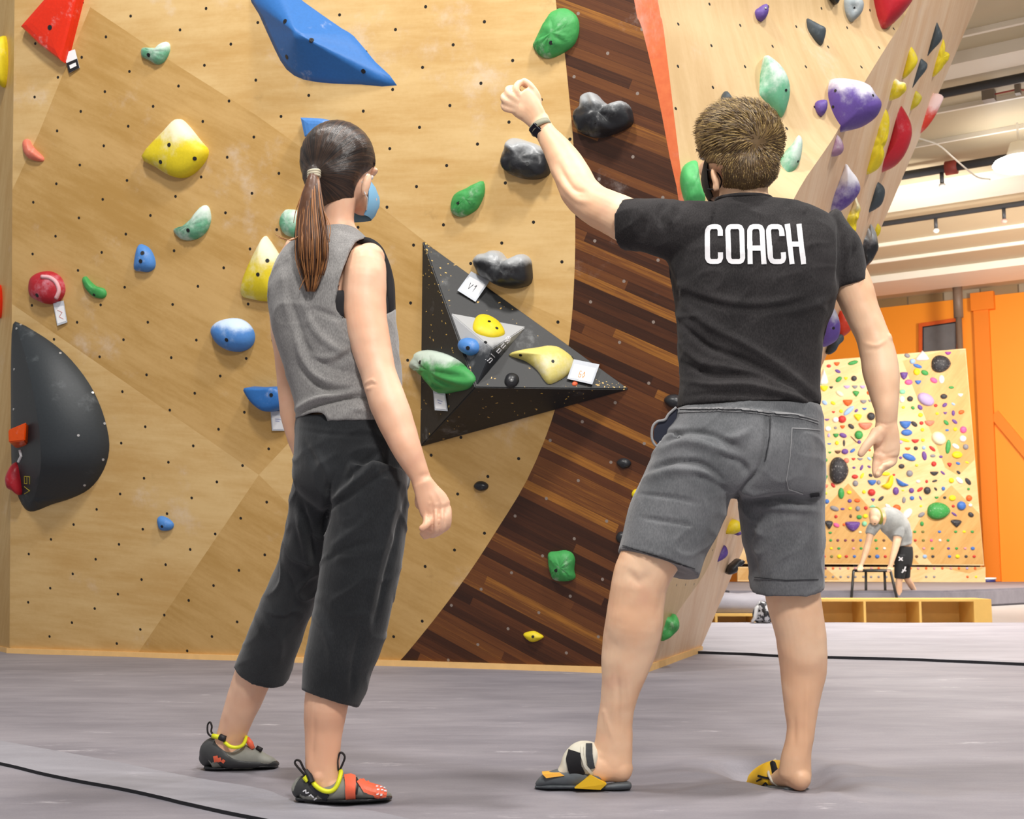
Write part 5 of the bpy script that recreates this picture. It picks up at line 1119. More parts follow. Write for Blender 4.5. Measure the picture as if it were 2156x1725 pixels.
# face turned to the left and away
fc = at(1545, 340, 3.17); fd = V((-.70, .70, .12)).normalized(); fr = V((.70, .70, 0)).normalized()
b.ell(fc + fd * .088 + V((0, 0, -.012)), fd * .028, fr * .014, V((0, 0, .026)), 12, 8)          # nose
b.ell(fc + fd * .070 + V((0, 0, .035)), fd * .02, fr * .05, V((0, 0, .016)), 14, 8)             # brow
b.ell(fc + fd * .062 + V((0, 0, -.075)), fd * .032, fr * .032, V((0, 0, .03)), 14, 8)           # chin
# ear
ep = at(1506, 378, 3.098); b.ell(ep, V((.010, .012, 0)), V((-.004, .010, 0)), V((-.006, 0, .031)), 14, 10)
b.ell(ep + V((-.001, .0, -.021)), V((.007, .004, 0)), V((0, .008, 0)), V((0, 0, .012)), 10, 8)
# raised arm
loft(b, [(1440, 488, 3.13, 48, .06), (1385, 477, 3.155, 49, .058), (1335, 470, 3.19, 49, .055), (1290, 450, 3.23, 45, .05), (1250, 430, 3.27, 42, .046), (1222, 404, 3.30, 41, .043), (1208, 375, 3.33, 39, .043), (1192, 345, 3.36, 36, .041), (1174, 315, 3.39, 30, .036), (1156, 290, 3.41, 24, .029), (1142, 268, 3.42, 21, .022), (1134, 252, 3.43, 22, .020)])
blob(b, 1232, 436, 3.27, 22, .03, 16, rot=-.6)
# hanging arm
loft(b, [(1735, 510, 3.13, 42, .055), (1772, 560, 3.13, 42, .055), (1797, 610, 3.12, 41, .053), (1816, 660, 3.11, 36, .047), (1836, 705, 3.10, 35, .044), (1848, 745, 3.09, 37, .043), (1856, 790, 3.08, 37, .043), (1862, 830, 3.07, 31, .037), (1866, 862, 3.06, 24.5, .029), (1866, 890, 3.06, 22.5, .022), (1866, 905, 3.06, 24, .019)])
blob(b, 1868, 716, 3.08, 10, .02, 16)
# left hand: loose fist, thumb and index forming a ring
Yh = 3.43
loft(b, [(1133, 256, Yh, 22, .020), (1120, 238, Yh, 27, .019), (1105, 222, Yh, 31, .018), (1092, 210, Yh, 31, .016)], n=20)
blob(b, 1103, 226, Yh, 24, .017, 26)
finger(b, [(1096, 208, Yh - .005), (1086, 190, Yh - .012), (1091, 177, Yh - .004), (1101, 174, Yh + .010), (1107, 180, Yh + .018)], .0118, .0088)   # index
finger(b, [(1088, 214, Yh - .006), (1072, 200, Yh - .016), (1070, 188, Yh - .004), (1082, 186, Yh + .016), (1092, 192, Yh + .022)], .0118, .009)  # middle
finger(b, [(1085, 224, Yh - .004), (1064, 213, Yh - .014), (1060, 203, Yh - .002), (1070, 200, Yh + .018), (1082, 206, Yh + .024)], .0112, .0086)  # ring
finger(b, [(1084, 233, Yh), (1064, 229, Yh - .006), (1060, 220, Yh + .002), (1068, 215, Yh + .018), (1080, 217, Yh + .022)], .0098, .0076)           # little
finger(b, [(1128, 236, Yh + .004), (1132, 214, Yh + .002), (1127, 196, Yh - .002), (1116, 180, Yh - .004), (1103, 170, Yh)], .0145, .0092)      # thumb
# right hand: palm towards us, thumb out to the left, fingers curled
Yr = 3.06
loft(b, [(1866, 893, Yr, 22.5, .019), (1866, 915, Yr, 26, .018), (1867, 940, Yr, 27, .016), (1867, 958, Yr, 25, .014)], n=20, ex=2.4)
blob(b, 1852, 915, Yr - .012, 15, .014, 22, rot=-.3)
finger(b, [(1847, 908, Yr - .006), (1836, 925, Yr - .014), (1823, 940, Yr - .018), (1812, 957, Yr - .02)], .0150, .0088)    # thumb
finger(b, [(1848, 955, Yr - .002), (1845, 973, Yr + .002), (1843, 990, Yr - .010), (1845, 1002, Yr - .022)], .0112, .0080)     # index
finger(b, [(1858, 962, Yr - .002), (1857, 980, Yr - .002), (1852, 992, Yr - .020), (1849, 1000, Yr - .034)], .0114, .0084)     # middle
finger(b, [(1870, 962, Yr), (1869, 978, Yr - .004), (1861, 984, Yr - .022), (1853, 990, Yr - .034)], .0112, .0084)            # ring
finger(b, [(1882, 956, Yr), (1881, 972, Yr - .002), (1872, 979, Yr - .018), (1860, 981, Yr - .032)], .0100, .0078)            # little
mfold = folds([([(1160, 350), (1185, 390), (1215, 420), (1240, 425)], 7, .004), ([(1175, 345), (1205, 395), (1232, 405)], 5, -.003), ([(1280, 1540), (1272, 1500), (1290, 1560)], 5, .002),
    ([(1300, 1420), (1302, 1480), (1300, 1560)], 6, -.0035), ([(1322, 1430), (1326, 1500), (1326, 1580)], 5, .003), ([(1320, 1200), (1345, 1225), (1372, 1205)], 10, -.004), ([(1400, 1230), (1385, 1300)], 9, -.003), ([(1700, 1440), (1698, 1520), (1698, 1600)], 5, .003), ([(1672, 1500), (1672, 1570)], 6, -.003),
    ([(1842, 888), (1866, 894), (1886, 888)], 2.5, -.0015), ([(1857, 912), (1862, 928), (1856, 946)], 4, -.003), ([(1852, 950), (1868, 956), (1888, 948)], 2.5, -.002), ([(1818, 722), (1845, 728), (1866, 716)], 4, .002), ([(1822, 738), (1850, 734)], 3, -.0015)], .0012, 30)
CLM = [[(1335, 430), (1440, 430), (1520, 432), (1600, 432), (1690, 440), (1780, 500), (1806, 575), (1770, 592), (1752, 640), (1722, 760), (1720, 850), (1432, 850), (1436, 720), (1410, 610), (1395, 528), (1335, 518)], [(1330, 418), (1460, 418), (1440, 520), (1330, 520)], [(1700, 450), (1790, 500), (1812, 580), (1760, 600)],
    [(1432, 850), (1722, 860), (1728, 1220), (1590, 1220), (1548, 1075), (1525, 1090), (1462, 1190), (1312, 1150), (1370, 960), (1395, 900)], [(1500, 850), (1650, 850), (1640, 1120), (1480, 1120)]]
def clothed(CL_, f0, amt):
    def g(P, n_):
        x, y = proj(P); ins = any(inpoly(x, y, c) for c in CL_)
        return (f0(P, n_) if f0 else 0) - (amt if ins else 0)
    return g
body = fuse('body', b, .0036, sk_m, man, 2, clothed(CLM, mfold, .016))
# ---- eyes and brows on the far side of the face
for s in (-1, 1):
    mb = MB(); mb.ell(fc + fd * .076 + fr * .032 * s + V((0, 0, .012)), fd * .010, fr * .013, V((0, 0, .008)), 12, 8); mb.build('eye', plain('eye_white', hx('E8E4DE'), .2), man, True)
    mb = MB(); mb.ell(fc + fd * .088 + fr * .032 * s + V((0, 0, .032)), fd * .006, fr * .018, V((0, 0, .004)), 10, 6); mb.build('eyebrow', plain('brown_brow', hx('5A4028'), .8), man, True)
# ---- t-shirt
def cloth_body(secs, extra, name, m, parent, fn, vox=.006, ex=2.3, sm=3, tdir=(0, 0, -1)):
    b = MB(); loft(b, secs, 40, 4, ex, cap=False, tdir=tdir)
    for e in extra: loft(b, e, 32, 4, 2.1, cap=False)
    return fuse(name, b, vox, m, parent, sm, fn)
m_tee = mat_cloth('charcoal_tee', hx('242223'), hx('383536')); m_tee.node_tree.nodes['Principled BSDF'].inputs['Sheen Weight'].default_value = .08
tee_f = [([(1435, 640), (1500, 690), (1560, 720), (1640, 770), (1722, 835)], 9, .007), ([(1430, 680), (1490, 730), (1560, 755), (1650, 800), (1724, 855)], 7, -.008), ([(1425, 600), (1520, 632), (1600, 640), (1690, 625)], 9, .004), ([(1440, 620), (1540, 648), (1640, 648), (1720, 620)], 7, -.004),
    ([(1436, 730), (1480, 765), (1540, 775), (1620, 800), (1700, 830)], 7, .006), ([(1438, 765), (1500, 790), (1580, 790), (1660, 815)], 6, -.006), ([(1436, 800), (1500, 812), (1580, 812), (1680, 838), (1722, 862)], 6, .006), ([(1445, 835), (1520, 828), (1600, 832), (1690, 852)], 5, -.004),
    ([(1400, 425), (1388, 450), (1395, 480)], 7, -.007), ([(1418, 424), (1410, 450), (1412, 475)], 6, .006), ([(1440, 420), (1432, 440), (1425, 460)], 6, -.004), ([(1470, 425), (1520, 428), (1570, 430), (1610, 425)], 4, .002), ([(1385, 545), (1410, 580), (1430, 640)], 8, -.006), ([(1360, 460), (1350, 500)], 8, -.004), ([(1337, 440), (1332, 500)], 5, .003),
    ([(1765, 470), (1768, 530), (1766, 600)], 5, -.006), ([(1790, 500), (1782, 540), (1778, 580)], 5, .005), ([(1800, 520), (1795, 550)], 4, -.004), ([(1750, 620), (1742, 680), (1728, 740)], 8, -.003), ([(1700, 430), (1690, 450)], 5, .003), ([(1660, 425), (1655, 440)], 4, -.003), ([(1760, 620), (1700, 650), (1620, 660)], 8, .003)]
tee = cloth_body([(1565, 421, 3.128, 56, .058), (1566, 427, 3.126, 66, .062), (1576, 437, 3.124, 112, .070), (1583, 459, 3.122, 156, .092), (1589, 497, 3.13, 176, .122), (1588, 545, 3.13, 181, .140), (1589, 600, 3.13, 175, .140), (1588, 650, 3.13, 165, .136), (1582, 700, 3.13, 155, .130), (1578, 750, 3.13, 148, .125), (1577, 800, 3.13, 146, .128), (1577, 838, 3.125, 147, .134), (1576, 858, 3.125, 148, .136)],
    [[(1490, 500, 3.13, 76, .09), (1430, 488, 3.14, 66, .082), (1385, 478, 3.155, 60, .075), (1345, 474, 3.18, 55, .068), (1318, 472, 3.20, 55, .064)], [(1715, 490, 3.13, 66, .085), (1755, 525, 3.13, 58, .078), (1777, 560, 3.125, 46, .068), (1789, 588, 3.12, 38, .062), (1793, 600, 3.12, 36, .06)]],
    't_shirt', m_tee, man, folds([(p, w, a * 1.35) for p, w, a in tee_f], .004, 11, (1, 1, 1.6), .005), .0048)
T_T = wtree(tee)
def arc(cx, cy, r, a0, a1, n=5): return [(cx + r * math.cos(math.radians(a0 + (a1 - a0) * i / n)), cy + r * math.sin(math.radians(a0 + (a1 - a0) * i / n))) for i in range(n + 1)]
mb = MB()
def letter(pls, x0, x1, sh, y0=473, y1=557, w_=10.5):
    for pl in pls:
        q = [(x0 + (x1 - x0) * u + sh * v, y0 + (y1 - y0) * v + (u * .0)) for u, v in pl]; ribbon_on(mb, T_T, q, w_, .0022, .0008)
Cc_ = [(.86, .30), (.86, .16), (.80, .09), (.68, .065), (.34, .065), (.22, .09), (.15, .16), (.15, .84), (.22, .91), (.34, .935), (.68, .935), (.80, .91), (.86, .84), (.86, .70)]
Oc = [(.5, .065), (.70, .065), (.80, .09), (.86, .16), (.86, .84), (.80, .91), (.70, .935), (.32, .935), (.21, .91), (.15, .84), (.15, .16), (.21, .09), (.32, .065), (.5, .065)]
Ac = [[(.12, 1), (.15, .5), (.18, .16), (.26, .09), (.40, .065), (.66, .065), (.78, .09), (.83, .16), (.86, 1)], [(.2, .60), (.8, .60)]]
Hc = [[(.15, 0), (.15, 1)], [(.84, 0), (.84, 1)], [(.2, .50), (.8, .50)]]
letter([Cc_], 1484, 1522, 1); letter([Oc], 1526, 1567, 3); letter(Ac, 1571, 1610, 4); letter([Cc_], 1611, 1650, 6); letter(Hc, 1652, 1687, 10)
mb.build('lettering', plain('white_shirt_print', hx('ECEBEE'), .7), tee)
mb = MB(); q = cr([(1510, 417), (1535, 408), (1566, 405), (1600, 407), (1622, 413)], 4); ps = []
for i in range(29):
    a = math.pi * 2 * i / 28; P = at(1566, 421, 3.128); ps.append(P + V((math.cos(a) * 57.5 * kpx(P), math.sin(a) * .062, .004 * math.sin(a))))
mb.tube(ps[:-1], .0055, 8, closed=True)
mb.build('collar', m_tee, tee, True)
# ---- shorts
m_sh = mat_cloth('grey_shorts_twill', hx('5B5D60'), hx('747578'), .8, .35, .35)
sh_f = [([(1405, 905), (1460, 915), (1540, 925), (1580, 905)], 9, .006), ([(1400, 935), (1440, 912), (1500, 918), (1560, 945)], 7, -.009), ([(1385, 950), (1440, 930), (1510, 945), (1560, 975)], 9, .006), ([(1370, 990), (1420, 972), (1480, 978), (1520, 1010)], 6, -.008), ([(1360, 1010), (1420, 990), (1480, 998), (1520, 1030)], 9, .006),
    ([(1460, 1000), (1490, 1010), (1530, 1035)], 7, -.006), ([(1520, 960), (1560, 975), (1575, 1000)], 7, -.008), ([(1350, 1090), (1420, 1100), (1460, 1108)], 4, -.003), ([(1345, 1040), (1420, 1048), (1470, 1060)], 4, -.003), ([(1480, 1040), (1490, 1100), (1470, 1160)], 12, .004), ([(1615, 870), (1614, 920), (1606, 970), (1590, 1000), (1555, 1040), (1543, 1075)], 5, -.009),
    ([(1560, 1040), (1620, 1050), (1700, 1055)], 8, .006), ([(1585, 1052), (1640, 1050), (1715, 1066)], 6, -.009), ([(1590, 1068), (1650, 1070), (1725, 1076)], 8, .006), ([(1650, 1045), (1690, 1052), (1730, 1048)], 5, -.006), ([(1700, 1085), (1680, 1140), (1650, 1200)], 12, -.004), ([(1595, 1080), (1580, 1150), (1590, 1220)], 10, -.005), ([(1700, 900), (1702, 960), (1695, 1000)], 10, .004),
    ([(1575, 1110), (1610, 1130)], 6, .003), ([(1300, 1162), (1385, 1186), (1466, 1212)], 3, .002), ([(1420, 868), (1500, 860), (1600, 866), (1720, 880)], 3, .003)]
shorts = cloth_body([(1577, 856, 3.12, 148, .128), (1574, 875, 3.12, 156, .134), (1566, 905, 3.12, 165, .142), (1558, 940, 3.12, 174, .150), (1551, 980, 3.12, 183, .148), (1547, 1020, 3.12, 186, .135), (1545, 1045, 3.12, 180, .11)],
    [[(1475, 960, 3.11, 90, .13), (1448, 1020, 3.10, 94, .12), (1424, 1080, 3.09, 97, .112), (1402, 1140, 3.08, 92, .105), (1386, 1190, 3.07, 89, .10)], [(1645, 960, 3.14, 86, .13), (1643, 1020, 3.15, 92, .12), (1646, 1090, 3.155, 89, .112), (1652, 1160, 3.165, 82, .105), (1656, 1215, 3.17, 78, .10), (1657, 1238, 3.175, 77, .10)]],
    'shorts', m_sh, man, folds([(p, w, a * 1.55) for p, w, a in sh_f], .004, 11, (1, 1, 1), .007), .0048)
T_S = wtree(shorts)
m_st = plain('pale_stitching', hx('8E8E90'), .8); m_st2 = plain('dark_stitching', hx('2C2D31'), .8)
mb = MB(); ribbon_on(mb, T_S, cr([(1432, 862), (1500, 848 + 12), (1560, 861), (1620, 868), (1680, 874), (1722, 886)], 3), 2.2); ribbon_on(mb, T_S, cr([(1430, 868), (1500, 866), (1560, 867), (1620, 874), (1680, 880), (1722, 892)], 3), 1.6); mb.build('waistband_seam', m_st, shorts)
mb = MB(); ribbon_on(mb, T_S, [(1667, 902), (1726, 906)], 2.0); ribbon_on(mb, T_S, [(1667, 902), (1663, 960), (1655, 1010), (1660, 1030), (1690, 1040)], 1.6); mb.build('back_pocket', m_st, shorts)
mb = MB(); ribbon_on(mb, T_S, cr([(1622, 874), (1621, 920), (1612, 970)], 3), 1.6); mb.build('centre_seam', m_st2, shorts); mb = MB(); ribbon_on(mb, T_S, [(1312, 1149), (1390, 1173), (1462, 1198)], 1.6); mb.build('hem_stitch', m_st2, shorts); mb = MB(); ribbon_on(mb, T_S, [(1590, 1216), (1655, 1222), (1722, 1220)], 1.6); mb.build('hem_stitch', m_st2, shorts)
mb = MB(); ribbon_on(mb, T_S, [(1706, 1043), (1724, 1041)], 7); mb.build('brand_tab', m_black, shorts)
# gaping side pocket
mb = MB(); pk_ = cr([(1424, 858), (1408, 872), (1400, 884), (1384, 888), (1374, 900), (1373, 925), (1383, 940), (1392, 930)], 4); mb.tube([at(x, y, 3.08) for x, y in pk_], .0035, 6)
mb.build('pocket_edge', m_st, shorts, True)
vs = [at(x, y, 3.085) for x, y in [(1424, 860), (1406, 876), (1386, 890), (1377, 905), (1376, 925), (1386, 936), (1405, 915), (1425, 890)]]; vs += [v + V((0.01, .03, 0)) for v in vs]; mb = MB(); mb.add(vs, [tuple(range(8)), tuple(range(15, 7, -1))] + [(i, (i + 1) % 8, 8 + (i + 1) % 8, 8 + i) for i in range(8)]); mb.build('pocket_lining', plain('navy_lining', hx('1E2233'), .8), shorts)
# ---- hair: short brown, whorl at the crown
m_h1 = plain('brown_hair', hx('6A5232'), .55, 60, .3); m_h2 = plain('light_brown_hair', hx('A2864F'), .5, 60, .2); m_h3 = plain('dark_brown_hair', hx('4C3A22'), .6, 60, .2)
hb = MB(); blob(hb, 1565, 302, 3.115, 83, .105, 86, 28, 20); blob(hb, 1571, 352, 3.095, 69, .078, 56, 24, 16); blob(hb, 1540, 275, 3.15, 62, .10, 52, 20, 14)
hair = fuse('hair', hb, .006, m_h1, man, 12, lambda P, n_: .004 * noise.noise(P * 40) + (-.02 if (proj(P)[0] < 1520 and proj(P)[1] > 345) else 0))
T_Hr = wtree(hair)
mb = MB(); rg = random.Random(11); wc = surf(1592, 300, T_Hr)[0]
n_h = 0; polys = hair.data.polygons; hl = wloc(hair)
for _ in range(13000):
    p = polys[rg.randrange(len(polys))]; c = p.center + hl; n = p.normal; x, y = proj(c)
    if y > 398 or (x < 1522 and y > 340) or (x < 1512 and y > 325): continue
    toC = c - wc; r = toC.length; rad = (toC - n * toC.dot(n)); rad = rad.normalized() if rad.length > 1e-4 else V((0, 0, -1)); sw = n.cross(rad)
    dn = (V((0, 0, -1)) - n * (-n.z)).normalized() if abs(n.z) < .99 else rad
    top = max(0, min(1, (c.z - wc.z + .06) / .1)); d = (rad * (.8 + .3 * top) + sw * .35 + dn * (.9 * (1 - top)) + V((-.35, .1, .0)) * top).normalized()
    ln = .010 + .020 * top + .006 * rg.random() * (1 + top); ln *= .6 if y > 370 else 1
    lift = .12 + .20 * top * rg.random() + .08 * rg.random(); s = d.cross(n).normalized(); w2 = .0007 + .0007 * rg.random(); mi_ = rg.choice((0, 0, 1, 1, 2)) if top > .3 else rg.choice((0, 0, 2, 1))
    p0 = c - n * .003; p1 = c + d * ln * .5 + n * ln * lift; p2 = c + d * ln + n * ln * lift * .9 + s * rg.uniform(-.002, .002)
    mb.add([p0 - s * w2, p0 + s * w2, p1 + s * w2 * .8, p1 - s * w2 * .8, p2], [(0, 1, 2, 3), (3, 2, 4)], mi_); n_h += 1
st_ = mb.build('hair_strands', [m_h1, m_h2, m_h3], hair, fix=False); st_['kind'] = 'stuff'
# ---- black face mask with ear loop
mb = MB(); g = fc + V((0, 0, -.035)); rows_ = []
for i in range(9):
    v = -1 + 2 * i / 8; z = -.068 * v - .008; row = []
    for j in range(13):
        a = (-1 + 2 * j / 12) * 1.12; rr = .080 * math.sqrt(max(.1, 1 - (v * .62) ** 2)) + .010; pr = .020 * math.exp(-(a / .35) ** 2) * (1 - abs(v) * .5)
        row.append(g + fd * ((rr + pr) * math.cos(a) - .004) + fr * (rr * .92 * math.sin(a)) + V((0, 0, z)))
    rows_.append(row)
vs = [p for r in rows_ for p in r]; m0 = len(vs); vs += [p + (g - p).normalized() * .003 for p in vs]; fs = [(i * 13 + j, i * 13 + j + 1, (i + 1) * 13 + j + 1, (i + 1) * 13 + j) for i in range(8) for j in range(12)]; fs += [tuple(m0 + k for k in reversed(f)) for f in fs]
mask = mk('face_mask', vs, fs, plain('black_mask_cloth', hx('151417'), .8), man, True)
mb = MB(); mb.tube([at(*p) for p in cr([(1486, 356, 3.14), (1500, 361, 3.115), (1512, 366, 3.10), (1519, 382, 3.105), (1514, 396, 3.11), (1500, 399, 3.13), (1490, 398, 3.15)], 4)], .0022, 6); mb.build('ear_loop', m_black, mask, True)
# ---- wrist watch
wa = at(1138, 268, 3.418); wt = (at(1134, 252, 3.43) - at(1156, 290, 3.41)).normalized(); vd = (wa - C0).normalized(); wsd = wt.cross(vd).normalized(); wbk = wsd.cross(wt).normalized(); k = kpx(wa)
watch = bpy.data.objects.new('wrist_watch', None); COL.objects.link(watch); watch.parent = man; watch.location = wa - wloc(man)
ringp = [wa + wsd * math.cos(a) * 24.0 * k + wbk * math.sin(a) * .0265 for a in [i * 2 * math.pi / 28 for i in range(28)]]
mb = MB(); n = 28
for w_ in (-.0095, .0095):
    for s in (1.0, .93): mb.v += [wa + (p - wa) * s + wt * w_ for p in ringp]
for j in range(n):
    q = (j + 1) % n; mb.f += [(j, q, 2 * n + q, 2 * n + j), (n + j, 3 * n + j, 3 * n + q, n + q), (j, n + j, n + q, q), (2 * n + j, 2 * n + q, 3 * n + q, 3 * n + j)]; mb.m += [0] * 4
mb.build('watch_band', plain('sage_watch_band', hx('8E8C78'), .6), watch, True)
fcn = (-vd * .75 + (at(1120, 280, 3.41) - wa).normalized() * .62).normalized(); fp = at(1134, 272, 3.418) + fcn * .017; fu = (wt - fcn * wt.dot(fcn)).normalized(); fx = fu.cross(fcn)
mb = MB(); mb.box(fp, fx * .0160, fu * .0195, fcn * .005); o = mb.build('watch_case', plain('dark_watch_case', hx('3A3E46'), .25, metal=.7), watch); bm = bmesh.new(); bm.from_mesh(o.data); bmesh.ops.bevel(bm, geom=list(bm.edges), offset=.0035, segments=3, affect='EDGES'); bm.to_mesh(o.data); bm.free()
mb = MB(); mb.box(fp + fcn * .0048, fx * .0135, fu * .0165, fcn * .0009); mb.build('watch_screen', plain('black_glass', (0.01, 0.01, 0.02), .06), watch)
lug = at(1152, 262, 3.40); mb = MB(); mb.box(lug, (at(1158, 273, 3.40) - at(1147, 252, 3.40)) * .5, (lug - wa).normalized() * .003, wt * .003); mb.build('watch_clasp', plain('steel_clasp', hx('D6DADF'), .2, metal=.9), watch)
# ---- climbing slippers worn with the heels out
def shoe_root(name, px, py, Y, lb=None):
    o = bpy.data.objects.new(name, None); COL.objects.link(o); o.parent = man; o.location = at(px, py, Y) - wloc(man); 
    if lb: o['label'] = lb
    return o
m_rub = plain('grey_rubber', hx('5C6266'), .6, 40, .15); m_rub2 = plain('black_rubber', hx('2A2B2D'), .45, 30, .15); m_ye = plain('yellow_shoe_fabric', hx('E8B81C'), .6); m_cr = plain('cream_shoe_leather', hx('D8D4C4'), .6); m_bl2 = plain('black_shoe_cloth', hx('17161A'), .9)
sr = shoe_root('climbing_shoe', 1240, 1650, 3.1)
b = MB(); loft(b, [(1133, 1651, 3.19, 7, .020), (1150, 1644, 3.185, 15, .038), (1175, 1640, 3.18, 20, .046), (1205, 1636, 3.17, 25, .047), (1225, 1636, 3.165, 26, .045), (1245, 1640, 3.16, 22, .043), (1262, 1645, 3.155, 17, .042)], 24); rb_ = fuse('rand', b, .004, m_rub, sr, 2)
b = MB(); loft(b, [(1128, 1657, 3.19, 4, .02), (1160, 1657, 3.185, 6, .046), (1210, 1657, 3.17, 6, .046), (1260, 1659, 3.16, 6, .040), (1300, 1656, 3.15, 9, .040), (1324, 1654, 3.15, 9, .032)], 20); fuse('sole', b, .004, m_rub, sr, 2)
b = MB(); loft(b, [(1176, 1634, 3.18, 9, .034), (1194, 1621, 3.175, 19, .042), (1209, 1608, 3.17, 31, .047), (1227, 1600, 3.165, 39, .050), (1246, 1603, 3.16, 38, .050)], 24); up_ = fuse('upper', b, .004, m_cr, sr, 2); T_u = wtree(up_)
mb = MB(); ribbon_on(mb, T_u, [(1213, 1584), (1208, 1600), (1211, 1618), (1219, 1634)], 29, .001, .003, step=2); mb.build('instep_strap', m_bl2, sr)
mb = MB(); ribbon_on(mb, T_u, [(1240, 1568), (1240, 1590), (1245, 1618)], 13, .001, .003, step=2); mb.build('padded_collar', plain('dark_grey_mesh', hx('3A3D40'), .9, 90, .4), sr)
mb = MB(); ribbon_on(mb, T_u, [(1226, 1572), (1226, 1592), (1233, 1612), (1246, 1628)], 5, .004, .003, step=2); mb.build('piping', m_cr, sr)
mb = MB(); vs = [at(x, y, Y) for x, y, Y in ((1210, 1660, 3.115), (1243, 1632, 3.110), (1277, 1651, 3.105), (1264, 1663, 3.11))]; mb.hexa([v + V((0, .03, 0)) for v in vs], [v - V((0, .004, 0)) for v in vs]); mb.build('heel_sling', m_ye, sr)
mb = MB(); vs = [at(x, y, Y) for x, y, Y in ((1142, 1632, 3.145), (1178, 1629, 3.135), (1188, 1635, 3.13), (1150, 1640, 3.14))]; mb.hexa([v + V((0, .05, .0)) for v in vs], [v - V((0, .004, -.002)) for v in vs]); mb.build('toe_patch', plain('amber_patch', hx('E8A83C'), .6), sr)
sr2 = shoe_root('climbing_shoe', 1620, 1648, 3.35)
b = MB(); loft(b, [(1590, 1645, 3.42, 12, .042), (1604, 1639, 3.40, 21, .052), (1620, 1634, 3.36, 27, .055), (1636, 1631, 3.31, 30, .050)], 20); u2 = fuse('upper', b, .005, m_ye, sr2, 2); T_u = wtree(u2)
b = MB(); loft(b, [(1584, 1654, 3.42, 6, .03), (1610, 1658, 3.38, 8, .05), (1650, 1661, 3.28, 7, .045), (1680, 1662, 3.2, 6, .036)], 18); fuse('sole', b, .005, m_rub, sr2, 2)
mb = MB(); ribbon_on(mb, T_u, [(1597, 1634), (1612, 1638), (1626, 1641)], 4, .001, .002, step=2); ribbon_on(mb, T_u, [(1594, 1645), (1604, 1640)], 3, .001, .002, step=2); ribbon_on(mb, T_u, [(1604, 1656), (1612, 1648), (1618, 1656)], 3, .001, .002, step=2); mb.build('black_marking', m_bl2, sr2)
b = MB(); loft(b, [(1628, 1612, 3.33, 8, .045), (1632, 1630, 3.32, 10, .048), (1634, 1650, 3.31, 11, .046)], 20); fuse('padded_collar', b, .004, m_bl2, sr2, 1)
mb = MB(); mb.tube([at(*p) for p in cr([(1633, 1600, 3.33), (1622, 1612, 3.31), (1618, 1628, 3.29), (1626, 1645, 3.27), (1640, 1656, 3.26)], 3)], .004, 6); mb.build('piping', m_cr, sr2, True)
# ---------------------------------------------------------------- the woman
wo = empty('person', fl(600, 1660), 'woman with a brown ponytail in a grey tank top and black cropped trousers', 'person')
b = MB()
loft(b, [(776, 985, 3.02, 44, .07), (768, 1100, 3.00, 60, .078), (746, 1220, 3.00, 60, .072), (722, 1330, 3.01, 50, .058), (706, 1400, 3.02, 46, .054), (692, 1450, 3.03, 46, .052), (686, 1490, 3.03, 45.5, .050), (682, 1530, 3.04, 41, .044), (680, 1570, 3.04, 37.5, .038), (679, 1605, 3.04, 36, .035), (682, 1635, 3.04, 36, .035), (688, 1655, 3.04, 38, .035)])
blob(b, 664, 1652, 3.05, 24, .032, 22); blob(b, 672, 1636, 3.015, 14, .014, 16)
loft(b, [(680, 1655, 3.04, 24, .032), (725, 1662, 3.03, 16, .032), (765, 1668, 3.02, 9, .028)])
loft(b, [(692, 985, 3.08, 44, .07), (664, 1100, 3.14, 46, .070), (628, 1220, 3.22, 44, .064), (585, 1310, 3.29, 46, .058), (556, 1370, 3.33, 42, .054), (538, 1410, 3.36, 40, .050), (527, 1440, 3.38, 39, .049), (514, 1475, 3.40, 37, .046), (502, 1505, 3.415, 34, .041), (492, 1535, 3.43, 31.5, .037), (484, 1562, 3.44, 32, .036), (481, 1585, 3.44, 34, .036)])
loft(b, [(478, 1590, 3.44, 24, .030), (505, 1597, 3.445, 16, .030), (530, 1601, 3.455, 9, .026)])
loft(b, [(740, 1010, 3.05, 70, .08), (738, 950, 3.05, 92, .095), (734, 880, 3.05, 90, .09), (724, 800, 3.05, 86, .085), (708, 700, 3.05, 96, .095), (702, 620, 3.05, 100, .10), (704, 560, 3.05, 96, .088), (706, 522, 3.055, 76, .066), (710, 492, 3.05, 50, .056), (712, 470, 3.05, 34, .048), (714, 440, 3.05, 33, .050), (716, 400, 3.05, 36, .055)], tdir=(0, 0, 1))
# head, looking right and away
blob(b, 716, 330, 3.045, 70, .090, 72, 24, 16); blob(b, 734, 385, 3.075, 47, .075, 52, 20, 14)
wf_ = at(734, 376, 3.072); wd = V((.80, .60, .05)).normalized(); wr_ = V((.60, -.80, 0)).normalized()
b.ell(wf_ + wd * .045 + V((0, 0, -.055)), wd * .036, wr_ * .040, V((0, 0, .038)), 16, 10)
b.ell(wf_ + wd * .060 + V((0, 0, -.022)), wd * .022, wr_ * .012, V((0, 0, .020)), 12, 8); b.ell(wf_ + wd * .060 + V((0, 0, .022)), wd * .014, wr_ * .044, V((0, 0, .014)), 14, 8)
we = at(771, 388, 3.0); b.ell(we, V((.009, .010, 0)), V((-.008, .010, 0)), V((.006, 0, .029)), 14, 10); b.ell(we + V((0, 0, -.022)), V((.006, .003, 0)), V((0, .006, 0)), V((0, 0, .009)), 10, 8)
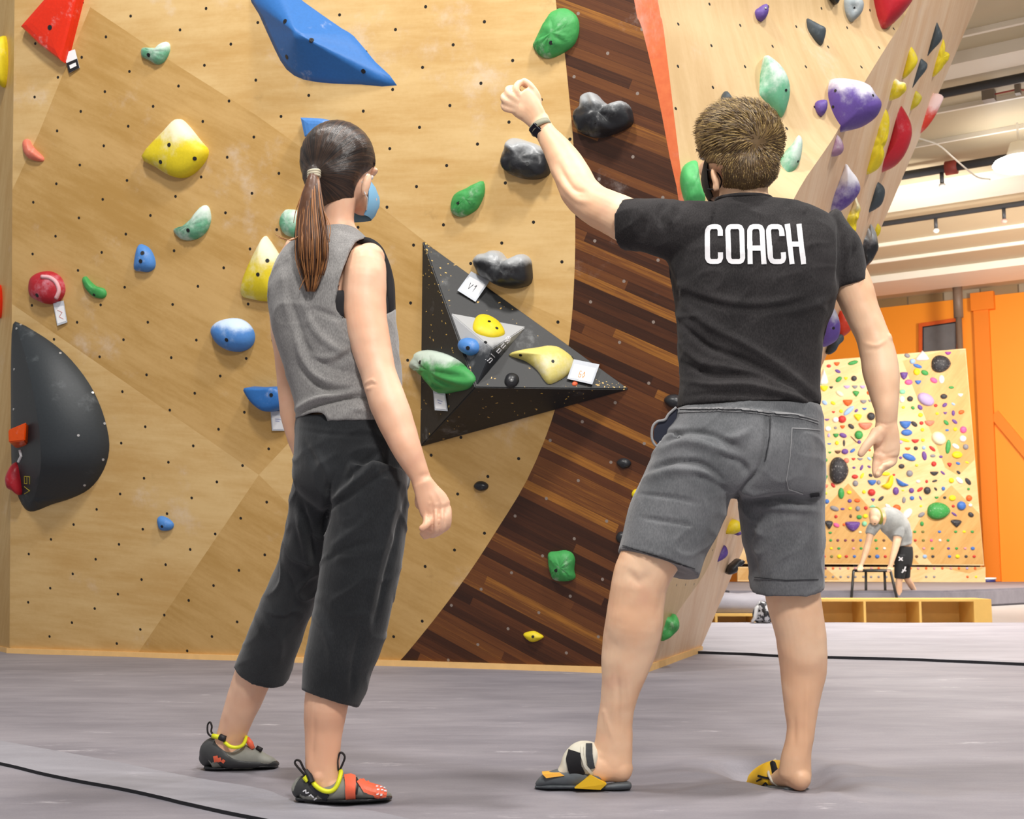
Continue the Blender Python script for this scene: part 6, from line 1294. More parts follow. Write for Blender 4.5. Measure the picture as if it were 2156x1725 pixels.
# arms
loft(b, [(752, 560, 3.02, 34, .048), (768, 556, 2.99, 42, .054), (768, 585, 2.97, 46, .054), (766, 630, 2.96, 47, .050), (771, 680, 2.95, 45, .048), (783, 735, 2.94, 42, .045), (795, 780, 2.93, 38, .042), (806, 815, 2.92, 38.5, .041), (820, 855, 2.91, 40, .041), (840, 905, 2.9, 36, .037), (858, 948, 2.89, 31, .032), (874, 982, 2.89, 25, .026), (885, 1005, 2.89, 21.5, .021), (891, 1022, 2.89, 22.5, .018)])
blob(b, 784, 812, 2.915, 13, .022, 16); blob(b, 778, 542, 2.99, 32, .048, 30)
loft(b, [(640, 540, 3.10, 48, .055), (606, 580, 3.13, 34, .048), (596, 640, 3.15, 29, .044), (598, 700, 3.16, 27.5, .042), (604, 750, 3.17, 26, .039), (608, 800, 3.18, 25, .037), (611, 830, 3.18, 25, .037), (614, 870, 3.17, 24, .035), (622, 915, 3.15, 20, .030), (634, 955, 3.13, 17, .024), (646, 985, 3.12, 16, .018)])
finger(b, [(650, 990, 3.12), (662, 1010, 3.12), (668, 1022, 3.11)], .010, .008); finger(b, [(644, 992, 3.12), (652, 1016, 3.12), (660, 1034, 3.11)], .010, .008)
finger(b, [(640, 990, 3.13), (644, 1014, 3.13), (650, 1034, 3.12)], .010, .008); finger(b, [(636, 988, 3.14), (638, 1008, 3.14), (642, 1024, 3.13)], .009, .007); finger(b, [(652, 980, 3.11), (668, 990, 3.10), (678, 1002, 3.10)], .011, .008)
# near hand: back of the hand towards us, fingers hooked down and to the left
Yw = 2.885
loft(b, [(890, 1018, Yw, 22, .018), (899, 1036, Yw, 27, .016), (909, 1055, Yw, 33, .016), (917, 1072, Yw, 35, .015)], n=22, ex=2.3)
blob(b, 890, 1045, Yw + .01, 16, .015, 30, rot=-.3)
finger(b, [(902, 1064, Yw + .004), (901, 1088, Yw - .006), (904, 1108, Yw - .002), (896, 1116, Yw + .008), (889, 1124, Yw + .014)], .0114, .0078)   # index... tucked
finger(b, [(917, 1070, Yw - .004), (918, 1096, Yw - .014), (918, 1114, Yw - .008), (908, 1124, Yw + .010), (894, 1130, Yw + .02)], .0112, .0078)
finger(b, [(931, 1070, Yw - .002), (932, 1094, Yw - .012), (931, 1112, Yw - .004), (922, 1122, Yw + .014), (910, 1128, Yw + .024)], .0108, .0076)
finger(b, [(943, 1068, Yw + .004), (944, 1088, Yw - .004), (943, 1106, Yw + .004), (936, 1114, Yw + .018), (926, 1120, Yw + .026)], .0094, .0070)
finger(b, [(890, 1050, Yw + .012), (894, 1074, Yw + .008), (899, 1094, Yw - .010), (896, 1107, Yw - .020), (888, 1113, Yw - .022)], .0125, .0085)                    # thumb
wfold = folds([([(911, 1066), (911, 1118)], 2.2, -.005), ([(924, 1068), (925, 1120)], 2.2, -.005), ([(937, 1070), (938, 1108)], 2.2, -.004), ([(899, 1074), (903, 1100)], 2, -.003), ([(896, 1116), (910, 1120)], 2, -.002), ([(903, 1060), (906, 1062)], 4, .002), ([(918, 1062), (920, 1064)], 4, .002), ([(932, 1062), (934, 1064)], 4, .002), ([(768, 808), (782, 800), (790, 806)], 2.2, .002), ([(770, 814), (784, 808), (792, 812)], 2.2, -.002), ([(772, 820), (784, 816)], 2.2, .002), ([(880, 1006), (894, 1000), (904, 1002)], 5, -.002), ([(905, 1036), (912, 1055), (917, 1070)], 2.5, .0012), ([(918, 1032), (926, 1050), (931, 1066)], 2.5, .0012), ([(655, 1600), (660, 1560), (662, 1500)], 5, -.002)], .001, 30)
CLW = [[(590, 525), (640, 500), (735, 500), (752, 518), (728, 570), (712, 620), (722, 655), (760, 700), (800, 880), (640, 872), (606, 770), (578, 690), (570, 600)], [(630, 880), (850, 890), (856, 1060), (840, 1200), (752, 1470), (640, 1450), (665, 1240), (600, 1430), (505, 1385), (560, 1320), (612, 1190), (628, 1050)]]
wbody = fuse('body', b, .0036, sk_w, wo, 2, wfold)
for s in (-1, 1):
    mb = MB(); mb.ell(wf_ + wd * .053 + wr_ * .022 * s + V((0, 0, .004)), wd * .006, wr_ * .012, V((0, 0, .007)), 12, 8); mb.build('eye', plain('eye_white', hx('E8E4DE'), .2), wo, True)
    mb = MB(); mb.ell(wf_ + wd * .055 + wr_ * .022 * s + V((0, 0, .022)), wd * .005, wr_ * .016, V((0, 0, .003)), 10, 6); mb.build('eyebrow', plain('dark_brow', hx('3A2A20'), .8), wo, True)
# ---- trousers
m_tr = mat_cloth('black_trousers', hx('1D1F22'), hx('2C2E31'), .9, .3, .2)
tr_f = [([(700, 1000), (692, 1030), (688, 1070), (680, 1120)], 5, -.010), ([(700, 1055), (730, 1030), (765, 1000), (800, 960)], 7, .007), ([(690, 1070), (730, 1050), (780, 1015), (830, 985)], 6, -.006), ([(720, 1020), (760, 980), (790, 955)], 6, -.004), ([(665, 950), (690, 1000), (692, 1030)], 7, .005), ([(640, 930), (665, 980)], 7, -.004),
    ([(840, 1010), (820, 1100), (795, 1200), (770, 1320)], 8, .005), ([(855, 1040), (838, 1120), (815, 1210), (790, 1310)], 6, -.006), ([(700, 1150), (740, 1120), (790, 1080)], 8, .004), ([(690, 1180), (720, 1160), (780, 1140)], 7, -.004), ([(625, 1080), (640, 1140), (650, 1200)], 7, .005), ([(635, 1060), (655, 1130), (665, 1190)], 6, -.006),
    ([(600, 1200), (620, 1260), (600, 1330)], 8, -.004), ([(560, 1300), (590, 1350), (585, 1400)], 8, .004), ([(660, 1290), (690, 1340), (700, 1420)], 9, .004), ([(760, 1330), (745, 1400), (740, 1460)], 7, -.005), ([(735, 1340), (725, 1400)], 6, .004), ([(630, 905), (700, 915), (800, 915)], 4, -.002)]
tr = cloth_body([(737, 882, 3.04, 112, .112), (738, 915, 3.04, 116, .120), (739, 960, 3.04, 120, .128), (740, 1000, 3.04, 122.5, .126), (741, 1035, 3.04, 115, .112), (742, 1065, 3.04, 90, .09), (744, 1090, 3.04, 50, .05)],
    [[(778, 1000, 3.01, 80, .115), (777, 1050, 3.00, 84, .108), (774, 1100, 3.0, 84, .100), (765, 1150, 3.0, 85, .092), (756, 1210, 3.0, 84, .088), (744, 1280, 3.01, 80, .084), (727, 1350, 3.02, 78, .080), (708, 1420, 3.03, 72, .076), (696, 1462, 3.035, 65, .074), (693, 1472, 3.035, 63, .074)],
     [(690, 1000, 3.07, 70, .11), (672, 1060, 3.10, 62, .10), (656, 1130, 3.15, 58, .09), (636, 1200, 3.21, 55, .082), (610, 1265, 3.26, 54, .076), (586, 1320, 3.30, 55, .074), (564, 1380, 3.34, 58, .072), (552, 1414, 3.365, 59, .070)]],
    'cropped_trousers', m_tr, wo, folds([(p, w, a * 1.35) for p, w, a in tr_f], .004, 11, (1, 1, 1), .006), .0050)
# ---- tank top
m_tk = mat_cloth('heather_grey_tank', hx('7C7A79'), hx('9A9896'), 1.0, .6, .2)
tk_f = [([(640, 640), (660, 690), (700, 730), (760, 745)], 9, .006), ([(600, 600), (625, 680), (650, 740), (700, 775), (770, 790)], 8, -.005), ([(625, 700), (640, 760), (680, 800), (760, 815)], 8, .005), ([(630, 770), (680, 820), (740, 822), (800, 812)], 7, -.006), ([(625, 862), (660, 842), (700, 832), (770, 820), (820, 818)], 6, .007), ([(625, 872), (660, 856), (690, 848), (740, 838), (800, 836)], 4, -.008),
    ([(682, 870), (690, 880), (688, 900)], 4, .005), ([(700, 770), (740, 740), (770, 710)], 7, -.005), ([(650, 745), (680, 755), (720, 745)], 6, .005), ([(740, 860), (780, 868)], 5, .003), ([(590, 560), (600, 620), (608, 680)], 8, .003), ([(680, 520), (670, 580)], 9, -.003), ([(740, 510), (725, 545), (712, 590)], 5, .004), ([(660, 650), (700, 665), (722, 668)], 6, -.005)]
def arm_cut(P, n_):
    return 0
tkb = MB(); loft(tkb, [(710, 484, 3.045, 42, .058), (706, 500, 3.045, 66, .074), (700, 522, 3.045, 94, .098), (697, 560, 3.045, 116, .122), (697, 610, 3.045, 131, .134), (701, 660, 3.045, 133, .132), (709, 710, 3.045, 130, .126), (718, 760, 3.045, 124, .120), (726, 805, 3.04, 118, .116), (733, 850, 3.04, 112, .118), (737, 884, 3.04, 113, .120), (737, 897, 3.04, 112, .120)], 44, 4, 2.25, cap=False, tdir=(0, 0, -1))
tank = fuse('tank_top', tkb, .0048, m_tk, wo, 3, folds([(p, w, a * 1.6) for p, w, a in tk_f], .004, 11, (1, 1, 1.6), .005))
# armhole on the near side: carve it out so the shoulder and arm come through, and let the hem ride up on the left
bm = bmesh.new(); bm.from_mesh(tank.data); q = wloc(tank)
AHp = [(752, 512), (738, 535), (727, 565), (714, 600), (708, 632), (712, 655), (722, 668), (745, 672), (790, 670), (850, 640), (838, 590), (822, 545), (800, 505), (775, 500)]
HMp = [(600, 886), (622, 884), (645, 874), (672, 868), (684, 880), (690, 900), (735, 910), (900, 912), (900, 960), (600, 960)]
dl = []
for v in bm.verts:
    P = q + v.co; x, y = proj(P)
    if (inpoly(x, y, AHp) and v.normal.x > .05 and P.y < 3.10) or inpoly(x, y, HMp): dl.append(v)
bmesh.ops.delete(bm, geom=dl, context='VERTS')
bmesh.ops.delete(bm, geom=[v for v in bm.verts if len(v.link_faces) < 2], context='VERTS')
for _ in range(12):
    bd = [v for v in bm.verts if any(e.is_boundary for e in v.link_edges)]; nw = {}
    for v in bd:
        ns_ = [e.other_vert(v).co for e in v.link_edges if e.is_boundary]
        if len(ns_) == 2: nw[v] = v.co * .4 + (ns_[0] + ns_[1]) * .3
    for v, c in nw.items(): v.co = c
bmesh.ops.recalc_face_normals(bm, faces=bm.faces)
bmesh.ops.solidify(bm, geom=list(bm.faces), thickness=.003)
bm.to_mesh(tank.data); bm.free(); T_K2 = wtree(tank)
for p in tank.data.polygons: p.use_smooth = True
mb = MB(); ah = cr([(752, 511), (738, 535), (727, 565), (714, 600), (708, 632), (712, 655), (724, 668)], 5); ribbon_on(mb, T_K2, ah, 3.5, .001, .002); mb.build('armhole_binding', plain('dark_binding', hx('4A4848'), .9), tank)
mb = MB(); ribbon_on(mb, T_K2, [(693, 897), (740, 902), (800, 903)], 2, .001, .001); mb.build('hem_stitch', plain('grey_stitch', hx('5A5856'), .9), tank)
# dark sleeveless edge rolling over the shoulder and the black sports top seen in the armhole
m_bt = plain('black_sports_top', hx('1E1C20'), .8)
mb = MB(); sh = cr([(750, 506, 3.0), (764, 503, 3.0), (782, 508, 3.0), (800, 524, 3.005), (811, 550, 3.01), (819, 585, 3.015), (822, 625, 3.015), (824, 665, 3.02), (826, 700, 3.02)], 5)
P_ = [at(*s) for s in sh]; n_ = len(P_); vs = []
for i, p in enumerate(P_):
    t = (P_[min(i + 1, n_ - 1)] - P_[max(i - 1, 0)]).normalized(); s = t.cross((p - C0).normalized()).normalized(); w_ = .008 + .014 * math.sin(math.pi * i / (n_ - 1)); vs += [p + s * w_ * .35, p - s * w_ * .8, p - s * w_ * .8 + V((0, .07, 0)), p + s * w_ * .35 + V((0, .07, 0))]
mb.add(vs, [(i * 4 + k, i * 4 + (k + 1) % 4, i * 4 + 4 + (k + 1) % 4, i * 4 + 4 + k) for i in range(n_ - 1) for k in range(4)] + [(0, 1, 2, 3), (n_ * 4 - 1, n_ * 4 - 2, n_ * 4 - 3, n_ * 4 - 4)]); mb.build('shoulder_edge', m_bt, tank, True)
mb = MB(); loft(mb, [(702, 632, 3.045, 118, .118), (703, 650, 3.045, 121, .122), (706, 690, 3.045, 118, .116)], 36, 4, 2.25, cap=False); fuse('sports_top', mb, .006, m_bt, wo, 2)
mb = MB(); mb.tube([at(*p) for p in cr([(690, 482, 2.985), (704, 475, 2.990), (722, 476, 3.0), (738, 484, 3.015)], 5)], .0035, 8); mb.build('neck_strap', m_bt, wo, True)
# ---- hair: smooth cap gathered at the tie
def mat_long_hair():
    m, nt, b_ = newmat('long_dark_hair'); tcn = N(nt, 'ShaderNodeTexCoord').outputs['Object']; mp = N(nt, 'ShaderNodeMapping'); L(nt, tcn, mp.inputs[0]); mp.inputs['Location'].default_value = tuple(-x for x in HT)
    sp = N(nt, 'ShaderNodeSeparateXYZ'); L(nt, mp.outputs[0], sp.inputs[0]); an = mth(nt, 'ARCTAN2', sp.outputs[2], sp.outputs[0])
    ln_ = N(nt, 'ShaderNodeVectorMath', operation='LENGTH'); L(nt, mp.outputs[0], ln_.inputs[0])
    cb_ = N(nt, 'ShaderNodeCombineXYZ'); L(nt, mth(nt, 'MULTIPLY', an, 26), cb_.inputs[0]); L(nt, mth(nt, 'MULTIPLY', ln_.outputs['Value'], 5), cb_.inputs[1]); L(nt, mth(nt, 'MULTIPLY', sp.outputs[1], 14), cb_.inputs[2])
    n_ = N(nt, 'ShaderNodeTexNoise'); L(nt, cb_.outputs[0], n_.inputs['Vector']); n_.inputs['Scale'].default_value = 1.0; n_.inputs['Detail'].default_value = 5
    n2 = N(nt, 'ShaderNodeTexNoise'); L(nt, cb_.outputs[0], n2.inputs['Vector']); n2.inputs['Scale'].default_value = 4.0; n2.inputs['Detail'].default_value = 3
    L(nt, mix(nt, ss(nt, n_.outputs[0], .4, .68), hx('1E1410'), hx('4A3324')), b_.inputs['Base Color']); b_.inputs['Roughness'].default_value = .36; b_.inputs['Specular IOR Level'].default_value = .6; b_.inputs['Anisotropic'].default_value = .5
    bump(nt, b_, n2.outputs[0], .35, .003); return m
hb = MB()
blob(hb, 711, 338, 3.05, 80, .104, 84, 28, 20); blob(hb, 706, 368, 3.035, 70, .086, 58, 24, 16); blob(hb, 700, 398, 3.035, 54, .068, 42, 20, 14); blob(hb, 702, 415, 3.04, 36, .052, 26, 18, 12)
blob(hb, 744, 325, 3.04, 42, .085, 52); blob(hb, 660, 367, 2.975, 13, .03, 14)
def hcut(P, n_):
    x, y = proj(P); d = .0012 * noise.noise(V((x * .25, y * .12, P.y * 30)))
    if x > 745 and y > 352: d -= min(.03, (x - 745) * (y - 352) / 45000)
    f_ = (P - wf_).dot(wd)
    if f_ > .03 and P.z < wf_.z + .035: d -= .035 * min(1, (f_ - .03) / .03)
    return d
whair = fuse('hair', hb, .0055, m_h1, wo, 8, hcut); tie = at(660, 366, 2.955); HT = tuple(tie - wloc(whair)); whair.data.materials[0] = mat_long_hair()
mb = MB(); P = at(661, 367, 2.945)
for dz in (-.006, 0, .006): mb.tube([P + V((math.cos(a) * .0135, math.sin(a) * .0135, dz + .002 * math.cos(a))) for a in [i * 2 * math.pi / 20 for i in range(20)]], .0042, 8, closed=True)
mb.build('hair_tie', plain('beige_hair_tie', hx('C9C0A8'), .6), whair, True)
# ponytail
pm = [plain('ponytail_brown', hx('5A3823'), .4, 30, .25), plain('ponytail_light', hx('A06A3C'), .38, 30, .2), plain('ponytail_dark', hx('34211A'), .4, 30, .2)]
b = MB(); loft(b, [(661, 366, 2.945, 10, .012), (658, 385, 2.930, 14, .016), (655, 420, 2.920, 22, .022), (654, 460, 2.915, 28, .026), (656, 500, 2.905, 32, .027), (657, 535, 2.90, 27, .022), (657, 560, 2.90, 17, .016), (656, 578, 2.90, 7, .009)], 20, cap=True)
pony = fuse('ponytail', b, .005, pm[0], whair, 2, lambda P, n_: .0015 * noise.noise(V((P.x * 160, P.y * 160, P.z * 8))))
mb = MB(); rg = random.Random(4)
for k in range(420):
    a = rg.random() * 2 * math.pi; r = rg.random() ** .4; u, w_ = math.cos(a) * r, math.sin(a) * r; e = rg.uniform(530, 622) if rg.random() < .75 else rg.uniform(470, 560); q = []
    for y, cx_, hw, Y_, hd in ((368, 661, 9, 2.945, .011), (392, 657.5, 16, 2.928, .018), (425, 655, 24, 2.918, .024), (465, 655, 31, 2.912, .029), (505, 656, 36, 2.903, .030), (545, 657, 35, 2.90, .027), (580, 657, 25, 2.90, .020), (614, 655, 11, 2.90, .012)):
        if y > e + 20: break
        q.append((cx_ + u * hw + rg.uniform(-1.5, 1.5), y, Y_ + w_ * hd))
    if len(q) > 2:
        q = cr(q, 2); n_ = len(q); mb.tube([at(*p) for p in q], [.0020 * (1 - .75 * i / n_) for i in range(n_)], 4, rg.choice((0, 1, 1, 1, 2)))
for pts_ in ([(648, 480, 2.90), (620, 504, 2.89), (600, 503, 2.89), (580, 494, 2.89)], [(650, 470, 2.90), (625, 500, 2.89), (604, 505, 2.89), (586, 500, 2.89)], [(655, 560, 2.89), (640, 590, 2.89), (630, 610, 2.89)], [(640, 400, 2.92), (624, 440, 2.92), (618, 470, 2.92)], [(676, 430, 2.92), (690, 470, 2.91), (694, 510, 2.90)], [(680, 440, 2.92), (696, 480, 2.91), (688, 520, 2.90)]):
    q = cr(pts_, 4); mb.tube([at(*p) for p in q], [.0018 * (1 - .6 * i / len(q)) for i in range(len(q))], 4, 1)
ps_ = mb.build('loose_strands', pm, pony, True, fix=False); ps_['kind'] = 'stuff'
# ---- pale blue surgical mask
mb = MB(); g = wf_ + V((0, 0, -.055)) - wd * .006; rows_ = []
for i in range(9):
    v = -1 + 2 * i / 8; row = []
    for j in range(13):
        a = (-1 + 2 * j / 12) * 1.15; rr = .076 * math.sqrt(max(.1, 1 - (v * .6) ** 2)); pr = .020 * math.exp(-(a / .4) ** 2) * (1 - abs(v) * .5) + .0015 * (i % 2)
        row.append(g + wd * ((rr + pr) * math.cos(a) + .004) + wr_ * (rr * .80 * math.sin(a)) + V((0, 0, -.050 * v)))
    rows_.append(row)
vs = [p for r in rows_ for p in r]; m0 = len(vs); vs += [p + (g - p).normalized() * .002 for p in vs]; fs = [(i * 13 + j, i * 13 + j + 1, (i + 1) * 13 + j + 1, (i + 1) * 13 + j) for i in range(8) for j in range(12)]; fs += [tuple(m0 + k for k in reversed(f)) for f in fs]
wm = mk('face_mask', vs, fs, plain('blue_surgical_mask', hx('7FB4D6'), .7), wo, True)
edge = [r[12] for r in rows_]; mb = MB(); e0, e1 = edge[1], edge[7]
mb.tube([e0, e0.lerp(we, .5) + V((.004, -.006, .004)), we + V((.004, -.008, .024)), we + V((-.010, -.004, .004)), we + V((-.002, -.008, -.026)), e1.lerp(we, .5) + V((.004, -.008, -.006)), e1], .0016, 6); mb.build('ear_loop', plain('white_elastic', hx('F0F0F0'), .6), wm, True)
# ---- climbing shoes
m_co = plain('coral_shoe_leather', hx('EE6A4A'), .5, 20, .12); m_gs = plain('grey_shoe_suede', hx('8C8C84'), .7, 30, .12); m_dk = plain('dark_rubber', hx('3A3B3C'), .5, 30, .2); m_lime = plain('lime_lining', hx('DDE01C'), .5); m_web = plain('black_webbing', hx('1C1A1E'), .6, 200, .5)
def wshoe(px, py, Y):
    o = bpy.data.objects.new('climbing_shoe', None); COL.objects.link(o); o.parent = wo; o.location = at(px, py, Y) - wloc(wo); return o
s2 = wshoe(720, 1675, 3.03)
b = MB(); loft(b, [(626, 1666, 3.05, 18, .024), (640, 1660, 3.05, 28, .036), (662, 1662, 3.045, 29, .040), (690, 1668, 3.04, 22, .042), (712, 1666, 3.035, 23, .043), (736, 1661, 3.03, 27, .044), (758, 1665, 3.025, 22, .046), (782, 1670, 3.02, 17, .046), (802, 1673, 3.015, 13, .042), (816, 1676, 3.01, 8, .030)], 26)
up = fuse('upper', b, .004, m_gs, s2, 2); T_u = wtree(up)
b = MB(); loft(b, [(625, 1668, 3.05, 15, .024), (640, 1660, 3.05, 27, .0365), (660, 1660, 3.045, 29, .0415), (678, 1668, 3.04, 22, .043)], 24); fuse('heel_rand', b, .004, m_dk, s2, 2)
b = MB(); loft(b, [(628, 1683, 3.05, 5, .03), (700, 1687, 3.04, 5, .042), (770, 1685, 3.02, 6, .046), (820, 1680, 3.01, 5, .028)], 18); fuse('sole', b, .004, m_rub2, s2, 1)
mb = MB(); ribbon_on(mb, T_u, [(736, 1634), (739, 1655), (739, 1683)], 21, .002, .0035, step=2); mb.build('velcro_strap', m_co, s2)
mb = MB(); ribbon_on(mb, T_u, [(758, 1643), (772, 1660), (800, 1668)], 19, .002, .003, step=2); mb.build('velcro_strap', m_co, s2)
mb = MB(); ribbon_on(mb, T_u, [(790, 1668), (812, 1672)], 20, .001, .003, step=2); mb.build('toe_cap', m_co, s2)
mb = MB()
for x, y in ((793, 1660), (801, 1661), (808, 1663), (795, 1666), (803, 1667), (809, 1669), (794, 1672), (802, 1673)): ribbon_on(mb, T_u, [(x - 2.5, y), (x + 2, y)], 2.2, .0045, .001, step=2)
mb.build('toe_dots', m_white, s2)
mb = MB(); ribbon_on(mb, T_u, [(749, 1640), (754, 1652), (751, 1672)], 4, .002, .002, step=2); mb.build('black_tab', m_web, s2)
mb = MB(); cl = cr([(652, 1634, 3.035), (662, 1652, 3.003), (678, 1664, 2.992), (694, 1667, 2.990), (706, 1660, 2.992), (714, 1643, 3.0), (718, 1626, 3.02)], 5); cl += cr([(716, 1622, 3.05), (700, 1626, 3.085), (670, 1630, 3.09), (652, 1634, 3.06)], 4); mb.tube([at(*p) for p in cl], .0055, 8, closed=True); mb.build('lime_collar', m_lime, s2, True)
def pull(o, pts, w_=.004):
    mb = MB(); P = [at(*p) for p in cr(pts, 5)]; n_ = len(P); vs = []
    for i, p in enumerate(P): vs += [p + V((0, -w_, 0)), p + V((0, w_, 0)), p + V((.0012, w_, .0012)), p + V((.0012, -w_, .0012))]
    mb.add(vs, [(i * 4 + k, i * 4 + (k + 1) % 4, i * 4 + 4 + (k + 1) % 4, i * 4 + 4 + k) for i in range(n_ - 1) for k in range(4)]); mb.tube(P, .0026, 6); return mb.build('pull_loop', m_web, o)
pull(s2, [(646, 1638, 3.03), (632, 1622, 3.03), (621, 1608, 3.03), (624, 1601, 3.03), (632, 1604, 3.03), (640, 1620, 3.03), (652, 1634, 3.03)], .006)
pull(s2, [(712, 1622, 3.03), (711, 1600, 3.03), (717, 1585, 3.03), (726, 1594, 3.03), (720, 1612, 3.03), (714, 1624, 3.03)], .006)
mb = MB(); mb.tube([at(x, y, 3.012) for x, y in ((640, 1636), (648, 1645))], .006, 8); mb.build('lime_tag', m_lime, s2)
mb = MB(); mb.tube([at(*p) for p in ((646, 1624, 3.02), (653, 1636, 3.008), (657, 1648, 3.002))], .007, 8); mb.build('heel_webbing', m_web, s2)
mb = MB(); ribbon_on(mb, T_u, [(655, 1650), (668, 1664), (690, 1680)], 13, .001, .003, step=2); mb.build('side_panel', plain('navy_side_panel', hx('20222C'), .6), s2)
mb = MB(); ribbon_on(mb, T_u, [(640, 1666), (646, 1663), (646, 1669), (652, 1668)], 2, .005, .001, step=1.5); ribbon_on(mb, T_u, [(652, 1674), (656, 1672), (662, 1677)], 2, .005, .001, step=1.5); ribbon_on(mb, T_u, [(662, 1681), (668, 1678)], 2, .005, .001, step=1.5); mb.build('white_lettering', m_white, s2)
s1 = wshoe(505, 1605, 3.44)
b = MB(); loft(b, [(433, 1600, 3.45, 17, .024), (446, 1589, 3.45, 32, .038), (468, 1588, 3.445, 33, .043), (492, 1598, 3.44, 22, .043), (515, 1594, 3.44, 25, .044), (535, 1597, 3.455, 22, .046), (555, 1602, 3.46, 15, .045), (572, 1605, 3.465, 10, .038), (582, 1608, 3.465, 5, .024)], 26)
up1 = fuse('upper', b, .004, m_gs, s1, 2); T_1 = wtree(up1)
b = MB(); loft(b, [(433, 1602, 3.45, 17, .025), (446, 1589, 3.45, 32, .039), (464, 1586, 3.445, 33, .044), (484, 1600, 3.44, 21, .045), (510, 1606, 3.44, 13, .047), (545, 1608, 3.46, 10, .048), (572, 1607, 3.465, 9, .040), (584, 1609, 3.465, 5, .025)], 26); rd = fuse('rand', b, .004, m_dk, s1, 2); T_r = wtree(rd)
b = MB(); loft(b, [(434, 1617, 3.45, 5, .028), (460, 1619, 3.45, 4, .04), (500, 1616, 3.455, 4, .044), (560, 1614, 3.465, 4, .045), (582, 1614, 3.465, 4, .028)], 18); fuse('sole', b, .004, m_rub2, s1, 1)
mb = MB()
for i, (x, y) in enumerate([(452, 1600), (459, 1589), (463, 1592), (474, 1602)]): pass
ribbon_on(mb, T_r, [(454, 1592), (456, 1604)], 9, .001, .0015, step=2); ribbon_on(mb, T_r, [(461, 1596), (463, 1604)], 8, .001, .0015, step=2); ribbon_on(mb, T_r, [(468, 1601), (473, 1605)], 6, .001, .0015, step=2); mb.build('heel_patch', m_co, s1)
mb = MB(); cl = cr([(476, 1566, 3.395), (486, 1573, 3.385), (500, 1574, 3.385), (512, 1568, 3.395), (519, 1553, 3.42)], 5) + cr([(516, 1552, 3.46), (496, 1558, 3.49), (474, 1560, 3.48), (468, 1562, 3.43)], 4); mb.tube([at(*p) for p in cl], .005, 8, closed=True); mb.build('lime_collar', m_lime, s1, True)
mb = MB(); mb.tube([at(519, 1555, 3.42), at(527, 1566, 3.42), at(533, 1577, 3.42)], [.008, .009, .006], 8); mb.build('velcro_strap', m_co, s1, True)
mb = MB(); mb.tube([at(540, 1574, 3.43), at(552, 1580, 3.43)], .006, 8); mb.build('black_tab', m_web, s1, True)
pull(s1, [(448, 1553, 3.43), (438, 1545, 3.43), (437, 1528, 3.43), (442, 1521, 3.43), (446, 1530, 3.43), (445, 1542, 3.43), (454, 1552, 3.43)], .005)
mb = MB(); mb.tube([at(448, 1550, 3.415), at(462, 1553, 3.405)], .0065, 8); mb.build('lime_tag', m_lime, s1, True); mb = MB(); mb.tube([at(463, 1552, 3.403), at(475, 1557, 3.398)], .009, 8); mb.build('heel_webbing', m_web, s1, True)

# ---------------------------------------------------------------- the man bending over in the background
YM = 17.3
bg = empty('person', V((at(1880, 1200, YM).x, YM, ZL)), 'bald man in pale grey t-shirt and black shorts bending over a black frame', 'person')
b = MB()
loft(b, [(1903, 1165, YM, 10, .09), (1896, 1200, YM - .02, 8.5, .08), (1893, 1225, YM, 7, .06), (1892, 1245, YM + .02, 7, .055), (1891, 1265, YM + .04, 5, .04), (1890, 1277, YM + .04, 5, .04)], 16)
loft(b, [(1890, 1278, YM + .04, 3.5, .04), (1886, 1279, YM - .1, 3, .045)], 12)
loft(b, [(1902, 1165, YM + .12, 10, .09), (1903, 1200, YM + .15, 8.5, .08), (1911, 1220, YM + .2, 7, .06), (1918, 1232, YM + .3, 6.5, .05), (1925, 1244, YM + .4, 5, .045), (1927, 1250, YM + .42, 5, .045)], 16)
loft(b, [(1928, 1249, YM + .42, 4.5, .04), (1934, 1250, YM + .40, 4, .04), (1938, 1247, YM + .38, 3, .035)], 12)
loft(b, [(1903, 1158, YM + .06, 14, .12), (1901, 1135, YM + .04, 18, .12), (1888, 1110, YM - .02, 22, .13), (1872, 1095, YM - .1, 24, .13), (1858, 1090, YM - .15, 20, .11)], 20)
loft(b, [(1856, 1090, YM - .18, 9, .08), (1846, 1090, YM - .22, 9, .08)], 14)
blob(b, 1843, 1086, YM - .24, 13.5, .105, 16.5); blob(b, 1841, 1095, YM - .28, 10, .08, 11)
loft(b, [(1848, 1105, YM - .15, 9.5, .07), (1835, 1120, YM - .18, 8, .06), (1829, 1140, YM - .2, 7, .05), (1822, 1165, YM - .22, 6.5, .045), (1815, 1185, YM - .24, 4.5, .035), (1812, 1194, YM - .25, 4.5, .03)], 14)
loft(b, [(1892, 1108, YM - .1, 10, .07), (1890, 1130, YM - .14, 9, .065), (1886, 1150, YM - .18, 8, .055), (1880, 1172, YM - .22, 6.5, .045), (1876, 1188, YM - .25, 5, .035), (1874, 1196, YM - .26, 5, .03)], 14)
for cx_, cy_ in ((1811, 1196), (1873, 1198)):
    loft(b, [(cx_, cy_ - 4, YM - .25, 5, .025), (cx_ - 1, cy_ + 1, YM - .27, 6, .03)], 12)
    for k in range(4): finger(b, [(cx_ - 5 + 3.2 * k, cy_ + 1, YM - .28), (cx_ - 5 + 3.2 * k, cy_ + 4, YM - .33), (cx_ - 5 + 3.2 * k, cy_ + 7, YM - .32)], .011, .009, 8)
    finger(b, [(cx_ + 5, cy_ - 1, YM - .26), (cx_ + 9, cy_ + 2, YM - .30)], .012, .010, 8)
fuse('body', b, .011, sk_m, bg, 2)
m_gt = mat_cloth('pale_grey_tee', hx('9A9C9C'), hx('B4B6B4'), .3, .2); b = MB()
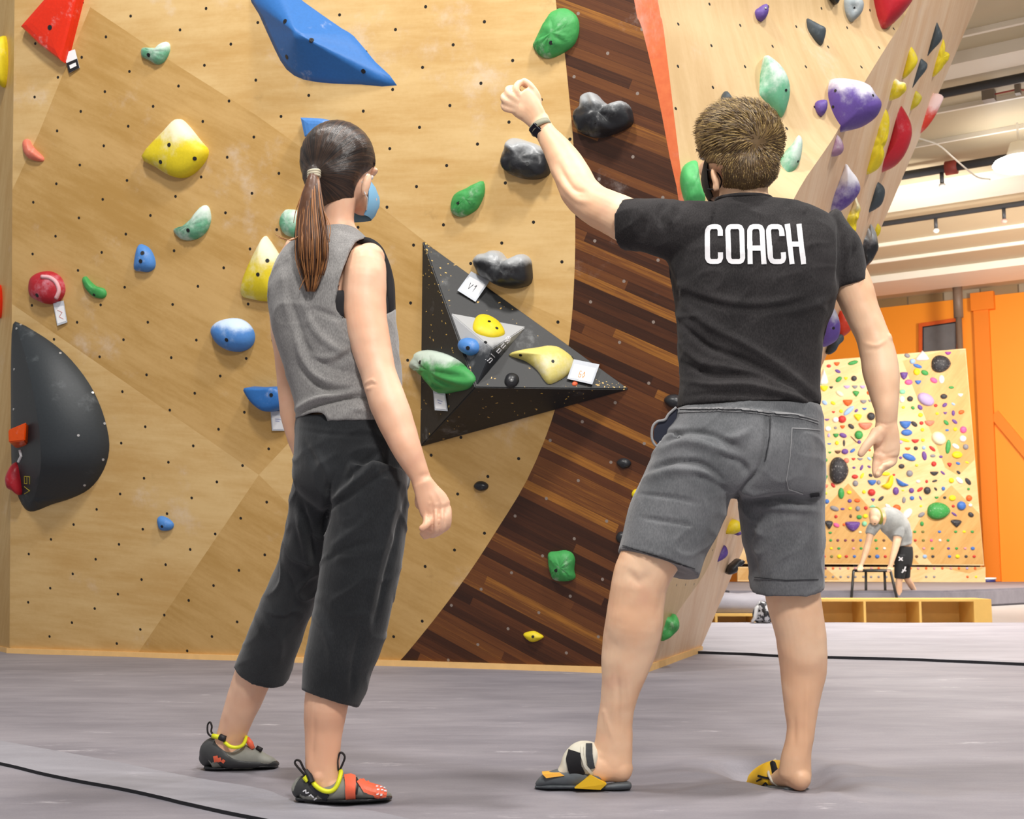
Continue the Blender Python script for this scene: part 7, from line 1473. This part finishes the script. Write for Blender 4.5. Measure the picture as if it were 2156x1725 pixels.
loft(b, [(1903, 1148, YM + .04, 17, .15), (1898, 1130, YM + .03, 23, .155), (1886, 1108, YM - .03, 28, .16), (1870, 1094, YM - .11, 28, .155), (1856, 1092, YM - .15, 19, .12)], 24, cap=False)
loft(b, [(1850, 1098, YM - .14, 14, .10), (1838, 1112, YM - .17, 12, .09), (1832, 1126, YM - .19, 10, .08)], 16, cap=False); loft(b, [(1890, 1100, YM - .08, 16, .11), (1891, 1118, YM - .12, 13, .095), (1889, 1132, YM - .15, 11, .085)], 16, cap=False)
fuse('t_shirt', b, .011, m_gt, bg, 2, lambda P, n_: .008 * noise.noise(P * 9))
m_bs = plain('black_patterned_shorts', hx('232426'), .8); b = MB()
loft(b, [(1904, 1150, YM + .05, 17, .15), (1903, 1170, YM + .06, 19, .17), (1901, 1190, YM + .06, 18, .17)], 20, cap=False); loft(b, [(1898, 1170, YM, 13, .12), (1895, 1200, YM, 12, .11), (1894, 1219, YM, 10.5, .10)], 16, cap=False); loft(b, [(1906, 1170, YM + .12, 13, .12), (1905, 1200, YM + .15, 12, .11), (1906, 1216, YM + .17, 10, .1)], 16, cap=False)
bs = fuse('shorts', b, .011, m_bs, bg, 2); T_b = wtree(bs)
mb = MB()
for pl in ([(1893, 1173), (1900, 1181)], [(1893, 1181), (1900, 1174)], [(1905, 1193), (1903, 1200), (1898, 1206)], [(1899, 1200), (1906, 1202)]): ribbon_on(mb, T_b, pl, 2.2, .01, .004, step=1.5)
mb.build('white_print', m_white, bs)
# green headband round the back of the head and a grey beard side
mb = MB(); P = at(1849, 1086, YM - .22); mb.ell(P, V((.055, .0, .02)), V((0, .107, 0)), V((-.03, 0, .125)), 18, 12); mb.build('headband', plain('olive_headband', hx('8C8A2C'), .8), bg, True)
for s in (-1, 1):
    mb = MB(); P = at(1838 + 4 * s, 1103, YM - .345); mb.ell(P, (.014, 0, 0), (0, .01, 0), (0, 0, .008), 8, 6); mb.build('eyebrow', plain('brown_brow', hx('5A4028'), .8), bg, True)
# black metal frame he leans on
fr_ = empty('exercise_frame', V((at(1842, 1200, YM - .3).x, YM - .1, ZL)), 'waist-high black metal frame with four legs under the bending man\'s hands', 'frame')
m_fr = plain('black_frame_tube', hx('2A2826'), .4)
tops = [at(1797, 1202, YM - .32), at(1875, 1203, YM - .32), at(1862, 1201, YM + .12), at(1823, 1201, YM + .12)]; zt_ = tops[0].z
for t in tops: t.z = zt_
mb = MB(); mb.tube(tops, .020, 8, closed=True); mb.build('top_rail', m_fr, fr_, True)
for t, bx in zip(tops, (1790, 1893, 1865, 1823)):
    q = at(bx, 1262, t.y); q.z = ZL; mb = MB(); mb.tube([t, q], .019, 8); mb.build('leg', m_fr, fr_, True)
